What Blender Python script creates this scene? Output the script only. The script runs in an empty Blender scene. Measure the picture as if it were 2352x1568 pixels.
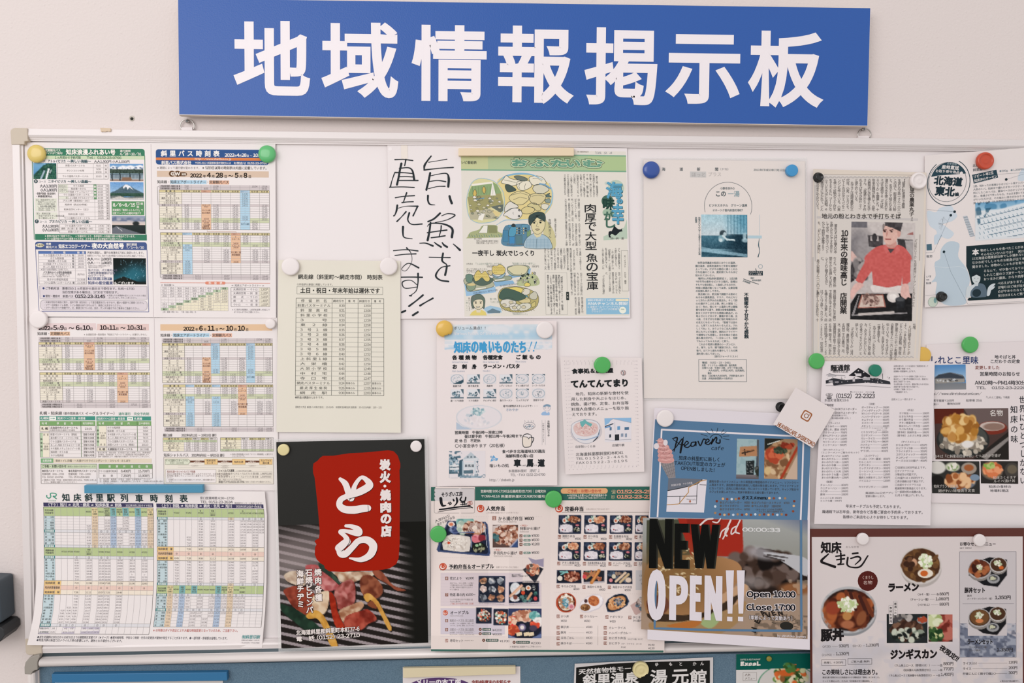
import bpy,math,random
import numpy as np

# ------------------------------------------------------------------ camera, light, exposure
FW,FH,FPX=2352,1568,1829.0
SC=bpy.context.scene
COL=SC.collection
YAW,PITCH,ROLL=0.0457,0.0428,0.0013
DIST=1.40
_F=np.array([math.sin(YAW)*math.cos(PITCH),math.cos(YAW)*math.cos(PITCH),-math.sin(PITCH)])
_R0=np.array([math.cos(YAW),-math.sin(YAW),0.0])
_U0=np.cross(_R0,_F)
_R=_R0*math.cos(ROLL)+_U0*math.sin(ROLL)
_U=_U0*math.cos(ROLL)-_R0*math.sin(ROLL)
CAMPOS=np.array([-DIST*math.tan(YAW),-DIST,1.50+DIST*math.tan(PITCH)])
cam=bpy.data.cameras.new('camera')
cam.sensor_width=36.0
cam.lens=36.0*FPX/FW
cam.clip_start=0.01
camo=bpy.data.objects.new('camera',cam)
COL.objects.link(camo)
from mathutils import Matrix,Vector
from mathutils.geometry import tessellate_polygon
camo.matrix_world=Matrix(((_R[0],_U[0],-_F[0],CAMPOS[0]),(_R[1],_U[1],-_F[1],CAMPOS[1]),
                            (_R[2],_U[2],-_F[2],CAMPOS[2]),(0,0,0,1)))
SC.camera=camo
vs=SC.view_settings
SC.display_settings.display_device='sRGB'
vs.view_transform='Standard'
vs.look='None'
vs.gamma=1.0
vs.use_curve_mapping=False
vs.exposure=0.0

world=bpy.data.worlds.new('room_light')
SC.world=world
world.use_nodes=True
wn=world.node_tree.nodes
wn['Background'].inputs[0].default_value=(1.0,0.972,0.968,1)
wn['Background'].inputs[1].default_value=0.84

def area_light(name,loc,target,sx,sy,power,color):
    l=bpy.data.lights.new(name,'AREA')
    l.shape='RECTANGLE';l.size=sx;l.size_y=sy;l.energy=power;l.color=color
    o=bpy.data.objects.new(name,l)
    COL.objects.link(o)
    o.location=loc
    d=Vector(target)-Vector(loc)
    o.rotation_euler=d.to_track_quat('-Z','Y').to_euler()
    return o
area_light('window_daylight',(-1.7,-2.9,2.5),(0.15,0,1.3),2.6,1.7,47,(1.0,0.968,0.955))

# ------------------------------------------------------------------ helpers
def unproj(px,py,dep):
    px=np.asarray(px,float);py=np.asarray(py,float)
    dx=(px-FW/2)/FPX;dy=-(py-FH/2)/FPX
    ray=_F[None,:]+dx.reshape(-1,1)*_R[None,:]+dy.reshape(-1,1)*_U[None,:]
    t=(-np.asarray(dep,float).reshape(-1)-CAMPOS[1])/ray[:,1]
    return CAMPOS[None,:]+t[:,None]*ray
def P3(px,py,dep):
    return unproj([px],[py],[dep])[0]

def lin(c):
    c=np.asarray(c,float)
    return np.where(c<=0.04045,c/12.92,((c+0.055)/1.055)**2.4)
def hx(s):
    if isinstance(s,str):
        s=s.lstrip('#')
        if len(s)==3:
            s=''.join(a*2 for a in s)
        return np.array([int(s[i:i+2],16)/255 for i in(0,2,4)])
    return np.asarray(s,float)

def node_mat(name):
    m=bpy.data.materials.new(name)
    m.use_nodes=True
    nt=m.node_tree
    return m,nt,nt.nodes['Principled BSDF']
def mat_solid(name,c,rough=0.5,metal=0.0,spec=0.5,bump=0.0,bscale=300,var=0.0,coat=0.0):
    m,nt,b=node_mat(name)
    c=lin(hx(c))
    b.inputs['Base Color'].default_value=(*c,1)
    b.inputs['Roughness'].default_value=rough
    b.inputs['Metallic'].default_value=metal
    b.inputs['Specular IOR Level'].default_value=spec
    b.inputs['Coat Weight'].default_value=coat
    tc=nt.nodes.new('ShaderNodeTexCoord')
    if bump or var:
        nz=nt.nodes.new('ShaderNodeTexNoise')
        nz.inputs['Scale'].default_value=bscale
        nz.inputs['Detail'].default_value=4
        nt.links.new(tc.outputs['Object'],nz.inputs['Vector'])
        if bump:
            bp=nt.nodes.new('ShaderNodeBump')
            bp.inputs['Strength'].default_value=bump
            bp.inputs['Distance'].default_value=0.001
            nt.links.new(nz.outputs['Fac'],bp.inputs['Height'])
            nt.links.new(bp.outputs['Normal'],b.inputs['Normal'])
        if var:
            mx=nt.nodes.new('ShaderNodeMixRGB')
            mx.inputs[1].default_value=(*(c*(1-var)),1)
            mx.inputs[2].default_value=(*np.minimum(c*(1+var),1),1)
            nt.links.new(nz.outputs['Fac'],mx.inputs[0])
            nt.links.new(mx.outputs[0],b.inputs['Base Color'])
    return m
def mat_ink(name,rough,spec,coat=0.0):
    m,nt,b=node_mat(name)
    a=nt.nodes.new('ShaderNodeVertexColor')
    a.layer_name='ink'
    nt.links.new(a.outputs['Color'],b.inputs['Base Color'])
    b.inputs['Roughness'].default_value=rough
    b.inputs['Specular IOR Level'].default_value=spec
    b.inputs['Coat Weight'].default_value=coat
    b.inputs['Coat Roughness'].default_value=0.18
    return m
INK=mat_ink('printed_ink',0.75,0.12)
INK_GLOSS=mat_ink('printed_ink_glossy',0.35,0.08)

def mesh_obj(name,verts,loops,starts,mat,parent=None,smooth=False,colors=None):
    me=bpy.data.meshes.new(name)
    verts=np.asarray(verts,np.float32)
    n=len(verts)
    me.vertices.add(n);me.vertices.foreach_set('co',verts.ravel())
    loops=np.asarray(loops,np.int32);starts=np.asarray(starts,np.int32)
    me.loops.add(len(loops));me.loops.foreach_set('vertex_index',loops)
    me.polygons.add(len(starts));me.polygons.foreach_set('loop_start',starts)
    try:
        tot=np.diff(np.append(starts,len(loops))).astype(np.int32)
        me.polygons.foreach_set('loop_total',tot)
    except Exception:
        pass
    me.polygons.foreach_set('use_smooth',np.full(len(starts),bool(smooth)))
    me.update(calc_edges=True)
    if colors is not None:
        at=me.color_attributes.new('ink','FLOAT_COLOR','POINT')
        c4=np.ones((n,4),np.float32);c4[:,:3]=colors
        at.data.foreach_set('color',c4.ravel())
    me.validate(clean_customdata=False)
    me.materials.append(mat)
    o=bpy.data.objects.new(name,me)
    COL.objects.link(o)
    if parent is not None:
        o.parent=parent
    return o
def pyobj(name,verts,faces,mat,parent=None,smooth=False):
    loops=[];starts=[]
    for f in faces:
        starts.append(len(loops));loops+=list(f)
    return mesh_obj(name,np.array(verts),loops,starts,mat,parent,smooth)
def tag(o,label,cat,group=None,kind=None):
    if label:o['label']=label
    if cat:o['category']=cat
    if group:o['group']=group
    if kind:o['kind']=kind
    return o

# ------------------------------------------------------------------ glyph outlines (Blender's own built-in font)
_G={}
_tc=bpy.data.curves.new('glyph','FONT')
_tc.size=1.0
_to=bpy.data.objects.new('glyph',_tc)
COL.objects.link(_to)
_dg=bpy.context.evaluated_depsgraph_get()
def _mesh_of(body,res):
    _tc.body=body;_tc.resolution_u=res
    me=_to.to_mesh()
    n=len(me.vertices)
    co=np.zeros(n*3,np.float32);me.vertices.foreach_get('co',co)
    nl=len(me.loops);lp=np.zeros(nl,np.int32);me.loops.foreach_get('vertex_index',lp)
    st=np.zeros(len(me.polygons),np.int32);me.polygons.foreach_get('loop_start',st)
    _to.to_mesh_clear()
    return co.reshape(-1,3)[:,:2].copy(),lp,st
_BAR=_mesh_of('|',1)[0][:,0].max()
def glyph(ch,res):
    if res<3 and(ord(ch)<0x7f or ch in '〇○●◎。の（）〈〉'):res=3
    k=(ch,res)
    if k not in _G:
        if ch in ' \u3000':
            g=(np.zeros((0,2)),np.zeros(0,np.int32),np.zeros(0,np.int32))
        else:
            g=_mesh_of(ch,res)
        if 0x21<=ord(ch)<=0x7e and ch not in "-|_":
            fw=chr(ord(ch)+0xFEE0);co,lp,st=_mesh_of(fw,res);co=co.copy()
            if ch.isdigit():
                adv=.56;co[:,0]+=adv/2-.5
            else:
                w_=co[:,0].max()-co[:,0].min();adv=w_+.10;co[:,0]+=.05-co[:,0].min()
            g=(co,lp,st)
        elif ord(ch)>0x2000:
            adv=1.0
        else:
            v=_mesh_of(ch+'|',1)[0]
            adv=float(v[:,0].max()-_BAR)if ch!='|' else 0.3
            if ch==' ':adv=0.33
            adv=max(0.15,min(1.1,adv))
        _G[k]=(g,adv)
    return _G[k]

_BE={}
def band(key,P,lp,st,off):
    """rim of width off around a glyph outline (for heavier lettering)"""
    if key not in _BE:
        E={};en=np.append(st[1:],len(lp))
        for i in range(len(st)):
            f=lp[st[i]:en[i]]
            for j in range(len(f)):E[(int(f[j]),int(f[(j+1)%len(f)]))]=1
        B=[e for e in E if(e[1],e[0])not in E];nx=dict(B);pv={b_:a_ for a_,b_ in B}
        B=[e for e in B if e[1]in nx and e[0]in pv]
        _BE[key]=np.array([(pv[a_],a_,b_,nx[b_])for a_,b_ in B],int).reshape(-1,4)
    B=_BE[key]
    if not len(B):return None
    f=lp[st[0]:(st[1]if len(st)>1 else len(lp))];q=P[f]
    ar=sum(float((q[:,0]*np.roll(q[:,1],-1)-np.roll(q[:,0],-1)*q[:,1]).sum())for q in[q]);sg=1 if ar>0 else-1
    def nrm(a_,b_):
        d=P[b_]-P[a_];L=np.hypot(d[:,0],d[:,1])+1e-9;return np.stack([d[:,1]/L,-d[:,0]/L],1)*sg
    n0,n1,n2=nrm(B[:,0],B[:,1]),nrm(B[:,1],B[:,2]),nrm(B[:,2],B[:,3])
    def mit(m,n):return(m+n)/np.maximum(1+(m*n).sum(1),.45)[:,None]*off
    V=np.vstack([P[B[:,1]],P[B[:,2]],P[B[:,2]]+mit(n1,n2),P[B[:,1]]+mit(n0,n1)]);m=len(B);i=np.arange(m)
    band.l=np.tile((i*7%17)*.1,4)
    return V,np.stack([i,i+m,i+2*m,i+3*m],1).ravel(),i*4
ROTV=set('ー〜～（）()「」『』…―-－=＝|[]')

class Pic:
    """A printed picture painted from soft shapes and noise on a grid."""
    def __init__(s,w,h,base='fff'):
        s.w,s.h=max(3,int(w)),max(3,int(h))
        s.a=np.zeros((s.h,s.w,3));s.a[:]=hx(base)
        s.y,s.x=np.mgrid[0:s.h,0:s.w]
        s.x=s.x/(s.w-1);s.y=s.y/(s.h-1);s.asp=s.w/s.h
    def mix(s,m,c):
        m=np.clip(m,0,1)[...,None]
        s.a=s.a*(1-m)+hx(c)*m
        return s
    def grad(s,c0,c1,y0=0,y1=1,al=1):
        t=np.clip((s.y-y0)/(y1-y0),0,1)[...,None]
        g=hx(c0)*(1-t)+hx(c1)*t
        inside=((s.y>=y0)&(s.y<=y1))[...,None]*al
        s.a=s.a*(1-inside)+g*inside
        return s
    def ell(s,x,y,rx,ry,c,soft=.15,ang=0,al=1):
        R=max(rx*s.asp,ry)*(1+soft*.6);w_,h_=s.w-1,s.h-1
        i0,i1=max(0,int((x-R/s.asp)*w_)),min(s.w,int((x+R/s.asp)*w_)+2);j0,j1=max(0,int((y-R)*h_)),min(s.h,int((y+R)*h_)+2)
        if i0>=i1 or j0>=j1:return s
        S=(slice(j0,j1),slice(i0,i1));dx=(s.x[S]-x)*s.asp;dy=(s.y[S]-y)
        ca,sa=math.cos(ang),math.sin(ang)
        r=np.sqrt(((dx*ca+dy*sa)/(rx*s.asp))**2+((-dx*sa+dy*ca)/ry)**2)
        m=np.clip(al*np.clip((1-r)/max(soft,1e-3)+.5,0,1),0,1)[...,None]
        s.a[S]=s.a[S]*(1-m)+hx(c)*m
        return s
    def ring(s,x,y,rx,ry,c,wd=.08,al=1):
        r=np.sqrt(((s.x-x)/rx)**2+((s.y-y)/ry)**2)
        return s.mix(al*np.clip(1.5-abs(r-1)/wd,0,1),c)
    def poly(s,pts,c,al=1):
        ys=[p[1]for p in pts];j0,j1=max(0,int(min(ys)*(s.h-1))-1),min(s.h,int(max(ys)*(s.h-1))+3)
        if j0>=j1:return s
        X,Y=s.x[j0:j1],s.y[j0:j1];acc=np.zeros(X.shape);n=len(pts)
        for ox,oy in((.3,.1),(-.3,-.1),(.1,-.3),(-.1,.3)):
            ins=np.zeros(X.shape,bool);xx=X+ox/s.w;yy=Y+oy/s.h
            for i in range(n):
                x0,y0=pts[i];x1,y1=pts[(i+1)%n]
                if y0==y1:continue
                ins^=(yy<max(y0,y1))&(yy>=min(y0,y1))&(xx<x0+(yy-y0)*(x1-x0)/(y1-y0))
            acc+=ins
        m=(acc*al/4)[...,None];s.a[j0:j1]=s.a[j0:j1]*(1-m)+hx(c)*m
        return s
    def nz(s,sc,seed):
        r=np.random.RandomState(seed)
        gw,gh=max(2,int(sc*s.asp)+1),max(2,int(sc)+1)
        g=r.rand(gh+1,gw+1)
        fx=s.x*(gw-1e-6);fy=s.y*(gh-1e-6)
        ix=fx.astype(int);iy=fy.astype(int);tx=fx-ix;ty=fy-iy
        tx=tx*tx*(3-2*tx);ty=ty*ty*(3-2*ty)
        return(g[iy,ix]*(1-tx)+g[iy,ix+1]*tx)*(1-ty)+(g[iy+1,ix]*(1-tx)+g[iy+1,ix+1]*tx)*ty
    def noise(s,amp,sc=12,seed=1):
        s.a=np.clip(s.a+(amp*(s.nz(sc,seed)-.5)*2)[...,None],0,1)
        return s
    def tex(s,c,thr=.55,sc=14,seed=1,al=1,soft=.1,mask=None):
        m=np.clip((s.nz(sc,seed)-thr)/soft,0,1)*al
        if mask is not None:m=m*mask
        return s.mix(m,c)
    def line(s,x0,y0,x1,y1,w,c,al=1):
        dx,dy=(x1-x0)*s.asp,y1-y0
        L=dx*dx+dy*dy+1e-9
        t=np.clip((((s.x-x0)*s.asp)*dx+(s.y-y0)*dy)/L,0,1)
        d=np.hypot((s.x-x0)*s.asp-t*dx,s.y-y0-t*dy)
        return s.mix(al*np.clip((w-d)/(w*.5+1e-6)+.5,0,1),c)
    def blobs(s,cx,cy,rx,ry,cols,n,size=.1,seed=1,al=1,soft=.35):
        r=random.Random(seed)
        for i in range(n):
            a=r.random()*6.283;q=math.sqrt(r.random())
            s.ell(cx+rx*q*math.cos(a),cy+ry*q*math.sin(a),size*r.uniform(.6,1.3)/s.asp,size*r.uniform(.5,1.1),r.choice(cols),soft,r.random()*3,al)
        return s
    def mask_ell(s,x,y,rx,ry):
        return np.clip((1-np.sqrt(((s.x-x)/rx)**2+((s.y-y)/ry)**2))/.1+.5,0,1)

PAGES=[]
class Page:
    def __init__(s,name,label,cat,rows,dep,color='ece5e4',curl=None,group=None,gloss=False,thick=0.0003,cell=None,outline=None,knots=(),sheetmat=None):
        s.rows=rows;s.dep=dep;s.curl=curl;s.lstep=0.00008 if curl else 0.00004
        (s.U0,_),(s.U1,_)=rows[0]
        s.rv=[r[0][1]for r in rows]
        s.V0,s.V1=s.rv[0],s.rv[-1]
        s.ink=INK_GLOSS if gloss else INK
        s.cell=cell or(12 if curl else 60)
        s.order=[];s.knots=[s.U0+(s.U1-s.U0)*k for k in knots]
        m=sheetmat or mat_solid(name+'_paper',color,0.42 if gloss else 0.8,0,0.3 if gloss else 0.12,bump=.15,bscale=60)
        nu=max(2,int((s.U1-s.U0)/s.cell)+1);nv=max(2,int((s.V1-s.V0)/s.cell)+1)
        uu=np.array(sorted(set(list(np.round(np.linspace(s.U0,s.U1,nu+1),4))+[round(k,4)for k in s.knots])));nu=len(uu)-1
        vv=sorted(set(np.round(np.concatenate([np.linspace(s.V0,s.V1,nv+1),s.rv]),3)))
        nv=len(vv)-1
        gu,gv=np.meshgrid(uu,vv)
        front=s.map(gu.ravel(),gv.ravel(),0)
        back=front.copy();back[:,1]+=thick
        n=len(front);F=[]
        W_=nu+1
        for j in range(nv):
            for i in range(nu):
                a=j*W_+i
                F.append((a,a+W_,a+W_+1,a+1));F.append((n+a,n+a+1,n+a+W_+1,n+a+W_))
        edge=[i for i in range(nu+1)]+[j*W_+nu for j in range(1,nv+1)]+[nv*W_+i for i in range(nu-1,-1,-1)]+[j*W_ for j in range(nv-1,0,-1)]
        for k in range(len(edge)):
            a,b=edge[k],edge[(k+1)%len(edge)]
            a,b=2*n+k,2*n+(k+1)%len(edge)
            F.append((a,b,b+len(edge),a+len(edge)))
        s.obj=pyobj(name,np.vstack([front,back,front[edge],back[edge]]),F,m,None,False)
        me=s.obj.data
        if curl and not knots:me.polygons.foreach_set('use_smooth',np.array([i<2*nu*nv for i in range(len(F))]))
        tag(s.obj,label,cat,group)
        PAGES.append(s)
        s.part('printed_text')
    def map(s,u,v,lay):
        u=np.asarray(u,float);v=np.asarray(v,float)
        t=(u-s.U0)/(s.U1-s.U0)
        rv=np.array(s.rv)
        k=np.clip(np.searchsorted(rv,v,side='right')-1,0,len(rv)-2)
        q=(v-rv[k])/(rv[k+1]-rv[k])
        L=np.array([r[0]for r in s.rows],float);R=np.array([r[1]for r in s.rows],float)
        pa=L[k]*(1-t[:,None])+R[k]*t[:,None]
        pb=L[k+1]*(1-t[:,None])+R[k+1]*t[:,None]
        p=pa*(1-q[:,None])+pb*q[:,None]
        d=s.dep+np.asarray(lay)*s.lstep+np.zeros(len(u))
        if s.curl is not None:
            d=d+s.curl(t,(v-s.V0)/(s.V1-s.V0))
        return unproj(p[:,0],p[:,1],d)
    def part(s,name,label=None):
        s.cur=[name,[],[],[],[],[],0,0,label]
        s.order.append(s.cur)
        return s
    def add(s,uv,lp,st,col,lay):
        c=s.cur;n=len(uv)
        if n==0:return
        c[1].append(uv);c[2].append(np.asarray(lp)+c[6]);c[3].append(np.asarray(st)+c[7])
        col=np.asarray(col,float)
        c[4].append(np.broadcast_to(lin(hx(col))if col.ndim==1 else lin(col),(n,3)))
        c[5].append(np.zeros(n)+lay)
        c[6]+=n;c[7]+=len(lp)
    def done(s):
        for c in s.order:
            if not c[1]:continue
            uv=np.vstack(c[1]);lay=np.concatenate(c[5])
            o=mesh_obj(c[0],s.map(uv[:,0],uv[:,1],lay),np.concatenate(c[2]),np.concatenate(c[3]),s.ink,s.obj,False,np.vstack(c[4]))
            if c[8]:o['label']=c[8]
    # ---- vector shapes
    def poly(s,pts,col,lay=1):
        pts=np.array(pts,float)
        if s.curl and np.ptp(pts,axis=0).max()>s.cell*1.4:
            t=tessellate_polygon([[Vector((p[0],p[1],0))for p in pts]])
            return s.tris([[pts[i]for i in f]for f in t],col,lay)
        s.add(pts,np.arange(len(pts)),[0],hx(col),lay)
    def tris(s,T,col,lay):
        out=[];ce=s.cell*1.3
        while T:
            a,b,c=T.pop();e=[np.hypot(*(a-b)),np.hypot(*(b-c)),np.hypot(*(c-a))]
            if max(e)<=ce or not s.curl:out+=[a,b,c];continue
            k=e.index(max(e))
            if k==1:a,b,c=b,c,a
            elif k==2:a,b,c=c,a,b
            m=(a+b)/2;T+=[[a,m,c],[m,b,c]]
        s.add(np.array(out),np.arange(len(out)),np.arange(len(out)//3)*3,hx(col),lay)
    def rect(s,u0,v0,u1,v1,col,lay=1):
        ce=s.cell
        nu=max(1,int(abs(u1-u0)/ce+.5))if s.curl else 1
        nv=max(1,int(abs(v1-v0)/ce+.5))if s.curl else 1
        if len(s.rows)>2 and not s.curl:nv=max(1,int(abs(v1-v0)/15+.5))
        if nu==nv==1:
            return s.poly([(u0,v0),(u0,v1),(u1,v1),(u1,v0)],col,lay)
        ul=sorted(set([*np.linspace(u0,u1,nu+1)]+[k for k in getattr(s,'knots',())if u0<k<u1]));nu=len(ul)-1
        uu,vv=np.meshgrid(ul,np.linspace(v0,v1,nv+1))
        L=[]
        W_=nu+1
        for j in range(nv):
            for i in range(nu):
                a=j*W_+i;L+=[a,a+W_,a+W_+1,a+1]
        s.add(np.stack([uu.ravel(),vv.ravel()],1),np.array(L),np.arange(nu*nv)*4,hx(col),lay)
    def hl(s,u0,u1,v,col='888',w=.7,lay=3):
        if w<.62:col=hx(col)*.7+.26
        s.rect(u0,v-w/2,u1,v+w/2,col,lay)
    def vl(s,u,v0,v1,col='888',w=.7,lay=3):
        if w<.62:col=hx(col)*.7+.26
        s.rect(u-w/2,v0,u+w/2,v1,col,lay)
    def frame(s,u0,v0,u1,v1,col='888',w=.8,lay=3):
        s.hl(u0,u1,v0,col,w,lay);s.hl(u0,u1,v1,col,w,lay);s.vl(u0,v0,v1,col,w,lay);s.vl(u1,v0,v1,col,w,lay)
    def rrect(s,u0,v0,u1,v1,r,col,lay=1,corners='1111'):
        s.rect(u0+r,v0,u1-r,v1,col,lay)
        for k,(cx,cy,a0)in enumerate(((u0+r,v0+r,180),(u1-r,v0+r,270),(u1-r,v1-r,0),(u0+r,v1-r,90))):
            if corners[k]=='1':
                s.poly([(cx,cy)]+[(cx+r*math.cos(math.radians(a0+i*22.5)),cy+r*math.sin(math.radians(a0+i*22.5)))for i in range(4,-1,-1)],col,lay)
            else:
                q=((u0,v0),(u1,v0),(u1,v1),(u0,v1))[k]
                s.rect(min(q[0],cx),min(q[1],cy),max(q[0],cx),max(q[1],cy),col,lay)
        if v1-v0>2*r+.1:
            s.rect(u0,v0+r,u0+r,v1-r,col,lay);s.rect(u1-r,v0+r,u1,v1-r,col,lay)
    def rframe(s,u0,v0,u1,v1,r,col,w=1,lay=3):
        pts=[]
        for k,(cx,cy,a0)in enumerate(((u0+r,v0+r,180),(u1-r,v0+r,270),(u1-r,v1-r,0),(u0+r,v1-r,90))):
            for i in range(5):
                a=math.radians(a0+i*22.5);pts.append((cx+r*math.cos(a),cy+r*math.sin(a)))
        s.stroke(pts+[pts[0]],w,col,lay)
    def ell(s,u,v,ru,rv,col,lay=1,n=20,a0=0):
        s.poly([(u+ru*math.cos(a0-6.2832*i/n),v+rv*math.sin(a0-6.2832*i/n))for i in range(n)],col,lay)
    def ring(s,u,v,ru,rv,col,w=1,lay=3,n=28,a0=0,a1=360):
        s.stroke([(u+ru*math.cos(math.radians(a0+(a1-a0)*i/n)),v+rv*math.sin(math.radians(a0+(a1-a0)*i/n)))for i in range(n+1)],w,col,lay)
    def stroke(s,pts,w,col,lay=4,cap=False):
        """polyline with width; w may be one number or one per point"""
        p=np.array(pts,float);n=len(p)
        if n<2:return
        ww=np.full(n,float(w))if np.isscalar(w)else np.array(w,float)
        if s.curl:
            q=[p[0]];qw=[ww[0]]
            for i in range(n-1):
                k=max(1,int(np.hypot(*(p[i+1]-p[i]))/s.cell+.5))
                for j in range(1,k+1):q.append(p[i]+(p[i+1]-p[i])*j/k);qw.append(ww[i]+(ww[i+1]-ww[i])*j/k)
            p=np.array(q);ww=np.array(qw);n=len(p)
        d=np.zeros_like(p);d[:-1]+=p[1:]-p[:-1];d[1:]+=p[1:]-p[:-1]
        L=np.hypot(d[:,0],d[:,1])+1e-9;nn=np.stack([-d[:,1]/L,d[:,0]/L],1)*ww[:,None]/2
        uv=np.vstack([p+nn,p-nn]);lp=[]
        for i in range(n-1):lp+=[i,i+1,n+i+1,n+i]
        li=lay+np.arange(n)*(.1 if ww.max()>3 else 0)
        s.add(uv,np.array(lp),np.arange(n-1)*4,hx(col),np.concatenate([li,li]))
        if cap:
            for k in(0,n-1):s.ell(p[k,0],p[k,1],ww[k]/2,ww[k]/2,col,lay,10)
    def brush(s,pts,w,col,lay=4,sub=6):
        """smooth brush stroke through the points (Catmull-Rom); w per point"""
        p=np.array(pts,float);n=len(p)
        ww=np.full(n,float(w))if np.isscalar(w)else np.array(w,float)
        if n==2:return s.stroke(p,ww,col,lay,True)
        q=np.vstack([2*p[0]-p[1],p,2*p[-1]-p[-2]]);out=[];ow=[]
        for i in range(n-1):
            a,b,c,d=q[i],q[i+1],q[i+2],q[i+3]
            for k in range(sub):
                t=k/sub
                out.append(.5*((2*b)+(-a+c)*t+(2*a-5*b+4*c-d)*t*t+(-a+3*b-3*c+d)*t**3));ow.append(ww[i]*(1-t)+ww[i+1]*t)
        out.append(p[-1]);ow.append(ww[-1])
        s.stroke(out,ow,col,lay,True)
    def pic(s,u0,v0,u1,v1,pic,lay=2):
        uu,vv=np.meshgrid(np.linspace(u0,u1,pic.w),np.linspace(v0,v1,pic.h))
        a=(np.arange(pic.h-1)[:,None]*pic.w+np.arange(pic.w-1)[None,:]).ravel()
        lp=np.stack([a,a+pic.w,a+pic.w+1,a+1],1).ravel()
        s.add(np.stack([uu.ravel(),vv.ravel()],1),lp,np.arange(len(a))*4,pic.a.reshape(-1,3),lay)
    def canvas(s,u0,v0,u1,v1,base='fff',cell=2.4):
        return Pic((u1-u0)/cell+1,(v1-v0)/cell+1,base)
    # ---- lettering
    def text(s,u,v,size,st,col='333',w=None,b=0,lay=4,an='l',vert=False,ls=1.0,rot=0,sl=0,sx=1.0,wid=None):
        """u: left / centre / right by an; v: centre of the line (top for vertical text)"""
        col=hx(col)
        if size<9:
            f=.34 if size<6.5 else .2;b*=.45
            if col.mean()<.6 and lay<4.4:col=col*(1-f)+np.array([.9,.87,.86])*f
        elif size<20:b*=.72
        res=1 if size<10 else 2 if size<20 else 4
        gs=[glyph(ch,res)for ch in st]
        if vert:
            n=len(st);step=size*ls if wid is None else wid/max(1,n)
            for i,ch in enumerate(st):
                (co,lp,sp),adv=gs[i]
                if len(co)==0:continue
                g=co-[.5,.38]if ord(ch)>0x2000 else co-[adv/2,.35]
                if ch in ROTV:g=np.stack([g[:,1],-g[:,0]],1)
                if ch in '。、，．':g=g+[.55,.55]
                g=g*[sx,1]
                P=np.stack([u+g[:,0]*size,v+step*(i+.5)-g[:,1]*size],1)
                s._emit(P,lp,sp,col,lay,b*size,(ch,res))
            return
        adv=[g[1]*ls for g in gs]
        tot=sum(adv)*size*sx
        if tot<=0:return
        k=sx
        if w is not None:k=sx*w/tot;tot=w
        x={'l':0,'c':-tot/2,'r':-tot}[an]
        cr,sr=math.cos(rot),math.sin(rot)
        for i,ch in enumerate(st):
            (co,lp,sp),a=gs[i]
            if len(co):
                gx=x+(co[:,0]+(a*(ls-1)/2))*size*k+sl*co[:,1]*size;gy=-(co[:,1]-(.38 if ord(ch)>0x2000 else .355))*size
                P=np.stack([u+gx*cr-gy*sr,v+gx*sr+gy*cr],1)
                s._emit(P,lp,sp,col,lay,b*size,(ch,res))
            x+=adv[i]*size*k
    def _emit(s,P,lp,sp,col,lay,off,k):
        s.add(P,lp,sp,hx(col),lay)
        if off:
            r=band(k,P,lp,sp,off)
            if r:s.add(r[0],r[1],r[2],hx(col),lay+.5+band.l)
    def lines(s,u,v,dv,size,txts,col='444',w=None,**k):
        for i,t in enumerate(txts):s.text(u,v+i*dv,size,t,col,w=w,**k)
# ------------------------------------------------------------------ wall, sign, boards
def box_px(name,quad,d0,d1,mat,parent=None,bevel=0.0,seg=2):
    """a slab whose front outline is the four pixel corners (tl,tr,br,bl) measured at depth d1 off the wall, reaching back to depth d0"""
    f=np.array([P3(x,y,d1)for x,y in quad])
    bk=f.copy();bk[:,1]=-d0
    V=np.vstack([f,bk])
    F=[(0,3,2,1),(4,5,6,7),(0,1,5,4),(1,2,6,5),(2,3,7,6),(3,0,4,7)]
    o=pyobj(name,V,F,mat,parent)
    if bevel:
        m=o.modifiers.new('edge','BEVEL');m.width=bevel;m.segments=seg;m.limit_method='ANGLE'
    return o
def profile_bar(name,a,b,prof,mat,parent=None,up=None,smooth=False):
    """extrude a profile [(across, out)] in metres from point a to point b (points on the wall plane); across is along 'up'"""
    a=Vector(a);b=Vector(b);ax=(b-a).normalized()
    n=Vector((0,-1,0));upv=Vector(up)
    V=[];m=len(prof)
    for p in(a,b):
        for s_,o_ in prof:V.append(p+upv*s_+n*o_)
    F=[(i,(i+1)%m,m+(i+1)%m,m+i)for i in range(m)]
    F+=[tuple(range(m-1,-1,-1)),tuple(range(m,2*m))]
    o=pyobj(name,V,F,mat,parent)
    bm_fix(o)
    return o
import bmesh
def bm_fix(o,smooth_angle=None):
    bm=bmesh.new();bm.from_mesh(o.data);bmesh.ops.recalc_face_normals(bm,faces=bm.faces);bm.to_mesh(o.data);bm.free()

# wall: painted, stippled plaster
wm,nt,bs=node_mat('stippled_wall_paint')
bs.inputs['Base Color'].default_value=(*lin(hx('dfd5d2')),1)
bs.inputs['Roughness'].default_value=0.75
bs.inputs['Specular IOR Level'].default_value=0.25
tcn=nt.nodes.new('ShaderNodeTexCoord')
n1=nt.nodes.new('ShaderNodeTexNoise');n1.inputs['Scale'].default_value=230;n1.inputs['Detail'].default_value=3;n1.inputs['Roughness'].default_value=.55
n2=nt.nodes.new('ShaderNodeTexVoronoi');n2.inputs['Scale'].default_value=95
mr=nt.nodes.new('ShaderNodeMapRange');mr.inputs[1].default_value=0.0;mr.inputs[2].default_value=0.22;mr.inputs[3].default_value=1.0;mr.inputs[4].default_value=0.0
ad=nt.nodes.new('ShaderNodeMath');ad.operation='MULTIPLY_ADD';ad.inputs[1].default_value=.55
bp=nt.nodes.new('ShaderNodeBump');bp.inputs['Strength'].default_value=0.5;bp.inputs['Distance'].default_value=0.0012
nt.links.new(tcn.outputs['Object'],n1.inputs['Vector']);nt.links.new(tcn.outputs['Object'],n2.inputs['Vector'])
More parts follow.
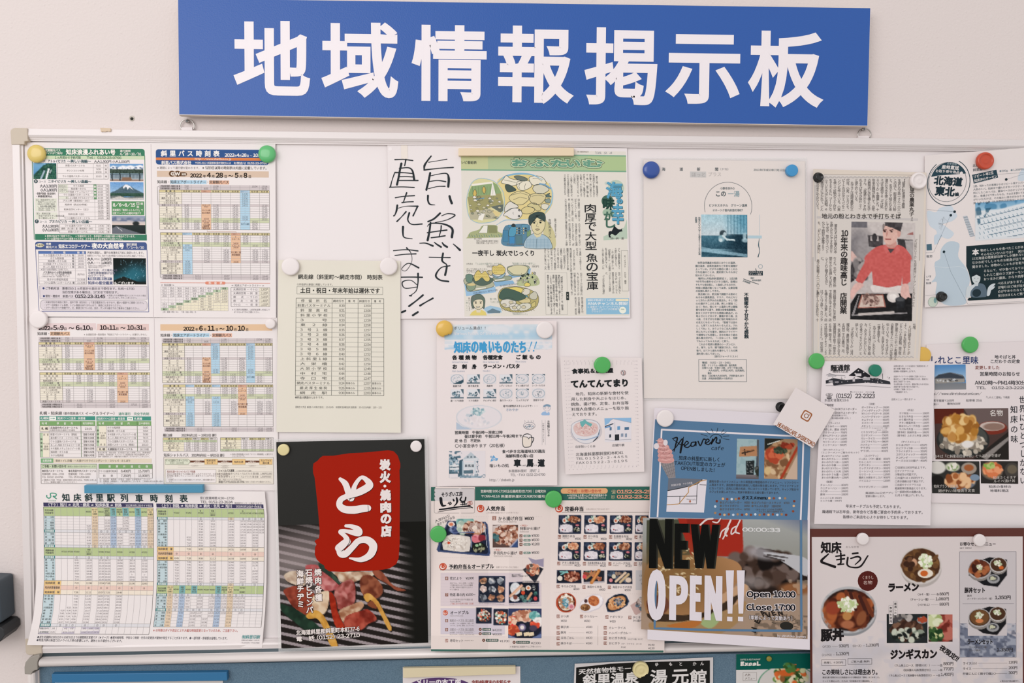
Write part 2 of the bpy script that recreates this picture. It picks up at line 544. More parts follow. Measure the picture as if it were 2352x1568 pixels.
nt.links.new(n2.outputs['Distance'],mr.inputs[0]);nt.links.new(mr.outputs[0],ad.inputs[0]);nt.links.new(n1.outputs['Fac'],ad.inputs[2])
nt.links.new(ad.outputs[0],bp.inputs['Height']);nt.links.new(bp.outputs['Normal'],bs.inputs['Normal'])
wall=pyobj('wall_back',[(-3,0,0),(3,0,0),(3,0,2.9),(-3,0,2.9),(-3,.12,0),(3,.12,0),(3,.12,2.9),(-3,.12,2.9)],
             [(0,1,2,3),(5,4,7,6),(4,0,3,7),(1,5,6,2),(3,2,6,7),(4,5,1,0)],wm)
wall['kind']='structure'
flm=mat_solid('floor_vinyl','9a948c',.5,var=.1,bscale=8)
fl=pyobj('floor',[(-3,-5,0),(3,-5,0),(3,0,0),(-3,0,0),(-3,-5,-.1),(3,-5,-.1),(3,0,-.1),(-3,0,-.1)],
           [(0,1,2,3),(7,6,5,4),(0,4,5,1),(1,5,6,2),(2,6,7,3),(3,7,4,0)],flm)
fl['kind']='structure'

white_metal=mat_solid('pale_aluminium','dfd8d7',.5,.15,.5,bump=.05,bscale=40)
cream_plastic=mat_solid('beige_plastic','c6b9a8',.5,0,.4)
board_white=mat_solid('whiteboard_enamel','ebe4e4',.5,0,.3)
dark_grey=mat_solid('dark_gap','48545a',.6)
steel=mat_solid('bright_steel','b8b4b0',.25,.9)
white_plas=mat_solid('white_plastic_tab','e6dede',.5)

# blue sign
bluem=mat_solid('blue_sign_board','1d55a6',.42,0,.5,bump=.35,bscale=420)
sidem=mat_solid('pale_sign_edge','d9cdc4',.6)
sg=box_px('hanging_sign',[(408.3,-4.5),(1999.5,18),(1992.7,290),(411,264)],0.012,0.024,sidem)
tag(sg,'long blue sign with large white Japanese characters fixed above the notice board','sign')
class SignFace(Page):pass
sp=Page.__new__(Page)
sp.rows=[((408.3,-4.5),(1999.5,18)),((411,264),(1992.7,290))]
sp.dep=0.0242;sp.lstep=.000035;sp.curl=None;sp.U0,sp.U1=408.3,1999.5;sp.rv=[-4.5,264];sp.V0,sp.V1=-4.5,264
sp.ink=mat_ink('sign_lettering',.45,.4);sp.cell=60;sp.order=[];sp.obj=sg
fq=np.array([P3(x,y,0.02402)for x,y in[(409,-3.7),(1998.9,18.8),(1992.2,288.6),(411.7,262.6)]])
pyobj('blue_face',np.vstack([fq,fq+[0,.0015,0]]),[(0,3,2,1),(4,5,6,7),(0,1,5,4),(1,2,6,5),(2,3,7,6),(3,0,4,7)],bluem,sg)

SIGN=[('地',537,48,712,219),('域',739,52,915,224),('情',946,58,1118,232),('報',1144,60,1316,236),('掲',1343,64,1510,240),('示',1531,80,1700,238),('板',1719,72,1890,244)]
SIGNW='f1eaee'
def fit_glyph(pg,ch,x0,y0,x1,y1,col,bold=0.0,lay=4,res=5):
    (co,lp,st),adv=glyph(ch,res)
    mn=co.min(0);mx=co.max(0)
    k=bold
    sx=(x1-x0-2*k)/(mx[0]-mn[0]);sy=(y1-y0-2*k)/(mx[1]-mn[1])
    Pp=np.stack([x0+k+(co[:,0]-mn[0])*sx,y1-k-(co[:,1]-mn[1])*sy],1)
    pg.add(Pp,lp,st,hx(col),lay)
    r=band((ch,res),Pp,lp,st,k)if k else None
    if r:pg.add(r[0],r[1],r[2],hx(col),lay+.6+band.l)
def inv_page(pg,x,y):
    """page coordinates of an image point (few Newton steps on the bilinear map)"""
    u,v=float(x),float(y)
    for _ in range(6):
        def f(a,b):
            t=(a-pg.U0)/(pg.U1-pg.U0);rv=np.array(pg.rv)
            k=int(np.clip(np.searchsorted(rv,b,side='right')-1,0,len(rv)-2));q=(b-rv[k])/(rv[k+1]-rv[k])
            L0,R0=map(np.array,pg.rows[k]);L1,R1=map(np.array,pg.rows[k+1])
            return(L0*(1-t)+R0*t)*(1-q)+(L1*(1-t)+R1*t)*q
        p=f(u,v);u+=x-p[0];v+=y-p[1]
    return u,v
for ch,x0,y0,x1,y1 in SIGN:
    sp.part('character')
    a=inv_page(sp,(x0+x1)/2,(y0+y1)/2)
    w,h=(x1-x0)/2,(y1-y0)/2
    fit_glyph(sp,ch,a[0]-w,a[1]-h,a[0]+w,a[1]+h,SIGNW,bold=4.4)
PAGES.append(sp)

# whiteboard
wb=box_px('whiteboard',[(62,322),(2440,346),(2440,1459),(84,1475)],0.004,0.010,board_white)
tag(wb,'wide white notice board in a pale metal frame under the blue sign','board')
def bar_between(name,p0,p1,wd,d0,d1,mat,parent,prof=None):
    """bar on the wall between two pixel points lying on its outer edge at depth d1; wd metres inward (signed in z or x)"""
    a=P3(*p0,d1);b=P3(*p1,d1);a[1]=0;b[1]=0
    return a,b
def hbar(name,pl,pr,wd,prof_out,mat,parent):
    a=P3(pl[0],pl[1],prof_out[0][1]if False else max(o for _,o in prof_out));b=P3(pr[0],pr[1],max(o for _,o in prof_out))
    a[1]=0;b[1]=0
    return profile_bar(name,a,b,[(-s_*wd,o_)for s_,o_ in prof_out],mat,parent,up=(0,0,1))
def vbar(name,pt,pb,wd,prof_out,mat,parent):
    m=max(o for _,o in prof_out)
    a=P3(pt[0],pt[1],m);b=P3(pb[0],pb[1],m);a[1]=0;b[1]=0
    return profile_bar(name,a,b,[(s_*wd,o_)for s_,o_ in prof_out],mat,parent,up=(1,0,0))
PROF=[(0,.002),(0,.017),(.03,.0185),(.55,.0200),(.72,.0185),(.74,.0172),(.80,.0172),(.82,.0160),(.88,.0160),(.90,.0145),(1,.0145),(1,.002)]
hbar('top_rail',(60,294),(2460,321),.0205,PROF,white_metal,wb)
hbar('bottom_rail',(90,1502.5),(2460,1461),-.0185,PROF,white_metal,wb)
vbar('left_rail',(27,325),(57,1475),.0265,[(0,.002),(0,.0185),(.03,.02),(.46,.0198),(.52,.0168),(.6,.0168),(.63,.0130),(1,.0116),(1,.002)],white_metal,wb)
def corner(name,pts,d,mat,parent,r=.006):
    f=[P3(x,y,d)for x,y in pts]
    V=[tuple(p)for p in f]+[(p[0],-.002,p[2])for p in f];n=len(f)
    F=[tuple(range(n-1,-1,-1)),tuple(range(n,2*n))]+[(i,(i+1)%n,n+(i+1)%n,n+i)for i in range(n)]
    o=pyobj(name,V,F,mat,parent);bm_fix(o)
    m=o.modifiers.new('edge','BEVEL');m.width=.0012;m.segments=3;m.limit_method='ANGLE';m.angle_limit=.7
    return o
corner('corner_cap',[(23.5,302),(25,297.5),(29,294.5),(34,293.3),(62.5,294),(63.5,318),(65,324),(56,325),(56,331.5),(25.4,332)],.0215,cream_plastic,wb)
corner('corner_cap',[(57.5,1467),(62,1467),(95.5,1480),(96,1503),(66,1504),(60.5,1502),(58.5,1497)],.0215,cream_plastic,wb)
# faint moulded line on caps
# screws, rings and tabs that hold the board
def tube(name,pts,r,mat,parent=None,seg=8,closed=False):
    cu=bpy.data.curves.new(name,'CURVE');cu.dimensions='3D';cu.bevel_depth=r;cu.bevel_resolution=2
    sp_=cu.splines.new('POLY');sp_.points.add(len(pts)-1)
    for i,p in enumerate(pts):sp_.points[i].co=(*p,1)
    sp_.use_cyclic_u=closed
    o=bpy.data.objects.new(name,cu);COL.objects.link(o)
    dg=bpy.context.evaluated_depsgraph_get()
    me=bpy.data.meshes.new_from_object(o.evaluated_get(dg));bpy.data.objects.remove(o)
    me.materials.clear();me.materials.append(mat)
    for pl in me.polygons:pl.use_smooth=True
    ob=bpy.data.objects.new(name,me);COL.objects.link(ob)
    if parent:ob.parent=parent
    return ob
def lathe(name,c,prof,mat,parent=None,n=32,smooth=True,tilt=None):
    """revolve [(radius, out)] around the axis pointing out of the wall at point c (on the wall plane)"""
    V=[];F=[];m=len(prof)
    for i in range(n):
        a=2*math.pi*i/n
        for r_,o_ in prof:V.append((c[0]+r_*math.cos(a),c[1]-o_,c[2]+r_*math.sin(a)))
    for i in range(n):
        j=(i+1)%n
        for k in range(m-1):F.append((i*m+k,j*m+k,j*m+k+1,i*m+k+1))
    F.append(tuple(i*m+m-1 for i in range(n)));F.append(tuple(i*m for i in range(n)))
    o=pyobj(name,V,F,mat,parent,smooth);bm_fix(o)
    if smooth:
        me=o.data
        for pl in me.polygons:pl.use_smooth=len(pl.vertices)==4
    return o
for k,(cx,cy,side)in enumerate(((430.5,276,'left'),(1985.3,296,'right'))):
    e=bpy.data.objects.new('board_hanger',None);COL.objects.link(e);e.location=tuple(P3(cx,cy,0))
    tag(e,'small steel ring and cross-head screw hanging the board, below the sign\'s %s end'%side,'hanger')
    inv=Matrix.Translation(-Vector(e.location))
    def child(o):
        o.data.transform(inv);o.parent=e;return o
    ring=[]
    rc=P3(cx,cy+13,.004)
    for i in range(15):
        a=math.radians(-32+244*i/14)
        ring.append((rc[0]+.0118*math.cos(a),-.0045,rc[2]+.0108*math.sin(a)))
    child(tube('ring',ring,.0011,steel))
    sc_=P3(cx-1.5,cy+1.5,.010)if k==0 else P3(cx,cy,.010)
    sc_[1]=0
    child(lathe('screw',sc_,[(.0015,0),(.0015,.006),(.0034,.0062),(.0034,.0075),(.0022,.0092),(0.0002,.0096)],steel,n=20))
    for w_,h_ in((.0021,.0005),(.0005,.0021)):
        child(pyobj('screw_slot',[(sc_[0]+i*w_,-.0095-.0004*q,sc_[2]+j*h_)for q in(0,1)for i,j in((-1,-1),(1,-1),(1,1),(-1,1))],[(0,1,2,3),(7,6,5,4),(0,4,5,1),(1,5,6,2),(2,6,7,3),(3,7,4,0)],dark_grey))
    t=box_px('tab',[(cx-14,cy+16),(cx+11,cy+16),(cx+11,cy+24),(cx-14,cy+24)],.001,.006,white_plas)
    child(t)

# plug hole and pencil marks in the wall
hm=mat_solid('dark_hole','2b2a26',.9)
hole=lathe('wall_plug',P3(303,272,0),[(.0048,0.0),(.0046,.0006),(.0040,.0009),(.0030,.0005),(.0028,.0002)],mat_solid('chipped_plug','c9c2b8',.8,bump=.6,bscale=500),None,20)
tag(hole,'small chipped plug hole in the wall above the board, left of the sign','plug')
hh=lathe('hole',P3(303.3,273,0),[(.0028,0.0003),(.0027,.0008)],hm,hole,12)
tp=corner('masking_tape',[(230,293.5),(254,294.5),(254,301.5),(250,302),(246,301),(241,302.5),(236,302),(232,302.5)],.0212,mat_solid('tan_tape','d8c3aa',.7),None)
tp.modifiers.clear()
for v_ in tp.data.vertices:
    if v_.co.y>-.01:v_.co.y=-.0185
tag(tp,'torn scrap of tan masking tape stuck on the top rail','tape')

# lower felt board
felt,nt,bs=node_mat('blue_grey_felt')
bs.inputs['Roughness'].default_value=.95;bs.inputs['Specular IOR Level'].default_value=.1
tcn=nt.nodes.new('ShaderNodeTexCoord');nz=nt.nodes.new('ShaderNodeTexNoise');nz.inputs['Scale'].default_value=700;nz.inputs['Detail'].default_value=3
rmp=nt.nodes.new('ShaderNodeValToRGB');rmp.color_ramp.elements[0].position=.35;rmp.color_ramp.elements[1].position=.65
rmp.color_ramp.elements[0].color=(*lin(hx('5a7183')),1);rmp.color_ramp.elements[1].color=(*lin(hx('6a8293')),1)
bp=nt.nodes.new('ShaderNodeBump');bp.inputs['Strength'].default_value=.5;bp.inputs['Distance'].default_value=.0008
nt.links.new(tcn.outputs['Object'],nz.inputs['Vector']);nt.links.new(nz.outputs['Fac'],rmp.inputs[0]);nt.links.new(rmp.outputs[0],bs.inputs['Base Color'])
nt.links.new(nz.outputs['Fac'],bp.inputs['Height']);nt.links.new(bp.outputs['Normal'],bs.inputs['Normal'])
fb=box_px('felt_board',[(70,1532),(2440,1486),(2440,2300),(90,2300)],.004,.012,felt)
tag(fb,'blue-grey felt notice board with a rounded silver frame below the white board','board')
silver=mat_solid('satin_aluminium','e6dedb',.38,.12,.5)
silver_dark=mat_solid('aluminium_groove','5a666c',.45,.5,.5)
PROF2=[(0,.002),(0,.018),(.10,.019),(.30,.019),(.32,.022),(.36,.0262),(.44,.0295),(.55,.0310),(.68,.0305),(.80,.028),(.90,.0235),(.95,.019),(1,.018),(1,.002)]
a_=hbar('top_rail',(88,1514),(2460,1463),.0260,[(s_-.28,o_)for s_,o_ in PROF2],silver,fb)
a_.data.materials.append(silver_dark)
for pl in a_.data.polygons:
    pl.use_smooth=len(pl.vertices)==4 and abs(pl.normal.x)<.5
    if all(a_.data.vertices[i].co.y>-.0205 for i in pl.vertices)and pl.normal.y<-.5:pl.material_index=1
PV=[(0,.002),(0,.018),(.12,.024),(.3,.027),(.55,.028),(.8,.026),(.9,.0235),(.92,.015),(1,.015),(1,.002)]
vbar('left_rail',(57,1547),(80,2300),.0165,PV,silver,fb)
caps=mat_solid('grey_plastic_corner','9a948c',.5)
corner('corner_cap',[(56,1548),(55.5,1532),(58,1521),(66,1511),(78,1505.5),(90,1503),(91,1508),(88,1514),(86,1520),(86,1538),(80,1539),(74,1543),(71.5,1549)],.0285,caps,fb)

# dark thing peeking in at the left edge
dk=mat_solid('dark_plastic','26282b',.5)
tagb=bpy.data.objects.new('wall_telephone',None)
COL.objects.link(tagb);tagb.location=tuple(P3(-60,1440,0))
tag(tagb,'dark box on the wall cut off at the left edge, beside the board','object')
tagb.name='dark_box'
inv=Matrix.Translation(-Vector(tagb.location))
b1=box_px('body',[(-120,1330),(-3,1335),(2,1432),(-120,1430)],.001,.045,mat_solid('slate_plastic','3b4750',.5),None,.004,3);b1.data.transform(inv);b1.parent=tagb
b2=box_px('foot',[(-120,1430),(4,1440),(9,1452),(8,1466),(-30,1485),(-120,1490)],.001,.06,dk,None,.003,2)if False else corner('foot',[(-120,1436),(2,1440),(9,1446),(10,1460),(0,1474),(-120,1482)],.05,dk,None)
b2.data.transform(inv);b2.parent=tagb
# ------------------------------------------------------------------ timetable data shared by the bus leaflets
def ts(s):return s.split()
NO=['女満別空港','網　走　駅','網走バスターミナル','網走道の駅','小清水原生花園','斜里バスターミナル','朱　　　円','峰　　　浜','日　の　出','オシンコシンの滝','ウトロ道の駅','ウトロ温泉　　着','バスターミナル　発','知床自然センター','岩　尾　別','知 床 五 湖']
NI=['知 床 五 湖','岩　尾　別','知床自然センター','ウトロ温泉　　着','バスターミナル　発','各ホテル・観光船乗り場巡回','ウトロ道の駅','オシンコシンの滝','日　の　出','峰　　　浜','朱　　　円','斜里バスターミナル','小清水原生花園','網走道の駅','網走バスターミナル','網　走　駅','女満別空港']
OC={'a':(5,ts('8:10 8:21 8:28 8:34 8:48 8:57 9:00 9:10 9:20 9:26 9:35')),'b':(12,ts('10:15 10:25 10:31 10:40')),
      'T':None,'P':(0,ts('9:35 10:02 10:05 10:07 10:26 10:57 - - - - 11:40 11:46')),'c':(5,ts('11:30 11:41 11:48 11:54 12:08 12:17 12:20 12:30 12:40 12:46 12:55')),
      'd':(12,ts('13:35 13:45 13:51 14:00')),'e':(5,ts('14:10 14:21 14:28 14:34 14:48 14:57 15:00 15:10 15:20 15:26 15:35')),
      'Q':(0,ts('13:30 13:57 14:00 14:02 14:21 14:52 - - - - 15:35 15:36 /')),'f':(12,ts('16:15 16:25 16:31 16:40')),'g':(5,ts('17:20 17:31 17:38 17:44 17:58 18:07 18:10'))}
IC={'P':(4,ts('8:30 8:33～8:50 8:52 - - - - 9:38 10:06 10:25 10:27 10:30 10:57')),'z':(4,ts('8:30 - 8:31 8:40 8:54 9:00 9:07 9:20')),
      'b':(0,ts('9:45 9:49 9:58 10:05')),'c':(0,ts('10:40 10:44 10:53 11:00 11:10 - 11:11 11:20 11:34 11:40 11:47 12:00')),
      'Q':(4,ts('12:20 - 12:21 - - - - 13:05 13:32 13:52 13:54 13:57 14:26')),'d':(0,ts('13:05 13:09 13:18 13:25')),
      'e':(0,ts('14:00 14:04 14:13 14:20 14:30 - 14:31 14:40 14:54 15:00 15:07 15:20')),'T':None,'f':(0,ts('15:45 15:49 15:58 16:05')),
      'h':(4,ts('16:10 - 16:11 16:20 16:34 16:40 16:47 17:00')),'g':(0,ts('16:40 16:44 16:53 17:00 17:00 - 17:01 17:10 17:24 17:30 17:37 17:50'))}
def bus_table(p,u0,un,u1,v0,rh,hh,cols,outb,first):
    """u0 left, un end of the name column, u1 right, v0 top of the header row"""
    names=(NO if outb else NI)[first:]if outb else NI[:first]
    off=first if outb else 0
    n=len(names);cw=(u1-un)/len(cols);vt=v0+hh;v1=vt+n*rh
    data=OC if outb else IC
    p.rect(u0,v0,u1,vt,'d9cc9d',1)
    p.text((u0+un)/2,v0+hh/2,4.6,'路　線　名','3a382c',an='c',b=.06)
    p.rect(u0,vt,un,v1,'ece4d4',1)
    for i,nm in enumerate(names):
        y=vt+i*rh
        if nm.startswith('斜里'):p.rect(u0,y,u1,y+rh,'d3c8c8',2)
        if nm.startswith('ウトロ温')or nm.startswith('バスター'):p.rect(u0,y,u1,y+rh,'ced3b2',2)
        p.text((u0+un)/2,y+rh/2,4.7,nm,'56524e',an='c',w=min(len(nm)*4.6,(un-u0)*.88),b=.04 if('ター' in nm or 'ウトロ温' in nm)else 0)
        if i:p.hl(u0,u1,y,'8f8a88',.45)
    for j,c in enumerate(cols):
        x=un+j*cw;xc=x+cw/2
        if c=='T':
            a,b=(5-off,n)if outb else(0,12)
            p.rect(x,vt+a*rh,x+cw,vt+min(b,n)*rh,'e8bf9f',2.6);p.rect(x,v0,x+cw,vt,'e6b79c',1.5)
            p.text(xc,v0+hh/2,3.9,'定期観光バス','7a4a34',an='c',w=cw*.92)
            tl=[(.25,'Aコース'),(.9,'9:15'),(2.5,'オシンコシンの滝'),(3.6,'約10分観光'),(6.2,'10:15'),(7.2,'Bコース'),(7.9,'10:30'),(8.8,'プユニ岬'),(9.3,'知床峠'),(9.8,'自然センター'),(10.4,'知床五湖')]if outb else[(.4,'↓'),(1.4,'Cコース'),(3.4,'14:20'),(4.4,'Cコース'),(5.1,'14:30'),(7.2,'天に続く道'),(8.3,'車窓鑑賞'),(11.4,'15:20')]
            for q,tx in tl:
                p.text(xc,vt+(a+q)*rh+rh*.15,4.2 if outb and q>8.5 else 4.8,tx,'6b3d2a',an='c',w=min(len(tx)*4.2,cw*.85)if len(tx)>5 else None,b=.05)
        else:
            st,v=data[c]
            if c in 'PQ':
                a=max(0,st-off);b=min(n,(len(v)+st-off)if not(outb and c=='Q')else n)
                p.rect(x,vt+a*rh,x+cw,vt+b*rh,'b4d3e6',2.6);p.rect(x,v0,x+cw,vt,'bcd6ea',1.5)
                p.text(xc,v0+hh/2,4,'知床APライナー','38607c',an='c',w=cw*.9)
                if outb and c=='Q':p.text(xc,vt+(14-off)*rh-rh*.5,4,'各ホテル巡回','33566e',an='c',w=cw*.85,b=.05)
            else:
                p.text(xc,v0+hh/2,4.4,'知 床 線','57502f',an='c',b=.04)
            for i,t in enumerate(v):
                q=i+st-off
                if 0<=q<n:p.text(xc,vt+(q+.5)*rh,5.3,t,'55525a' if c not in 'PQ' else '30485c',an='c',w=cw*.95 if len(t)>6 else None)
        if j:p.vl(x,v0,v1,'8f8a88',.45)
    p.vl(un,v0,v1,'77726f',.7);p.frame(u0,v0,u1,v1,'6f6a68',.7);p.hl(u0,u1,vt,'77726f',.6)
    return v1
def jr_rows(p,u0,un,u1,v0,rh,cols,rows,names):
    p.rect(u0,v0,u1,v0+2*rh,'d0c6c7',1);p.hl(u0,u1,v0+rh,'9a9294',.45)
    cw=(u1-un)/cols
    for i in range(2):
        p.text(u0+3,v0+rh*(i+.5),4.6,names[i],'3d3838',w=un-u0-6,b=.04)
        for j,t in rows[i]:p.text(un+(j+.5)*cw,v0+rh*(i+.5),5.2,t,'4c484c',an='c')
    for j in range(cols+1):p.vl(un+j*cw,v0,v0+2*rh,'9a9294',.45)
JN=['JR知床斜里駅 JR網走方面 着','列車到着時間 JR釧路方面 着']
JM=['JR知床斜里駅 JR釧路方面 発','列車出発時間 JR網走方面 発']
def rich(p,u,v,parts,w=None,col='222',b=.03):
    """parts: [(size, text)] on one baseline; v is the baseline"""
    tot=sum(sum(glyph(ch,1)[1]for ch in t)*s_ for s_,t in parts)
    k=1 if w is None else w/tot
    for s_,t in parts:
        a=sum(glyph(ch,1)[1]for ch in t)*s_*k
        p.text(u,v-s_*.36,s_,t,col,w=a,b=b);u+=a

# ---- upper leaflet (two pages)
c1=lambda t,s:.0012+.0022*np.sin(np.pi*np.clip(s,0,1))*(.4+.6*np.abs(t-.5)*2)*.5+.003*np.exp(-((t-.505)/.03)**2)*.5
A=Page('bus_timetable','wide white bus timetable leaflet pinned top left by yellow and green magnets','timetable',
         [((57,326.5),(632.5,329.5)),((67,726.5),(634,730))],.0125,curl=c1)
G1='3e7d62'
A.part('tour_panel')
A.rrect(73,340.5,332,357,6,G1,1,'0100');A.rect(73,357,332,365,'ccd8b8',1)
A.text(103,344.8,6.6,'定期観光バス','f2efe6',w=36,b=.05);A.text(103,351.6,5.6,'ガイドがご案内!','f2efe6',w=40,b=.05)
A.text(151,348.4,13.5,'知床浪漫ふれあい号','fbf6ee',w=114,b=.05)
A.text(275,345.4,6.2,'運行期間','f2efe6',b=.04);A.text(275,352.3,7.4,'4／28～10／31','fbf6ee',w=49,b=.05)
A.text(124,361,7,'１ヵ月前から予約可能','2e5f4c',w=61,b=.02);A.text(198,361,7,'Tel：0152-23-0766','2e5f4c',w=80,b=.03)
A.stroke([(73,365),(73,550)],1.3,G1,3);A.stroke([(332,356),(332,550)],1.3,G1,3)
def course(v,L_,nm,th,price=None):
    A.ell(80,v,4.4,4.4,'21404a',3);A.text(80,v,6,L_,'f0ebe6',an='c',b=.06)
    A.text(85.5,v+.6,6,'コース','2b3f4a');A.text(108,v,7.6,nm,'213e48',w=42,b=.04);A.text(153,v,7.6,'～美しい%s編～'%th,'1f4650',w=55,b=.06)
course(369.5,'A','アトゥイピリカ','海')
A.text(215,370,7.4,'大人1,900円','333840',w=40,b=.02);A.text(257,370,7.4,'小人1,000円','333840',w=40,b=.02)
course(416,'B','ニタイピリカ','森');course(508,'C','プヌカピリカ','丘')
A.text(128,427,8.5,'大人3,300円','2f333a',an='r',w=39,b=.03);A.text(128,436,8.5,'小人1,800円','2f333a',an='r',w=38,b=.03)
A.text(78,444,5.6,'・昼食代別途（各自持参）','333',w=49,b=.04);A.text(78,450.5,5.6,'・映像鑑賞料込','333',b=.04)
A.rect(77,455,128,485,'dfe0d2',1);A.rect(77,487,128,503,'dfe0d2',1)
A.lines(79,458.5,5,4.8,['注1：知床自然センター','・売店でショッピング','・100㎡ハウス見学（無料）','・映像鑑賞'],'4a4c4c',w=46)
A.text(84,478,4.8,'[11:30～11:50 又は','4a4c4c',w=38);A.text(84,482.3,4.8,'[12:00～12:20　　]','4a4c4c',w=38)
A.lines(79,490,5.2,5,['注2：知床五湖','・安全で歩きやすい高架木道','　をご案内します。'],'4a4c4c')
def tour_tab(u0,v0,u1,rows,c1_,c2_,rh):
    v=v0
    A.frame(u0,v0,u1,v0+rh*sum(r[2]for r in rows),'8a8684',.7)
    for nm,tms,k in rows:
        A.text((u0+c1_)/2,v+rh*k/2,5.2,nm,'55504e',an='c',w=min(len(nm)*5,(c1_-u0)*.92))
        for i,(t,m)in enumerate(tms):
            A.text((c1_+c2_)/2,v+rh*(i*k/len(tms)+k/len(tms)/2),5.3,t,'5a5654',an='c');A.text((c2_+u1)/2,v+rh*(i*k/len(tms)+k/len(tms)/2),4.6,m,'55504e',an='c')
        v+=rh*k
        A.hl(u0,u1,v,'9a9694',.5)
    A.vl(c1_,v0,v,'9a9694',.5);A.vl(c2_,v0,v,'9a9694',.5)
tour_tab(130,374.5,247,[('斜里バスターミナル',[('9:15','発')],1.4),('オシンコシンの滝',[('9:50','着'),('10:00','発')],2),('ウトロ温泉バスターミナル',[('10:15','着')],1.8)],213,237,6.85)
A.rect(131,423,154,443,'dfe0d2',1);A.lines(133,426.5,4.4,4,['乗車券は各ホ','テルフロント','でお買い求め','下さい。'],'5a5c54',w=18)
A.rect(131,450,154,457,'dfe0d2',1);A.rect(213,422.5,219.5,457,'5c9464',2.5);A.text(216.2,424,5.6,'乗車専用','f0ece6',vert=True,wid=30,b=.05)
tour_tab(131.5,422.5,248,[('　　ホテル知床',[('10:18','発')],1),('　　知床第一ホテル',[('10:21','発')],1),('　　　キキ知床 ナチュラルリゾート',[('10:25','発')],1),('ウトロ温泉バスターミナル',[('10:30','発')],1),('　　　北こぶし知床 ホテル＆リゾート',[('10:34','発')],1),('プユニ岬（車窓約2～3分）',[('10:40','頃')],1),('知床峠（約10分停車）',[('10:55','着'),('11:05','発')],1.6),('知床自然センター（注1）',[('11:20','着'),('12:50','発')],1.6),('知床五湖（注2）',[('13:05','着'),('13:55','発')],1.6),('ウトロ温泉バスターミナル',[('14:20','着')],1)],215,241,6.85)
A.text(130,519,8.5,'大人1,900円','2f333a',an='r',w=38,b=.03);A.text(130,527.5,8.5,'小人1,000円','2f333a',an='r',w=38,b=.03)
tour_tab(132.5,514,249,[('ウトロ温泉バスターミナル',[('14:30','発')],1),('通称：天に続く道（車窓約2～3分）',[('15:00','頃')],1),('斜里バスターミナル',[('15:20','着')],1)],216,241,6.8)
A.rect(75.5,537,334,550.5,G1,1)
A.text(98,541.5,5.8,'※昼食は各自でご用意下さい。　※交通状況により、各停留所への到着が遅れる場合がございます。','f0efe6',w=212,b=.03)
A.text(98,547.6,5.8,'※ウトロ温泉各ホテルから乗車される方は、必ず各ホテル前の停留所でお待ち下さい。','f0efe6',w=183,b=.03)
A.rect(254,461,329,492.5,'5c9464',2);A.text(257,469.5,9.5,'8/6～8/15','f7f3ec',w=51,b=.05)
for i,ch in enumerate('期間限定'):A.rect(311+(i%2)*9,463+(i//2)*7.5,318+(i%2)*9,469.5+(i//2)*7.5,'f2efe6' if i in(0,3)else '5c9464',2.5);A.text(314.5+(i%2)*9,466.3+(i//2)*7.5,6,ch,'3c6a4a' if i in(0,3)else 'f2efe6',an='c',b=.05)
A.text(256,481,6,'別途運行「知床シャトルバス」で','f2efe6',w=70,b=.04);A.text(256,488.3,6,'往復フリープランの選択が可能です','f2efe6',w=66,b=.04)
A.part('photo','small waterfall picture')
q=A.canvas(75,374,128,411,'2c5f57',1.6);q.grad('7fb2d6','4b86b5',0,.9);q.poly([(0,.75),(.45,.12),(1,0),(1,1),(0,1)],'2d5a4e');q.tex('1c3f38',.5,12,3,.7,mask=(q.y>.75-q.x*1.4)*1.0);q.tex('4b8060',.6,16,5,.6,mask=(q.y>.85-q.x*1.2)*1.0)
q.line(.67,.38,.55,.98,.055,'eef0f2');q.line(.48,.5,.32,.98,.05,'a9bccb');q.line(.78,.42,.72,.62,.02,'cfd8dd');A.pic(75,374,128,411,q)
A.part('photo','small snowy mountain range picture')
q=A.canvas(251,375,328,414.5,'5b86b3',1.6);q.grad('5f93c9','9dbbd6',0,.2);q.poly([(0,.2),(.1,.1),(.25,.2),(.38,.1),(.5,.14),(.62,.08),(.75,.15),(.9,.06),(1,.12),(1,.5),(0,.5)],'eceef2')
q.tex('5a6f8c',.5,16,7,.9,mask=((q.y>.17)&(q.y<.36))*1.0);q.grad('39473f','2f3f38',.33,.55);q.tex('53665a',.5,20,4,.6,mask=((q.y>.33)&(q.y<.55))*1.0);q.grad('8fa9bb','aab7bf',.55,.88);q.grad('b59d8e','8d776b',.88,1)
for k in(.07,.3,.6,.89):q.line(k,.58,k,.96,.03,'2b3438')
q.line(0,.62,1,.62,.02,'3a4448')
for k in range(24):q.line(k/24,.64,k/24,.86,.008,'4a555a',.8)
q.poly([(.36,.78),(.64,.78),(.64,.88),(.68,.9),(.62,.98),(.36,.98),(.33,.9),(.36,.88)],'8a6a55');A.pic(251,375,328,414.5,q)
A.part('photo','small picture of a single mountain')
q=A.canvas(251,417,328,457,'6f9ccc',1.6);q.grad('6a9bd0','9fc0de',0,.6);q.poly([(0,.62),(.2,.45),(.45,.14),(.55,.16),(.75,.4),(1,.62),(1,.7),(0,.7)],'4f6672');q.poly([(.38,.3),(.45,.14),(.52,.15),(.6,.22),(.7,.45),(.58,.3),(.52,.42),(.48,.25),(.4,.38)],'f0f0f3');q.grad('3d5a4c','2c4a3e',.62,.8);q.poly([(0,.8),(.25,.76),(.45,.86),(1,.8),(1,1),(0,1)],'6e7674');q.poly([(0,.95),(.3,.8),(.42,.9),(.6,.92),(1,.9),(1,1),(0,1)],'cfc9c4');q.noise(.05,20,5);A.pic(251,417,328,457,q)
A.part('photo','small picture of a straight road at dusk')
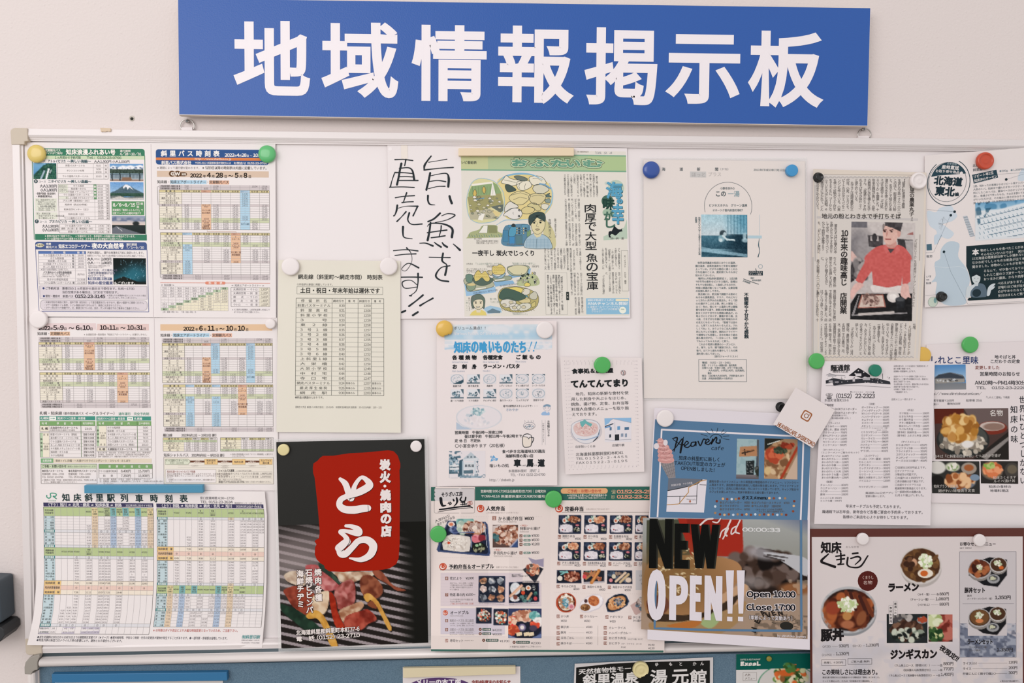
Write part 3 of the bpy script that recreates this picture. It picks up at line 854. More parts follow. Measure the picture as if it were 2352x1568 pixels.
q=A.canvas(254,494.5,331,535.5,'888',1.6);q.grad('8796b0','e2cfc4',0,.5);q.tex('5c6c8a',.45,5,9,.8,mask=(q.y<.3)*1.0,soft=.3);q.grad('2d3535','222a2b',.5,1);q.poly([(.12,.58),(.15,.58),(.9,1),(0,1),(0,.7)],'6b6f78');q.line(.15,.62,.3,.85,.012,'ddd');q.ell(.72,.42,.1,.12,'2a2f30',.4);A.pic(254,494.5,331,535.5,q)
A.part('night_tour_panel')
B1='4a5c8c'
A.rrect(75,554.5,334,572.5,6,B1,1,'1100');A.ell(86,563,10,4.5,'f0ead0',2);A.text(86,563,5.8,'予約制','55512c',an='c',b=.05)
A.text(100,560,6,'定期','f4f1ec',b=.05);A.text(100,567,6.4,'観光バス','f4f1ec',w=26,b=.05);A.text(129,565,10.5,'知床エコロジーツアー','f8f4f0',w=74,b=.04);A.text(206,563.5,13,'夜の大自然号','fbf7f2',w=75,b=.06)
A.text(286,560,6,'運行期間','f4f1ec',w=25,b=.04);A.text(286,567,7,'7／1～9／30','f8f4f0',w=41,b=.04)
A.stroke([(75.5,572),(80.5,714)],1.1,'646a96',3);A.stroke([(334,572),(336,714)],1.1,'646a96',3);A.hl(80,336,714.3,'5a6498',1.2)
A.rect(81.5,576,191.5,582.5,'5a76ae',2);A.text(112,579.3,5.5,'行　　　　程','f2eeee',b=.05);A.text(172,579.3,5.5,'時　間','f2eeee',b=.05)
v=582.5
for nm,m,t,h in(('ウトロ温泉バスターミナル','発','20:00',6.6),('ホテル知床前','発','20:03',6.6),('知床第一ホテル前','発','20:05',6.6),('キキ知床 ナチュラルリゾート','発','20:09',6.6),('北こぶし知床 ホテル＆リゾート','発','20:15',6.6),('※各ホテル前の停留所にてお待ち下さい。','','',5.3),('バス車内からの野生動物観察','','約70分',17),('各ホテル停留所巡回','','21:25頃',7),('ウトロ温泉バスターミナル','着','21:30頃',7)):
    yy=v+(h/2 if h<15 else 4.5)
    A.text(125 if h>6 else 120,yy,5.8 if h<15 else 6.3,nm,'55525a' if h<15 else '3a3a42',an='c',w=min(66,len(nm)*5.4),b=.0 if h<15 else .03)
    if h>15:A.text(122,yy+5,4.8,'（ネイチャーガイドがご案内致します）','55525a',an='c',w=68);A.text(122,yy+9,4,'※天候の良い場合に限り「星空鑑賞」を行います。','55525a',an='c',w=68)
    A.text(162,yy,5.3,m,'44444a',an='c',b=.03);A.text(180,v+h/2,5.4,t,'66626a',an='c');v+=h;A.hl(82,192,v,'a8a2a8',.5)
A.frame(82,576,192,v,'8a868c',.7);A.vl(167,582,v,'a8a2a8',.5)
A.text(195,579,6.8,'天候を調査し、運行の有無を17:00に決定いたします。','3c3c44',w=135);A.text(195,586,5.2,'尚運行については、各ホテル及び斜里バス(0152-23-3145)に確認して下さい。','55525a',w=135)
A.text(195,594,7.2,'大人','2c2c34',b=.06);A.text(209,594,5,'（中学生以上）','66646a',w=17);A.text(227,594,7.6,'2,000円','2c2c34',w=24,b=.04)
A.text(195,602.5,7.2,'小人','2c2c34',b=.06);A.text(209,602.5,5,'（小　学　生）','66646a',w=17);A.text(227,602.5,7.6,'1,000円','2c2c34',w=24,b=.04)
A.text(197,609,4,'幼児のお子さんも座席を必要とする','6a686e',w=50);A.text(197,612.7,4,'場合は小人料金となります。','6a686e',w=38)
A.lines(196,619.5,6.3,6.3,['当バスは、バス車内から','の野生動物観察が主体','のツアーです。'],'3c4466',b=.03);A.rect(196,636,251,642,'3f4a78',2);A.text(198,639,5.8,'天候の良い場合に限り','f2eeee',w=51,b=.05)
A.part('photo','small starry night sky picture')
q=A.canvas(255,591.5,331,651.5,'000',1.5);q.grad('16201f','1f3b44',0,.5);q.grad('1f3b44','26606e',.5,.85);q.ell(.55,.7,.5,.4,'2c6f80',.9,0,.8);q.ell(0,0,.5,.6,'141a19',.8,0,.8);q.ell(1,1,.35,.3,'1a3035',.8,0,.6)
q.poly([(0,.85),(.3,.7),(.5,.78),(.75,.9),(1,.93),(1,1),(0,1)],'1c211f')
r_=random.Random(4)
for k in range(46):
    x,y=r_.uniform(.2,1),r_.uniform(.02,.78);a=.2+(x-.5)*.5;q.line(x,y,x-.05*math.sin(a+.2),y+.07,.006,'8fc0d4',r_.uniform(.3,.8))
A.pic(255,591.5,331,651.5,q)
A.part('night_tour_panel')
A.text(195.5,648.5,8.2,'知床の星空鑑賞','3f4a78',w=58,b=.05);A.text(256,648.8,8,'もございます。','f4f1ee',w=54,b=.05,lay=5)
A.rect(83,656,332.5,685.5,'dcd3d8',1);A.frame(83,656,332.5,685.5,'a8a2aa',.7)
A.ell(92,661.5,2.4,2.4,'3f4a78',3);A.text(95.5,661.5,6.6,'ご予約方法','2c2c34',w=33,b=.03);A.text(135,661.5,7,'乗車日の１ヵ月前から前日まで受付ます。8:45～17:00','2c2c34',w=168,b=.01)
A.text(135,670,6.9,'当日空席がある場合は、17:30まで受付ます。','2c2c34',w=135,b=.01)
A.ell(92.5,679.5,2.4,2.4,'3f4a78',3);A.text(96,679.5,6.6,'受付・問合せ','2c2c34',w=34,b=.03);A.text(136,679.5,7,'斜里バス','2c2c34',w=25,b=.02);A.text(165,679.5,10,'0152-23-3145','24242c',w=70,b=.03)
A.text(239,677,4.5,'※定員となり次第締め切りとさせていただく場合','44444a',w=91);A.text(243,682,4.5,'がございます。予めご了承ください。','44444a',w=68)
A.rframe(84,688.5,332.5,711,8,'9a949c',.7)
A.rrect(84,688.5,332.5,711,8,'dcd3d8',1)
A.text(91,693.5,5.7,'・天候が良好な場合に限り、途中下車（約10分）して星空鑑賞を行いますので、暖かい服装でご乗車ください。','4a484e',w=237)
A.text(91,700,5.7,'・ツアー出発後トイレ休憩、トイレ施設はありませんので、事前にお済ませください。','4a484e',w=184)
A.text(91,706.5,5.7,'・ツアー中はすべて禁煙です。又、飲酒されている方、浴衣・サンダル履きでのご乗車はご遠慮ください。','4a484e',w=226)
A.part('page_fold');A.vl(346.5,329,727,'d2c8ca',1.2,1)
A.part('heading_band')
A.rrect(357.5,341,617,376,6,'35588e',1);A.rect(357.5,360,617,366,'d9824f',2)
for i,ch in enumerate('斜里バス時刻表'):A.text(369+i*20.1,350.5,14.5,ch,'f6f2ee',b=.05)
rich(A,516,357,[(9.5,'2022'),(5.6,'年'),(9.5,'4'),(5.6,'月'),(9.5,'28'),(5.6,'日 ～ '),(9.5,'10'),(5.6,'月')],w=82,col='f6f2ee',b=.05)
A.text(447,363,5.8,'http://www.sharibus.co.jp','f6ece0',w=84,b=.03);A.text(370,371.5,9,'斜里バス株式会社','f6f2ee',w=69,b=.04);A.text(447,372,6,'〒099-4112 斜里郡斜里町港町16-16','e6e4e6',w=83,b=.03);A.text(536,372,6,'お問合せ 0152-23-0766','f0ecec',w=77,b=.05)
A.text(360,383.5,6.6,'※期間によって運行便が変わります。','66605e',w=101);A.text(464,383,8,'※5月9日以降の時刻表は内面に記載しています。','3a3634',w=152,b=.015)
A.rect(359.5,390.5,617,404.5,'d8c0ac',1);A.ell(394,397,7,7,'6a4c34',2);A.ell(407,397,7,7,'6a4c34',2);A.ell(422,398,7,4.6,'6a4c34',2);A.rect(407,393.4,424,402.6,'6a4c34',2)
A.text(391,397.2,9.5,'GW','f6efe6',w=22,b=.07);A.text(416,398.4,5.4,'期間','f0e6da',b=.05)
rich(A,436,405,[(11.5,'2022'),(7,' 年 '),(14,'4'),(7,' 月 '),(14,'28'),(7,' 日 '),(11,'～ '),(14,'5'),(7,' 月 '),(14,'8'),(7,' 日')],w=141,col='241f1c',b=.04)
A.rect(390,411.5,473.5,420.5,'b4d3e6',1);A.rect(479.5,412,525.5,421,'e6b79c',1)
A.text(360,415.8,8,'知床線・知床エアポートライナー・定期観光バス','333',w=165,b=.02)
A.part('timetable_grid')
jr_rows(A,363.5,416,618,422.6,5.4,9,[[(0,'7:22'),(3,'11:08'),(7,'15:54'),(8,'17:08')],[(0,'7:26'),(2,'9:05'),(3,'11:11'),(8,'16:31')]],JN)
bus_table(A,364,416,618,434.3,5.3,5.6,'abTcdeQfg',True,0)
bus_table(A,365.5,416.5,618.5,532,5.28,5.6,'PbcdeTfhg',False,17)
jr_rows(A,367,418,618.5,628.5,5.6,9,[[(1,'11:11'),(4,'15:57'),(7,'17:15'),(8,'19:45')],[(1,'11:12'),(4,'16:33'),(7,'18:59'),(8,'21:19')]],JM)
A.stroke([(364,427),(360,427),(361,469),(364,469)],.7,'6a6664',3);A.stroke([(366,599),(363.5,599),(364,635),(367,635)],.7,'6a6664',3)
A.stroke([(474,526.5),(474,529.5),(541,529.5),(541,532)],.8,'b98c6c',3)
A.part('fare_table')
A.hl(363.5,619,647,'d88976',1);A.rrect(468,643.8,515,650.5,3.3,'de8f78',3.3);A.text(476,647.2,6.4,'料　金　表','faece4',w=32,b=.05,lay=5)
A.text(365,652.5,6,'≪ 知床線 ≫','44424a',w=32);A.text(529,652.5,6,'≪ 知床エアポートライナー ≫','44424a',w=77)
FT=[ts('72.8 59.6 56.6 54.8 50.5 46.2 40.6 31.6 斜里'),ts('41.2 28.0 25.0 23.2 18.9 14.6 9.0 滝 1,370'),ts('32.2 19.0 16.0 14.2 9.9 5.6 ウトロ 490 1,650'),ts('26.6 13.4 10.4 8.6 4.3 センター 340 730 1,800'),ts('- - - 4.3 岩尾別 290 530 910 1,960'),ts('- - - 五湖 290 480 700 1,070 2,000'),ts('16.2 3.0 知床峠 - - 560 790 - -'),ts('13.2 入口 210 - - 660 880 - -'),ts('羅臼 670 790 - - 1,190 1,360 - -')]
for i,row in enumerate(FT):
    for j,t in enumerate(row):
        x=364.5+j*17.4;y=656.5+i*6.05;hl_=j==8-i
        if hl_:A.rect(x,y,x+17.4,y+6.05,'b9cbac',2)
        elif j>8-i:A.rect(x,y,x+17.4,y+6.05,'ece4cc',2)
        A.text(x+8.7,y+3.05,5.2 if not hl_ else 4.4,t,'5a5760' if not hl_ else '2f4030',an='c',b=0 if not hl_ else .05,sl=.2 if j>8-i else 0)
for i in range(10):A.hl(364.5,521,656.5+i*6.05,'a09a9c',.45);A.vl(364.5+i*17.4,656.5,711,'a09a9c',.45)
A.text(368,714.2,4.6,'上段：距離＝単位：Km　　下段：料金＝単位：円','55525a',w=78)
for i,(a_,b_)in enumerate((('女満別空港 ～ ウトロ','3,300円'),('女満別空港 ～ 斜　里','2,100円'),('網　　走　～ ウトロ','2,600円'),('網　　走　～　斜　里','1,400円'),('ウトロ　　～　斜　里','1,650円'))):
    y=657+i*8.75;A.rect(593.5,y,618,y+8.75,'efe8d4',2);A.text(533,y+4.4,5.8,a_,'55525a',w=57);A.text(615.5,y+4.4,7.4,b_,'4a464c',an='r',w=19);A.hl(528,618,y,'8a8684',.6)
A.frame(528,657,618,700.7,'6f6b6a',.7);A.vl(593.5,657,700.7,'8a8684',.6)
A.text(530,708,5,'※バス車内の両替機は、1,000円札紙幣しか対応して','5a5760',w=88);A.text(534,713.5,5,'おりませんので予めご用意ください。','5a5760',w=62)

# ---- second leaflet
B=Page('bus_timetable','white bus timetable leaflet with pink and tan date bands, second from top left','timetable',
         [((68,729),(637,729)),((75,1126),(639,1126.5))],.0115,curl=lambda t,s:.0009+.0022*np.exp(-((t-.5)/.03)**2)*.5+.0008*np.sin(6*t)*s)
B.part('date_band');B.rect(86,742,220,757,'e3cfcf',1);B.poly([(223,743.5),(221,758),(341.5,758.5),(341.5,744)],'e3c9c4',1)
rich(B,88,757.5,[(11.5,'2022'),(7,'年'),(14,'5'),(7,'月'),(14,'9'),(7,'日'),(12,' ～ '),(14,'6'),(7,'月'),(14,'10'),(7,'日')],w=125,col='2a2022',b=.04)
rich(B,229,757,[(13.5,'10'),(7,'月'),(13.5,'11'),(7,'日'),(12,' ～ '),(13.5,'10'),(7,'月'),(13.5,'31'),(7,'日')],w=106,col='2a2022',b=.04)
B.rect(114.5,761.5,160,770.5,'e9c0a0',1);B.text(85,766,8,'知床線・定期観光バス','333',w=75,b=.02);B.text(192,768,5.4,'※女満別空港～知床間の「知床エアポートライナー」は運行しません。','6a6460',w=148)
B.part('timetable_grid')
jr_rows(B,88,141,341.5,774,5.6,8,[[(0,'7:22'),(3,'11:08'),(6,'15:54'),(7,'17:08')],[(0,'7:26'),(2,'9:05'),(3,'11:11'),(7,'16:31')]],JN)
bus_table(B,88,141,342,785.5,5.3,5.6,'abTcdefg',True,5)
bus_table(B,89,141,342.5,855,5.3,5.6,'zbcdeTfg',False,12)
jr_rows(B,90,142,343,926,5.2,8,[[(1,'11:11'),(4,'15:57'),(6,'17:15'),(7,'19:45')],[(1,'11:12'),(4,'16:33'),(7,'18:59')]],JM)
B.part('express_timetable')
B.text(87,948.5,8.8,'札幌・知床線','333',w=52,b=.015);B.text(142,949,7,'(都市間高速バス','444',w=47,b=.01);B.text(192,949,8.4,'イーグルライナー)','333',w=68,b=.015);B.text(269,950,7.2,'通年運行　完全予約制','4a8f78',w=71,b=.02)
T1='4a9484';G2='7fa86e'
B.rect(87,955.5,215.5,965,T1,1);B.rect(218,956,344,965.5,T1,1)
B.text(89,960.3,6.4,'札幌発','eef0ea',b=.05);B.text(107,960.3,8,'➡','eef0ea',w=16);B.text(127,960.3,6.4,'(知床)ウトロ温泉・斜里着','eef0ea',w=66,b=.04)
B.text(220,961,6.4,'(知床)ウトロ温泉・斜里発','eef0ea',w=64,b=.04);B.text(287,961,8,'➡','eef0ea',w=14);B.text(305,961,6.4,'札幌着','eef0ea',b=.05)
for u0,ua,ub,u1 in((87,108.5,182,215.5),(218,240.5,312,344.5)):
    B.rect(u0,966.5,u1,977.5,G2,1);B.text((u0+ua)/2,972,5.6,'地 域','eef0e6',an='c',b=.04);B.text((ua+ub)/2,972,5.6,'停　　留　　所','eef0e6',an='c',w=38,b=.04);B.text((ub+u1)/2,972,5.4,'夜行便時刻' if u0<100 else '日中便時刻','eef0e6',an='c',w=25,b=.04)
B.frame(87,977.5,215.5,990.5,'77726f',.7);B.rect(87,977.5,108.5,990.5,'ece4d2',1);B.text(98,984,6.6,'札 幌','3a3634',an='c',b=.05);B.text(111,982,6,'北海道中央バスターミナル','3a3634',w=64,b=.03);B.text(111,987.5,4.4,'札幌市中央区大通東1丁目3番地','66605e',w=57);B.text(199,984.5,6.6,'23:15','4a4644',an='c')
B.rect(87,993.5,93.5,1049.5,'b6ccac',1);B.text(90.2,1004,5,'降車専用','33492f',vert=True,wid=34,b=.04);B.rect(93.5,993.5,108.5,1049.5,'ece4d2',1);B.text(101,998,5.4,'斜　里','44403a',an='c',w=12);B.lines(101,1019,6,5.2,['ウトロ','温泉','(知床)'],'44403a',an='c')
for i,(a_,b_)in enumerate((('斜里バスターミナル（駅前）','5:45'),('道の駅うとろ・シリエトク前','6:28'),('ウトロ温泉バスターミナル','6:30'),('北こぶし知床 ホテル＆リゾート前','6:34'),('キキ知床 ナチュラルリゾート前','6:39'),('知床第一ホテル前','6:42'),('ホテル知床前','6:45'))):
    y=993.5+i*8;B.hl(108.5,215.5,y,'8f8a88',.5);B.text(111,y+4,5.6,a_,'4a4644',w=min(68,len(a_)*5));B.text(212,y+4,5.6,'翌朝 %s頃'%b_,'4a4644',an='r',w=25,b=.02)
B.frame(87,993.5,215.5,1049.5,'6f6a68',.7);B.vl(108.5,966.5,1049.5,'8f8a88',.5);B.vl(182,966.5,1049.5,'5c7a50',1)
B.frame(218,977.5,344.5,1024.5,'77726f',.7);B.rect(218,977.5,224,1024.5,'b6ccac',1);B.text(221,984,5,'乗車専用','33492f',vert=True,wid=34,b=.04);B.rect(224,977.5,240.5,1024.5,'ece4d2',1);B.lines(232,994,6,5.2,['ウトロ','温泉','(知床)'],'44403a',an='c');B.text(232,1020.5,5.4,'斜　里','44403a',an='c',w=12)
for i,(a_,b_)in enumerate((('ホテル知床前','9:00'),('知床第一ホテル前','9:04'),('キキ知床 ナチュラルリゾート前','9:08'),('北こぶし知床 ホテル＆リゾート前','9:15'),('ウトロ温泉バスターミナル','9:20'),('斜里バスターミナル（駅前）','10:10'))):
    y=977.5+i*7.85;B.hl(240.5,344.5,y,'8f8a88',.5);B.text(243,y+4,5.6,a_,'4a4644',w=min(66,len(a_)*5));B.text(337,y+4,6,b_,'4a4644',an='r')
B.vl(240.5,966.5,1036,'8f8a88',.5);B.vl(312,966.5,1036,'5c7a50',1);B.frame(218,1027,344.5,1035.5,'77726f',.7);B.rect(218,1027,240.5,1035.5,'ece4d2',1);B.text(230,1031.3,6,'札 幌','3a3634',an='c',b=.05);B.text(243,1031.3,6,'札幌駅前バスターミナル','3a3634',w=58,b=.03);B.text(338,1031.5,6,'16:15頃','4a4644',an='r')
B.lines(220,1039,4.5,4.4,['菊水元町7条・時計台前・北2条西3丁目にも停車します。(降車専用)','日中便は、道の駅白滝・セブンイレブン東藻琴店前で約10分間停車します。','気象・道路状況により、到着が遅れる場合がございますのでご了承ください。'],'66605e',w=122)
B.rect(88,1052.5,344.5,1062.5,'e3d6c2',1);B.rect(88,1052.5,117,1062.5,'7fae80',2);B.text(92,1057.5,6,'主要装備','eef0e6',w=21,b=.04);B.text(122,1057.8,6.3,'車内トイレ完備・一人掛けリクライニングシート・スリッパ・おしぼり','4a463c',w=174,b=.01)
B.rect(88,1065.5,217.5,1075.5,'c9d6b6',1);B.frame(88,1065.5,217.5,1110,'77726f',.8);B.hl(88,217.5,1075.5,'77726f',.5);B.text(90,1070.5,7,'ご予約・お問い合わせ','2f3a30',w=57,b=.04);B.text(149,1071,5,'(乗車2ヶ月前から受け付けいたします)','55594c',w=66)
B.text(90,1081,6,'◆斜里バスターミナル','3a3634',w=49,b=.015);B.text(151,1081,6,'◆北海道中央バスターミナル','3a3634',w=65,b=.015);B.text(90,1088.5,5.8,'営業時間：8:00～17:00','55504e',w=51);B.text(151,1088.5,5.8,'営業時間：7:30～18:00','55504e',w=52)
B.text(90,1095,6,'TEL (0152) 23-0766','55504e',w=49);B.text(151,1095,6,'TEL 0570-200-600','55504e',w=49);B.text(90,1102,4.9,'※回数券のご利用・学生証・身障者手帳をお持ちの方は、予約時にお申し出','66605e',w=126);B.text(94,1107,4.9,'下さい。(乗車時に確認させていただきます。)','66605e',w=77)
B.rect(222,1065.5,346,1076,G2,1);B.text(244,1070.8,5.8,'運　　賃　　片　　道　　往　　復','eef0e6',w=92,b=.04)
for i,(a_,b_,c_)in enumerate((('ウトロ温泉(知床)','8,400円','15,700円'),('斜　　里','7,350円','13,900円'))):
    y=1076+i*10.7;B.text(243,y+5.4,5.8,a_,'4a4644',an='c');B.text(284.5,y+5.4,7.6,b_,'44403e',an='c',w=23,b=.01);B.text(326,y+5.4,7.6,c_,'44403e',an='c',w=26,b=.01);B.hl(222,346,y,'8f8a88',.5)
B.frame(222,1065.5,346,1097.5,'77726f',.7);B.vl(264,1065.5,1097.5,'8f8a88',.5);B.vl(305,1065.5,1097.5,'8f8a88',.5)
B.lines(223,1100.5,4.4,4.4,['注：佐呂間・東藻琴・小清水・清里にも停留所がございます。','注：回数券（4枚綴り）・学生割引もございます。ご利用の方はお問い合わ','　　せください。'],'66605e')
B.part('page_fold');B.vl(354,731,1126,'d2c8ca',1.2,1)
B.part('date_band');B.rect(368,744.5,625,759,'e3c2a0',1)
rich(B,421,759,[(11.5,'2022'),(7,' 年 '),(14.5,'6'),(7,' 月 '),(14.5,'11'),(7,' 日 '),(12,'～ '),(14.5,'10'),(7,' 月 '),(14.5,'10'),(7,' 日')],w=150,col='241c18',b=.04)
B.rect(396.5,765,480.5,774,'b4d3e6',1);B.rect(486.5,765.3,532.5,774.3,'e9b8a0',1);B.text(368,769.6,8,'知床線・知床エアポートライナー・定期観光バス','333',w=164,b=.02)
B.part('timetable_grid')
jr_rows(B,371,422.5,625,776.5,5.3,10,[[(0,'7:22'),(4,'11:08'),(8,'15:54'),(9,'17:08')],[(0,'7:26'),(2,'9:05'),(4,'11:11'),(9,'16:31')]],JN)
bus_table(B,371.5,423,625.5,788,5.32,5.6,'abTPcdeQfg',True,0)
bus_table(B,373,424.5,626,883,5.32,5.6,'PbcQdeTfhg',False,17)
jr_rows(B,374,425.5,626.5,981,5,10,[[(1,'11:11'),(5,'15:57'),(8,'17:15'),(9,'19:45')],[(1,'11:12'),(5,'16:33'),(8,'18:59'),(9,'21:19')]],JM)
B.part('short_line_timetable')
B.text(371,999,7.6,'羅臼線','3a3634',w=22,b=.02);B.text(414,999,7,'2022年6月11日 ～ 10月10日 運行','3a3634',w=81,b=.03)
def small_tab(u0,u1,v0,nm,heads,rows,gi):
    cn=u0+(u1-u0)*.39;cw=(u1-cn)/4
    B.rect(u0,v0,cn,v0+5.2,'d6cc98',1);B.text((u0+cn)/2,v0+2.6,4.4,'運 行 会 社','3a382c',an='c',w=26,b=.04)
    for j,h in enumerate(heads):
        if h=='斜':B.rect(cn+j*cw,v0,cn+(j+1)*cw,v0+5.2,'d6cc98',1)
        B.text(cn+(j+.5)*cw,v0+2.6,4.2,('斜里' if h=='斜' else '阿寒')+'バス','4a4834',an='c',w=cw*.8,b=.04)
    for i,r in enumerate(rows):
        y=v0+5.2+i*5.2
        B.rect(u0,y,cn,y+5.2,'ece4cc',1)
        if i==gi:B.rect(u0,y,u1,y+5.2,'c9d4b0',2)
        B.text((u0+cn)/2,y+2.6,4.7,nm[i],'4a4644',an='c',w=min((cn-u0)*.92,len(nm[i])*4.5));B.hl(u0,u1,y,'8f8a88',.45)
        for j,t in enumerate(ts(r)):B.text(cn+(j+.5)*cw,y+2.6,5.2,t,'55504e',an='c')
    B.frame(u0,v0,u1,v0+31.2,'77726f',.7)
    for j in range(4):B.vl(cn+j*cw,v0,v0+31.2,'8f8a88',.45)
small_tab(371.5,496,1004.5,['ウトロ温泉バスターミナル','知床自然センター','知　床　峠','羅臼湖入り口','羅　　　臼'],'斜阿斜阿',['9:20 10:20 12:30 15:10','9:28 10:28 12:38 15:18','9:45 10:45 12:55 15:35','9:48 10:48 12:58 15:38','10:10 11:10 13:20 16:00'],0)
small_tab(504,626.5,1004.5,['羅　　　臼','羅臼湖入り口','知　床　峠','知床自然センター','ウトロ温泉バスターミナル'],'阿斜斜阿',['9:10 10:20 13:20 14:20','9:30 10:40 13:40 14:40','9:35 10:45 13:45 14:45','9:53 11:00 14:00 15:00','10:00 11:10 14:10 15:10'],4)
B.part('shuttle_panel')
B.text(372.5,1044.5,8.2,'知床シャトルバス','3a3634',w=58,b=.015);B.text(437,1045,7.2,'2022年8月6日 ～ 8月15日 運行','3a3634',w=76,b=.03);B.text(527,1042.5,4.6,'※知床の環境保護のための「マイカー規制期間」に運行する','66605e',w=98);B.text(531,1046.7,4.6,'シャトルバスです。','66605e',w=31)
B.rect(372.5,1049.5,626.5,1111,'ece4d8',1);B.frame(372.5,1049.5,626.5,1111,'8a8480',.8)
B.rect(430,1057,600,1061.5,'6a4232',2)
B.poly([(376,1053.5),(376,1066),(429,1066),(434,1059.5),(429,1053.5)],'dde0cc',3);B.stroke([(376,1053.5),(376,1066),(429,1066),(434,1059.5),(429,1053.5),(376,1053.5)],.7,'7a8468',3.5);B.text(402.5,1057,5.6,'ウトロ温泉バスターミナル','33402c',an='c',w=52,b=.03);B.text(403,1062.5,5.6,'8:30～16:30発','44503c',an='c',w=32)
for x0,x1,t in((467,497,['知床自然','センター']),(531,561,['知床五湖']),(594,623.5,['カムイワッカ','湯の滝'])):
    B.rect(x0,1053.5,x1,1066,'ecc88e',3);B.frame(x0,1053.5,x1,1066,'9a7a4a',.6,3.5)
    for i,a_ in enumerate(t):B.text((x0+x1)/2,1059.8+(i-(len(t)-1)/2)*5.6,5.2,a_,'3a2c1c',an='c',w=min(24,len(a_)*5.2),b=.05)
for x in(451,514,577):B.text(x,1057.2,5,'20分','eee0d4',an='c',b=.05);B.text(x,1062,4.6,'間隔運行','eee0d4',an='c',b=.04)
for x,t in((444,'<10分>'),(514,'<15分>'),(577,'<20分>')):B.text(x,1069,4.6,t,'8a8076',an='c')
B.text(514,1073.3,4.6,'<53分>','8a8076',an='c');B.hl(405,609,1069,'a89e94',.4,2);B.hl(405,609,1073,'a89e94',.4,2)
B.rect(377,1077.5,493,1107.5,'f0e8e6',2);B.frame(377,1077.5,493,1107.5,'8a8480',.6);B.text(380,1082.5,6,'知床五湖へもシャトルバスで快適','84443c',w=65,b=.03)
B.lines(380,1088,4.4,4.4,['知床五湖駐車場までは車輌の乗り入れができますが、大変混雑するため同','駐車場に駐車してシャトルバスへ乗車することはできませんのでご注意く','ださい。'],'5a4a46');B.text(381,1101.3,4.3,'＊渋滞時にはシャトルバスの運行を優先していますので、渋滞の影響を受けま','5a4a46',w=109);B.text(384,1105.3,4.3,'せん。','5a4a46')
B.text(498.5,1080,6,'シャトルバス運賃','2f2c2a',w=37,b=.05);B.text(538,1080.5,4.2,'（ ）内は小学生以下の運賃','66605e',w=37);B.text(499,1087,5.3,'ウトロ温泉バスターミナル ～ カムイワッカ 間 往復　1,980円(1,000)','4a4644',w=124);B.text(499,1094,5.3,'知 床 自 然 セ ン タ ー ～ カムイワッカ 間 往復　1,300円(650)','4a4644',w=122)
for y in(1082.5,1090.3,1097.5):B.hl(498,623,y,'a89e94',.5)
B.text(499,1101,4.8,'乗り・時刻についてのご不明な点は、','66605e',w=56);B.text(499,1106,6,'斜里バスTEL0152-23-0766','3a3634',w=60,b=.04);B.text(561,1106,5,'(8:00～17:00) までお問合せください。','66605e',w=62)
for pth in(A,B):pass
# ---- train timetable poster; its lower left corner leans out from the board
def ctrain(t,s):
    return .0008+.004*np.clip((s-.6)/.4,0,1)**2+.012*np.clip((s-.35)/.55,0,1)**1.5*np.clip(1-t*1.6,0,1)**2+.0035*np.exp(-((t-.96)/.07)**2)+.0015*np.sin(t*7)**2*s
C=Page('train_timetable','white train timetable with green table heads, hung by a blue bar, lower left corner curling','timetable',
         [((78.5,1124),(608,1128)),((82,1180),(613,1184)),((83.5,1330),(612,1335)),((79,1400),(609,1402)),((71,1445),(605,1447)),((62,1481),(602,1487))],.0125,curl=ctrain)
def iv(x,y):return inv_page(C,x,y)
C.part('heading')
g='4f9c82'
C.brush([(106.5,1137),(106.5,1141),(111,1143.5),(115.5,1140),(115.5,1132.5),(126,1132.5),(128.5,1135.5),(126,1139),(121,1139),(128,1144.5)],2.4,g,3)
C.text(108,1149,4,'JR北海道','9ab5a8',w=19)
for x,ch in zip((141,167,193,218,244,275,309,343,377,411),'知床斜里駅列車時刻表'):C.text(x,1141.5 if x<300 else 1142,18.5,ch,'22393a',b=.035)
C.text(458,1140.5,7,'窓口営業時間 6:30～17:50','3c3a44',w=78,b=.015);C.text(458,1149.5,8.4,'TEL 0152-23-2634','33323c',w=74,b=.015);C.text(535,1151.5,4.8,'(電話案内センターに転送されます)','55525a',w=64)
C.part('heading_band')
D1='413e5e'
C.rect(97.5,1153.5,349.5,1162.5,D1,1);C.rect(356.5,1154,602,1163,D1,1)
C.text(104,1158.2,8.4,'（下り）旭川 ⇒ 北見・網走 ⇒ 知床斜里 ⇒ 釧路','f2eef0',w=173,b=.035);C.text(286,1158.8,6,'2022年3月12日ダイヤ改正','ece8ec',w=61,b=.02)
C.text(364,1158.6,8.4,'（上り）釧路 ⇒ 知床斜里 ⇒ 網走・北見 ⇒ 旭川','f2eef0',w=166,b=.035);C.text(539,1159.4,6,'2022年3月12日ダイヤ改正','ece8ec',w=59,b=.02)
C.part('timetable_grid')
GR,BL,OR,BK,LB='b9c894','b5c8e0','ead2b4','dfdde0','c3d5da'
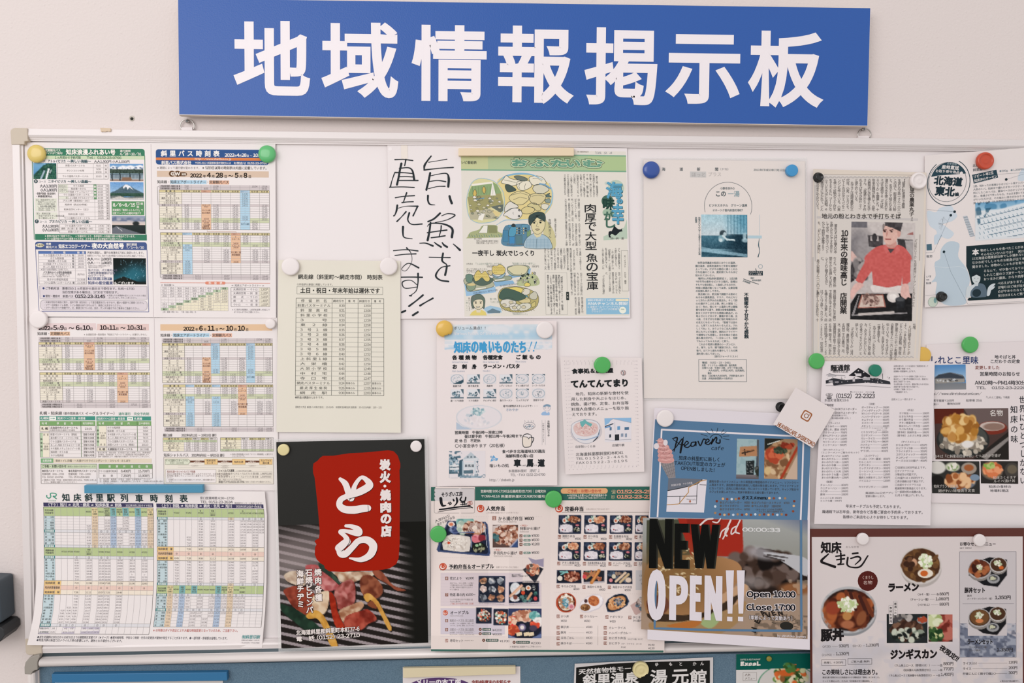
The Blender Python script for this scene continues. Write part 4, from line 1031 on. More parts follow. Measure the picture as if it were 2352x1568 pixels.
def train(u0,un,u1,blocks,nc,orc,blc):
    """blocks: (kind, v0, v1, names, rows)"""
    cw=(u1-un)/nc
    X=lambda j:un+cw*j
    for kind,v0,v1,names,rows in blocks:
        n=len(names);rh=(v1-v0)/n
        if kind=='head':
            C.rect(u0,v0,u1,v1,GR,1)
            for i,t in enumerate(names):C.text((u0+un)/2,v0+(v1-v0)*(.36+.3*i),5,t,'3a4432',an='c',w=(un-u0)*.78,b=.04)
            for j,t in rows:
                if '特' in t or '大雪' in t:C.rect(X(j),v0,X(j+1),v1,'7fb4b4',1.5)
                if 'オホ' in t:C.rect(X(j),v0,X(j+1),v1,'e0cfa0',1.5)
                L=t.split('|')
                for i,a in enumerate(L):C.text(X(j+.5),(v0+v1)/2+(i-(len(L)-1)/2)*5,4.7,a,'3a4432',an='c',w=min(cw*.9,len(a)*3.6),b=.03)
        elif kind=='no':
            C.rect(u0,v0,u1,v1,BK,1);C.rect(u0,v0,un,v1,'3f8a8c',2);C.text((u0+un)/2,(v0+v1)/2,5,names[0],'eef2f0',an='c',w=(un-u0)*.84,b=.05)
            for j,t in rows:
                if j in orc:C.rect(X(j),v0,X(j+1),v1,'dccab4',1.5)
                if j in blc:C.rect(X(j),v0,X(j+1),v1,'b8c6da',1.5)
                C.text(X(j+.5),(v0+v1)/2,6,t,'44424a',an='c')
        elif kind=='big':
            C.rect(u0,v0,u1,v1,'f0e4d4',1);C.rect(u0,v0+rh,u1,v0+2*rh,'eaccc0',1.5);uo=un+cw
            C.rect(u0,v0,uo,v1,'ecc98a',2);C.rect(u0,v0+rh,uo,v0+2*rh,'eec69a',2.5)
            for i,t in enumerate(names):
                C.text(u0+2.5,v0+rh*(i+.5),6,t,'3c2e24',w=uo-u0-5,b=.05);C.hl(u0,u1,v0+rh*i,'9a8a80',.5)
                for j,s_ in rows[i]:C.text(X(j+.5),v0+rh*(i+.5),5.2,s_,'3c3834',an='c',b=.02)
            C.hl(u0,u1,v1,'77726f',.8);C.hl(u0,u1,v0,'77726f',.8)
        else:
            C.rect(u0,v0,un,v1,LB if kind!='oz' else 'cfc6d8',1)
            for j in orc: 
                if kind=='K':C.rect(X(j),v0,X(j+1),v1,OR,1.2)
            for j in blc:
                if kind=='K':C.rect(X(j),v0,X(j+1),v1,BL,1.2)
            if kind=='oz':
                for j in(2,3,5,6,7):C.rect(X(j),v0,X(j+1),v1,'d2cad8',1.2)
            for i,t in enumerate(names):
                C.text(u0+2,v0+rh*(i+.5),4.7,t,'3c4a4c',w=(un-u0)*.84,b=.03)
                if kind in 'K':C.hl(u0,u1,v0+rh*i,'a8a4a6',.4)
            for j,s_ in rows:
                L=s_.split();k0=0
                if L[0].startswith('@'):k0=int(L[0][1:]);L=L[1:]
                for i,a in enumerate(L):
                    if a!='.':C.text(X(j+.5),v0+rh*(k0+i+.5),4.9,a,'5a565c',an='c')
            if kind=='oz':C.hl(u0,u1,v0,'8a8688',.5)
        C.hl(u0,u1,v0,'77746f',.6)
    va,vb=blocks[0][1],blocks[-1][2]
    for j in range(nc):C.vl(X(j),va,vb,'a8a4a6',.45)
    C.frame(u0,va,u1,vb,'6f6a68',.8)
nos=lambda s:[(int(a.split(':')[0]),a.split(':')[1])for a in s.split()]
train(97,122,348.5,[
 ('head',1164,1184,['石北本線','列車番号'],[(5,'4653D'),(6,'オホーツク|1号|札幌発'),(7,'4661D'),(8,'4623D|遠軽行|4663D|遠軽発'),(9,'特快|大雪|1号'),(10,'4669D|西留辺蘂|発'),(11,'特別|快速|きたみ'),(12,'4673D'),(13,'特快|大雪|3号'),(14,'4675D'),(15,'オホーツク|3号|札幌発')]),
 ('K',1184,1215.5,['旭　　川発','上　　川','遠　　軽着','遠　　軽発','北　　見着'],[(5,'. . . 6:25 7:53'),(6,'8:35 9:16 10:28 10:32 11:27'),(8,'. 11:10 12:41 13:00 14:31'),(9,'12:41 13:27 14:46 14:49 15:44'),(10,'. . . . 17:20'),(11,'14:40 15:41 16:54 17:01 18:05'),(13,'17:05 17:45 18:57 19:00 19:57'),(15,'19:08 19:49 21:09 21:13 22:08')]),
 ('no',1215.5,1221.8,['北見発着番線'],nos('5:① 6:① 7:② 8:① 9:① 10:① 11:③ 12:③ 13:① 14:① 15:①')),
 ('K',1221.8,1250.5,['北　　見発','美　　幌','女 満 別','網　　走着'],[(5,'7:57 8:32 8:46 9:04'),(6,'11:28 11:51 12:02 12:17'),(7,'13:43 14:16 14:30 14:51'),(8,'15:00 15:31 15:44 16:01'),(9,'15:45 16:08 16:19 16:35'),(10,'17:40 18:16 18:29 18:47'),(12,'19:03 19:38 19:51 20:09'),(13,'19:57 20:22 20:33 20:49'),(14,'20:16 20:48 21:02 21:19'),(15,'22:09 22:32 22:43 23:00')]),
 ('no',1250.5,1256.3,['網走着番線'],nos('5:① 6:① 7:② 8:① 9:① 10:① 12:① 13:① 14:① 15:①')),
 ('head',1256.3,1275.5,['釧網本線','列車番号'],[(1,'4721D'),(2,'4723D'),(3,'4725D'),(5,'快速|しれとこ|摩周号'),(7,'4729D'),(8,'4731D'),(10,'4733D'),(12,'4735D'),(14,'4737D')]),
 ('no',1275.5,1281.8,['網走発番線'],nos('3:② 5:③ 7:③ 8:② 10:③ 12:① 14:①')),
 ('L',1281.8,1332.5,['網　　走発','桂　　台','鱒　　浦','藻　　琴','北　　浜','★原生花園','浜小清水','止　　別'],[(3,'6:41 6:44 6:50 6:53 6:57 7:03 7:06 7:12'),(5,'10:24 10:27 10:33 10:37 10:40 10:46 10:50 10:57'),(7,'15:10 15:13 15:19 15:23 15:26 15:32 15:36 15:43'),(8,'16:17 16:22 16:28 16:31 16:35 16:41 16:50 16:56'),(10,'18:54 18:58 19:04 19:07 19:11 19:17 19:21 19:27'),(12,'20:14 20:17 20:24 20:28 20:32 レ 20:41 20:48'),(14,'22:09 22:12 22:18 22:21 22:24 レ 22:33 22:39')]),
 ('big',1332.5,1364.5,['知床斜里　着','知床斜里着番線','知床斜里　発'],[[(3,'7:22'),(5,'11:08'),(7,'15:54'),(8,'17:08'),(10,'19:39'),(12,'21:00'),(14,'22:50')],[(3,'①'),(5,'①'),(7,'①'),(8,'①'),(10,'①'),(12,'①'),(14,'③')],[(3,'7:26'),(5,'11:11'),(7,'15:57'),(8,'17:15'),(10,'19:45')]]),
 ('L',1364.5,1431.5,['中 斜 里','清 里 町','札　　弦','　 緑','川湯温泉','摩　　周','標　　茶','塘　　路','東 釧 路','釧　　路着'],[(1,'@5 5:20 5:45 6:06 6:33 6:37'),(2,'@4 6:13 6:30 6:54 7:14 7:42 7:47'),(3,'7:31 7:39 7:46 7:55 8:18 8:35 9:00 9:29 9:56 10:00'),(5,'11:17 11:25 11:33 11:42 12:00 12:17 12:41 13:03 13:30 13:34'),(7,'16:02 16:17 16:25 16:35 16:52 17:10 17:40 18:13 18:41 18:45'),(8,'17:21 17:28 17:36 17:46 18:15 18:32 18:56 19:23 19:51 19:55'),(10,'19:50 19:58 20:06 20:16 20:33 20:50 21:15 21:36 22:04 22:08')]),
 ('no',1431.5,1438.5,['釧路着番線'],nos('1:③ 2:⑤ 3:① 5:④ 7:⑤ 8:③ 10:⑤')),
 ('oz',1438.5,1455,['特急おおぞら','出発時刻'],[(0,'2号 6:25'),(2,'4号 8:19'),(3,'6号 11:23'),(5,'8号 13:42'),(6,'10号 16:12'),(7,'12号 18:59')])],16,(6,15),(9,13))
train(356.5,380.5,602,[
 ('head',1165,1184.5,['釧網本線','列車番号'],[(1,'4722D'),(3,'4724D'),(5,'◎|4726D|'),(7,'快速|しれとこ|摩周号'),(10,'4730D'),(12,'◎|4732D|'),(13,'4734D'),(14,'4736D'),(15,'4738D')]),
 ('no',1184.5,1190.5,['釧路発番線'],nos('5:② 7:① 10:③ 12:② 13:③ 14:② 15:③')),
 ('L',1190.5,1252.5,['釧　　路発','東 釧 路','塘　　路','標　　茶','摩　　周','川湯温泉','　 緑','札　　弦','清 里 町','中 斜 里'],[(3,'@6 6:52 7:01 7:12 7:20'),(5,'6:38 6:42 7:14 7:36 8:00 8:18 8:35 8:44 8:51 8:59'),(7,'8:57 9:01 9:27 9:47 10:11 10:28 10:43 10:51 10:59 11:06'),(10,'14:14 14:18 14:45 15:06 15:30 15:46 16:02 16:10 16:17 16:25'),(12,'16:32 16:36 17:03 17:35 17:59 18:15 18:31 18:39 18:46 18:54'),(13,'17:41 17:45 18:13 18:56 19:21'),(14,'18:52 18:56 19:23 19:46 20:10 20:33 20:50 20:58 21:06 21:13'),(15,'22:09 22:13 22:38 22:59 23:23')]),
 ('big',1252.5,1284,['知床斜里　着','知床斜里発着線','知床斜里　発'],[[(3,'7:26'),(5,'9:05'),(7,'11:11'),(10,'16:31'),(12,'18:58'),(14,'21:18')],[(1,'③'),(3,'②'),(5,'③'),(7,'②'),(10,'③'),(12,'②'),(14,'②')],[(1,'6:45'),(3,'7:28'),(5,'9:06'),(7,'11:12'),(10,'16:33'),(12,'18:59'),(14,'21:19')]]),
 ('L',1284,1335,['止　　別','浜小清水','★原生花園','北　　浜','藻　　琴','鱒　　浦','桂　　台','網　　走着'],[(1,'6:56 7:06 7:10 7:16 7:19 7:22 7:28 7:31'),(3,'7:39 7:46 7:50 7:56 8:00 8:04 8:13 8:17'),(5,'9:17 9:24 9:28 9:34 9:38 9:41 9:47 9:51'),(7,'11:22 11:28 11:32 11:38 11:41 11:44 11:50 11:53'),(10,'16:44 16:50 16:54 17:00 17:04 17:07 17:13 17:17'),(12,'19:10 19:21 19:25 19:31 19:34 19:37 19:43 19:47'),(14,'21:29 21:35 レ 21:44 21:47 21:50 21:56 22:00')]),
 ('no',1335,1341,['網走着番線'],nos('1:① 3:① 5:③ 7:③ 10:③ 12:② 14:①')),
 ('head',1341,1360.5,['石北本線','列車番号'],[(0,'オホーツク|2号|札幌行'),(1,'4654D'),(2,'特快|大雪|2号'),(3,'4656D'),(4,'特別|快速|きたみ'),(5,'4658D'),(6,'4622D'),(7,'4660D'),(8,'特快|大雪|4号'),(9,'4664D|西留辺蘂|行'),(10,'オホーツク|4号|札幌行'),(11,'4672D'),(12,'4676D||留辺蘂行')]),
 ('no',1360.5,1366.5,['網走発番線'],nos('0:① 1:① 2:① 3:① 5:① 7:② 8:① 9:① 10:① 11:② 12:③')),
 ('K',1366.5,1395.5,['網　　走発','女 満 別','美　　幌','北　　見着'],[(0,'5:56 6:11 6:22 6:45'),(1,'7:34 7:51 8:04 8:38'),(2,'8:06 8:21 8:32 8:56'),(3,'8:44 9:03 9:17 9:48'),(5,'10:20 10:38 10:52 11:24'),(7,'11:58 12:19 12:34 13:07'),(8,'12:35 12:51 13:02 13:25'),(9,'14:32 14:50 15:05 15:44'),(10,'17:25 17:40 17:51 18:15'),(11,'17:44 18:02 18:16 18:49'),(12,'19:50 20:08 20:22 20:54')]),
 ('no',1395.5,1402,['北見発着番線'],nos('0:① 1:② 2:① 3:① 4:③ 5:③ 7:③ 8:① 9:③ 10:① 11:① 12:①')),
 ('K',1402,1438,['北　　見発','遠　　軽着','遠　　軽発','上　　川','旭　　川着'],[(0,'6:46 7:41 7:44 9:01 9:44'),(2,'8:56 9:51 9:55 11:10 11:50'),(4,'10:29 11:38 11:44 13:01 13:50'),(5,'11:37 12:52'),(6,'@2 13:27 16:06 17:13'),(7,'13:34 15:05'),(8,'13:25 14:20 14:24 15:40 16:19'),(9,'15:58'),(10,'18:15 19:16 19:19 20:36 21:14'),(12,'20:57')])],16,(0,10),(2,8))
C.part('footnote')
C.text(357,1446,7,'※の列車はダイヤ改正により大幅な時刻変更となっているため、ご注意下さい。','bf5a52',w=196,b=.02)
C.text(97,1462.3,6.6,'●原生花園駅は5月1日から10月31日までの期間限定営業です（★マーク）●悪天候時等、予告なく時刻・行先の変更及び運休が発生することがあります。●一部列車・停車駅は省略しています。','3c3a44',w=434,b=.01)
C.text(97,1469.5,6.6,'●特急列車は新型コロナウイルス等の影響により、運休となる場合もございます。','3c3a44',w=197,b=.01)
C.text(560,1459,8.5,'㈲斜里印刷','2f8a8c',w=41,b=.04,sl=.15);C.text(560,1466,3.6,'斜里町本町11番地2 ℡0152-23-','55525a',w=41);C.text(560,1471,3.6,'TEL23-0104/FAX23-4826','55525a',w=41)
# ------------------------------------------------------------------ pale green single-sheet timetable
def zf(x0,y0,k=7.467):
    return lambda*a:[(x0+a[i]/k,y0+a[i+1]/k)for i in range(0,len(a),2)]
D=Page('local_bus_timetable','pale green sheet with a single ruled bus timetable, hung by two white button magnets','timetable',
         [((639.5,597),(919.5,599)),((635,992),(920.5,993.5))],.0135,color='e4dfd2',curl=lambda t,s:.0012+.0035*np.exp(-((t-1)/.2)**2)*s+.001*np.sin(5*t+2*s)**2)
D.part('heading')
D.text(684.5,635,12,'網走線（斜里町～網走市間） 時刻表','2c2e2c',w=194,b=.018)
D.text(682.5,652.5,5.8,'○料金表は裏面に掲載しています。','4c4e4a',w=85)
D.frame(682.5,657.5,879,674.5,'8d8f88',.7);D.text(690,666,13.2,'土日・祝日・年末年始は運休です','262826',w=183,b=.025)
D.part('timetable_grid')
cu=[681,763,793.5,822.5,853,881.5]
D.frame(681,684,881.5,907,'5b5d58',.8);rowh=(907-684)/20
rows4=[('停　　留　　所　　名','網走行き','備　考','斜里行き','備　考')]
nm4=['斜里バスターミナル','斜　里　高　校','斜 里 小 学 校','3　　　号','東　 2 　線','3　号　1　線','3　号　2　線','3　号　3　線','3　号　4　線','3　号　5　線','3　号　6　線','上 斜 里 1 線','大　栄　橋','大 栄 小 学 校','中　村　宅','寺　口　宅','網走バスターミナル','網 走 厚 生 病 院','網　走　駅']
ta=ts('8:30 8:31 8:32 8:33 8:34 8:35 8:36 8:37 8:38 8:39 8:40 8:41 8:42 8:43 8:44 8:45 9:24 9:26 9:30')
tb=ts('13:03 13:00 12:59 12:59 12:58 12:57 12:56 12:55 12:54 12:53 12:52 12:51 12:50 12:49 12:48 12:47 12:07 12:05 12:03')
for i,r in enumerate(nm4):
    y=684+rowh*(i+1);D.hl(681,881.5,y,'6d6f6a',.6)
    D.text(722,y+rowh/2,7.4,r,'3c3e3a',an='c',w=76 if 'ター' in r else 62);D.text(792,y+rowh/2,7.6,ta[i],'3c3e3a',an='r',w=12.5);D.text(851.5,y+rowh/2,7.6,tb[i],'3c3e3a',an='r',w=16)
    if i>15:D.text(795,y+rowh/2,6,'降車のみ','3c3e3a',w=21);D.text(854.5,y+rowh/2,6,'乗車のみ','3c3e3a',w=21)
D.text(722,690,7.4,'停　留　所　名','3c3e3a',an='c',w=60)
for x,t in((778,'網走行き'),(808,'備　考'),(837.5,'斜里行き'),(867,'備　考')):D.text(x,690,5.8,t,'3c3e3a',an='c',w=25 if len(t)>3 else 16,b=.02)
for x in cu[1:-1]:D.vl(x,684,907,'5b5d58',.7)
D.text(680,912,6,'◆料金は裏面のとおりです。','3c3e3a',w=68,b=.02)
D.text(679,934,5.4,'【問合せ先】斜里バス株式会社：23-3145　斜里町役場住民活動係：23-3131内線：120・121','4c4e4a',w=198)

# ------------------------------------------------------------------ brush-lettered sheet with the newspaper page
E_=Page('brush_lettered_sheet','wide white sheet with black brush lettering and a coloured newspaper page about fish','sheet',
          [((889.5,333),(1440,340)),((899,732),(1447.5,729.5))],.0122,color='ebe4e4',curl=lambda t,s:.0008+.0018*np.exp(-((t-1)/.12)**2)*s+.0006*np.sin(9*t)**2)
BKc='2b3236'
E_.part('brush_lettering')
g=zf(630,320,3.734)
def br(w,*a,c=BKc):
    pts=g(*a);pts=[inv_page(E_,*p)for p in pts]
    E_.brush(pts,[x*.86 for x in w]if not np.isscalar(w)else w,c,4)
# 旨
br([3.5,4,5.5,3],1345,143,1310,188,1288,225,1285,262);br([4,2.2,3.5],1285,262,1420,247,1535,240);br([1.8,1.5,2.6],1323,196,1420,180,1480,170)
br([5.5,5,5.5],1337,288,1322,360,1304,432);br([2,2,3,6.5,6],1330,315,1410,297,1478,293,1496,335,1492,405);br([2.4,2.4,3.4],1325,362,1400,352,1470,362);br([2.2,2,3],1322,422,1400,404,1465,402)
# い
br([5.5,4.5,4,1.5],1318,482,1318,525,1335,556,1378,562);br([6,6,6.5],1503,487,1510,515,1522,547)
# 魚
br([5,4.5,4],1422,633,1370,680,1318,705);br([2,2.5,3.5,2,1.5],1435,655,1490,636,1550,650,1480,690,1380,712);br([5,5,6],1340,715,1330,790,1315,865);br([1.5,3,4,6,6.5],1312,745,1345,720,1450,725,1525,765,1523,838)
br([3,3,3.6],1312,800,1400,787,1480,777);br([3.6,3,2.4],1432,740,1428,780,1412,838);br([3,3.4,3.4],1345,843,1410,835,1465,826)
br([2,3,5],1247,890,1300,890,1360,913);br([2.5,4,5],1372,882,1395,900,1430,922);br([3,5,5.5],1440,885,1455,905,1482,922);br([2.5,3.5,6],1535,897,1560,918,1592,948)
# を
br([2.6,2.6,3.4],1328,1010,1420,1012,1508,1013);br([5,5,3,3],1447,977,1440,1040,1475,1070,1478,1085);br([5,5,5.5],1480,1085,1475,1120,1465,1162);br([3,2.5,5,4,4.5],1506,1083,1430,1100,1385,1165,1420,1205,1494,1218)
# 直
br([3.6,2.6,3],1035,173,1110,172,1188,181);br([4,3.5,3],1133,146,1126,185,1118,225);br([6,5,5,5.5],1090,207,1078,260,1065,330,1052,388);br([2.5,3,4.5,6],1072,248,1150,243,1185,270,1200,345)
br([4,2.8,2.6],1035,284,1110,285,1190,293);br([2.6,2.6,2.6],1062,320,1130,318,1188,322);br([3,3,3.6],1065,352,1140,352,1232,352);br([3,2,3.6],1030,293,1010,350,995,408);br([2.6,2.4,3],988,410,1100,407,1200,412)
# 売
br([3,2.4,3.2],1038,500,1110,488,1202,482);br([4,2.5],1135,458,1108,535);br([3.4,2.4,3],1095,542,1140,536,1192,534);br([5,5,2.5,4],1055,565,1048,610,1035,645,1025,655);br([1.5,1.6,4],1060,590,1130,573,1232,573);br([4.5,3,4],1228,575,1210,615,1190,655)
br([4,2,4],1130,620,1090,665,1052,703);br([5,3.5,2.6,3.2],1158,630,1145,690,1180,728,1268,725)
# し
br([6,4.5,3,2],1104,750,1103,800,1115,840,1183,852)
# ま
br([2.6,2.6,3.4],1022,954,1130,945,1232,956);br([2.6,2.4,3.4],1035,995,1120,985,1215,981);br([4,1.5,1,1.5,1.2,2.5,4.5],1135,930,1172,975,1178,1050,1130,1125,1092,1110,1150,1062,1238,1100)
# す
br([3,3,3.6],1090,1181,1180,1180,1270,1182);br([5,3,2.2,1.5],1233,1150,1232,1230,1215,1300,1160,1342);br([2.2,2,3,2.5,2],1228,1250,1170,1208,1100,1222,1120,1275,1228,1265);br([3,4],1158,1340,1175,1340)
br([5,3.5,5],1275,1335,1215,1385,1155,1430);br([4.5,3,5],1360,1362,1300,1395,1250,1425);br([5,5.5],1125,1468,1095,1482);br([5,5.5],1232,1480,1188,1508)
E_.part('newspaper_header')
def iE(*a):
    return[inv_page(E_,a[i],a[i+1])for i in range(0,len(a),2)]
E_.rect(1058,341,1437.5,727.5,'e2ddd3',.5)
for x0,x1,c in((1058,1120,'c6cb9c'),(1120,1180,'b3c49b'),(1180,1260,'a3bd98'),(1260,1350,'a9c298'),(1350,1437.5,'afc594')):E_.rect(x0,352,x1,389,c,1)
E_.rect(1058,386.5,1437.5,389.5,'7eab8e',2);E_.rect(1270,350,1437.5,353,'7eab8e',2)
E_.text(1058,370.8,7.8,'レビ番組表','2e3a30',w=36,b=.03)
u=1172
for ch,w_,dx in(('お',41,0),('ふ',48,43),('た',42,90),('い',38,125),('む',52,163)):
    fit_glyph(E_,ch,u+dx,359,u+dx+w_,382,'4c5a48',4.0,2.5);fit_glyph(E_,ch,u+dx+1,360,u+dx+w_-1,381,'cfdcb8',2.9,3.6);fit_glyph(E_,ch,u+dx+3,362,u+dx+w_-3,379,'6ca08a',1.3,5)
E_.text(1326,343,4,'第三種郵便物認可','6c6a64',w=26);E_.text(1365,345,7,"'08. 9. 4",'8a8f96',w=40,sl=.3)
E_.part('series_title')
E_.ell(1413,427,19,19,'bccbbb',1);E_.ell(1391,416,4,4,'c8d0c6',1);E_.ell(1393,458,14,14,'4c6e5e',1.2);E_.ell(1395,485,14,10,'a3bda6',1.1)
E_.poly([(1382,541),(1430,520),(1437,500),(1437,546),(1382,550)],'b9cab8',1)
for ch,x0,y0,x1,y1,c in(('海',1390,412,1428,452,'5fa6c6'),('の',1414,452,1428,464,'5fa6c6'),('幸',1402,464,1430,512,'5fa6c6')):
    fit_glyph(E_,ch,x0+1,y0+1.2,x1+1,y1+1.2,'3c5c62',1.3,3);fit_glyph(E_,ch,x0,y0,x1,y1,c,1.3,5)
fit_glyph(E_,'味',1382,450,1410,479,'24443c',1.1,4);fit_glyph(E_,'が',1384,481,1406,503,'4a7060',.9,4);fit_glyph(E_,'し',1388,498,1410,521,'4a7060',.8,4)
hk=zf(1240,330,7.465)(1265,1385,1310,1440,1345,1465,1385,1470,1412,1445,1405,1475,1418,1500,1370,1510,1330,1545,1318,1562,1290,1575,1250,1548,1225,1545,1205,1575,1225,1600,1205,1608,1185,1605,1175,1550,1180,1510,1205,1495,1230,1500,1262,1440)
E_.poly([inv_page(E_,*p)for p in hk],'20272b',3);E_.poly(iE(1399,534,1404,531,1404,537,1400,539),'20272b',3)
E_.text(1398,545.5,5.4,'58─斜　里','3a3c38',w=31,b=.04)
E_.part('newspaper_text')
vt='35393a'
JT=['　朝の九時、斜里漁港近く','の市場内から競り人のダミ','声が響く。床には青やピン','ク、黒、白、銀色に輝く魚','が並んでいる。魚種の多さ','には驚く。それを囲むよう','に仲買人が立っている。す','ごい活気だ。','　この競りに毎日参加して','いるのは仲買人の資格をも','って新鮮な魚の仕入れる']
for i,t in enumerate(JT):E_.text(1369.5-i*7.35,394.5,5.2,t,vt,vert=True,wid=52*len(t)/11.5,b=.01)
JT2=['加工直販の「知床鮮いき','ばやティバー」と食べ','処「しれとこ里味」の社','長、吉野英治さんだ。仕','入れた魚は主に直売所に運']
for i,t in enumerate(JT2):E_.text(1327-i*7.5,452.5,5.2,t,vt,vert=True,wid=53*len(t)/11,b=.01)
JT3=['人のさばき、朝干し大きい','み出す選別のこだわり加減','をかけて干しあげる。「赤','尻な魚類の鮮度が大きき','み鮮度がんのする」と吉野']
for i,t in enumerate(JT3):E_.text(1327-i*7.5,510,5.2,t,vt,vert=True,wid=53,b=.01)
JT4=['とこ里味」でも味わうこと','ができる。','　ホッケなどの一夜干しの','魚は以前鮭とホッケなどの四','種類の身は大きなるムに盛','られた「知床魚貝セット」','は豪快だ。どの魚も肉厚で','ジャンボ。焼きたてのの','焼いてもらった。備長炭水','分が多め、焼いてもふっく','らしている。ビールを飲み','ながら一気に食べた。大人']
for i,t in enumerate(JT4):E_.text(1328-i*7.35,568.5,5.2,t,vt,vert=True,wid=53*len(t)/12.5,b=.01)
for i,t in enumerate(['のボリュームには圧倒され','た。多くのプランクトンが','付着する知床の海には、多','種多様な魚が集まる。低い']):E_.text(1329-i*7.5,626,5.2,t,vt,vert=True,wid=53,b=.01)
for i,t in enumerate(['雨水温で獲れるの、','大きな魚体には実績す','床はまさに「魚の宝']):E_.text(1330-i*7.5,683,5.2,t,vt,vert=True,wid=41,b=.01)
for i,t in enumerate(['さん。長時間の乾燥によっ','て味わいが増すという。','　この「新鮮一夜干し」は','「知床開き干し」「この商品','名で全国に発送している。','この一夜干しの魚は「しれ']):E_.text(1417-i*7.4,568,5.2,t,vt,vert=True,wid=52*len(t)/12.5,b=.01)
for i,t in enumerate(['気の「つぶのかき揚げ冷し','かけそば」は、パイシブと','野菜のかき揚げとそばとの','コンビネーションが絶妙','だ。','　「つぶのかき揚げ大満足」']):E_.text(1417-i*7.4,625,5.2,t,vt,vert=True,wid=52*len(t)/12.5,b=.01)
for i,t in enumerate(['「知床鮮いきばやティバー」は、斜里港','港町元浪町の4。☎0152・23・088','営業時間は午前8時～午後5時。無休。「これ','里味」は、斜里町東光の4の1。☎0152・','・2660。午前11時～午後8時（ラストオーダ','無休だが、日曜は午後3時半の営業。']):E_.text(1284-i*6.3,631,5,t,vt,vert=True,wid=92*min(1,len(t)/20),b=.03)
E_.frame(1246,626,1296,724,'8f8f88',.5);E_.rect(1293.5,671,1300,690,'2b3432',3.4);E_.text(1296.7,673,5,'メモ','e2ddd3',vert=True,wid=14,lay=5)
E_.frame(1422.5,574,1438,669,'6f706a',.6);E_.text(1430.5,585,5,'文・イラスト　　たかせ　義幸','44463f',vert=True,wid=68,b=.02)
for i,ch in enumerate('肉厚で大型魚の宝庫'):
    ys=[465,487,508,530.5,552.5,581,603,624.5,646.5]
    fit_glyph(E_,ch,1340+(i>4)*1.4,ys[i],1366+(i>4)*1.5,ys[i]+20,'26292b',.3,4)
fit='一夜干し 炭火でじっくり'
E_.text(1079,580.5,14,fit,'24262a',w=145,b=.035)
E_.part('advertisement')
E_.rect(1339,686,1438,723.5,'8fbdd8',1);E_.text(1342,690.5,5.4,'道新HP動画サイト内に','eef2f4',w=62,b=.04);E_.rrect(1407,687.5,1437,693,2.6,'efe4c4',2);E_.text(1342,698.5,8.4,'ANAチャンネル開設!','f4f6f6',w=94,b=.05)
E_.lines(1342,706,5.4,5.4,['1. 道新ホームページへアクセス','　  道新ホームページの動画を','　  クリック!'],'e6eef2',b=.03);E_.ell(1423,714,8,8,'eef0e2',2);E_.text(1423,712,3.6,'ANA','8fae9c',an='c',b=.04)
E_.part('fish_drawing')
def dr(fn):
    return lambda*a:[inv_page(E_,*p)for p in fn(*a)]
k=dr(zf(1040,330,7.465))
ol='3f4a48'
def blob(pts,c,lay=2,o=ol,w=.8,closed=True):
    P_=np.array(pts);n=len(P_);out=[]
    for i in range(n):
        a,b,c_,d=P_[i-1],P_[i],P_[(i+1)%n],P_[(i+2)%n]
        for t in(0,.25,.5,.75):out.append(.5*((2*b)+(-a+c_)*t+(2*a-5*b+4*c_-d)*t*t+(-a+3*b-3*c_+d)*t**3))
    if c:
        cen=np.mean(out,0);E_.tris([[cen,out[i-1],out[i]]for i in range(len(out))],c,lay)
    if o:E_.stroke(out+[out[0]],w,o,lay+.4)
blob(k(760,650,920,545,1120,512,1330,530,1500,590,1640,680,1715,850,1710,1020,1640,1150,1500,1260,1250,1300,1000,1300,900,1250,880,1100,880,900),'e0cf92',1,None)
E_.brush(k(755,680,900,560,1120,515,1350,530,1550,620),[1,3,4.5,3,1],'86b6d2',1.6);E_.brush(k(1660,680,1710,850,1680,1040,1580,1190),[1.5,3,3.4,1.5],'9ac0d4',1.6);E_.brush(k(750,1390,900,1310,1100,1310,1300,1290),[1,2,2.4,1],'9cc0d2',1.6)
blob(k(320,680,430,600,560,600,700,640,800,730,870,850,885,1050,840,1200,720,1320,520,1360,380,1340,280,1250,240,1050,250,880),'d8d4a4',2,'9fbecb',1.4)
E_.poly(k(320,730,690,660,760,700,830,830,830,860,600,880,270,910,270,850),'8fa878',3);E_.poly(k(320,690,680,650,690,680,330,725),'eee9dd',3.4)
E_.poly(k(680,650,645,890,740,885),'ece8e0',3.8);blob(k(380,780,410,850,380,910,345,860),'d6b968',3.8);blob(k(535,730,565,790,540,860,505,790),'d6b968',3.8)
E_.poly(k(250,910,830,850,870,1030,300,1190),'a09c6c',3.2);E_.poly(k(280,1180,640,1110,750,1260,700,1290,300,1300),'b9b49a',3.2);E_.poly(k(640,1110,700,1140,830,1190,750,1255),'dcca92',3.6);E_.poly(k(650,1080,870,1035,860,1150,820,1180),'66706a',3.4);E_.stroke(k(350,960,540,930),2,'6f9ebc',3.9)
r_=random.Random(3)
for i in range(46):
    x,y=r_.uniform(290,820),r_.uniform(900,1270);w_=r_.uniform(14,40);x=min(x,820-abs(y-1000)*.2)
    blob(k(x-w_,y,x,y-w_*.6,x+w_,y+4,x,y+w_*.6),r_.choice(['c9c4a4','8c9480','e4dfd2',None]),3.9+i*.02,'5c5f50',.6)
for i in range(9):E_.stroke(k(340+i*50,730+r_.uniform(-5,5),335+i*50,870),.5,'6a8058',3.9)
E_.poly(k(470,1190,550,1200,510,1320,430,1300),'eeeae0',5); 
def fish(pts,c='e6e0cc'):blob(pts,c,3,ol,1)
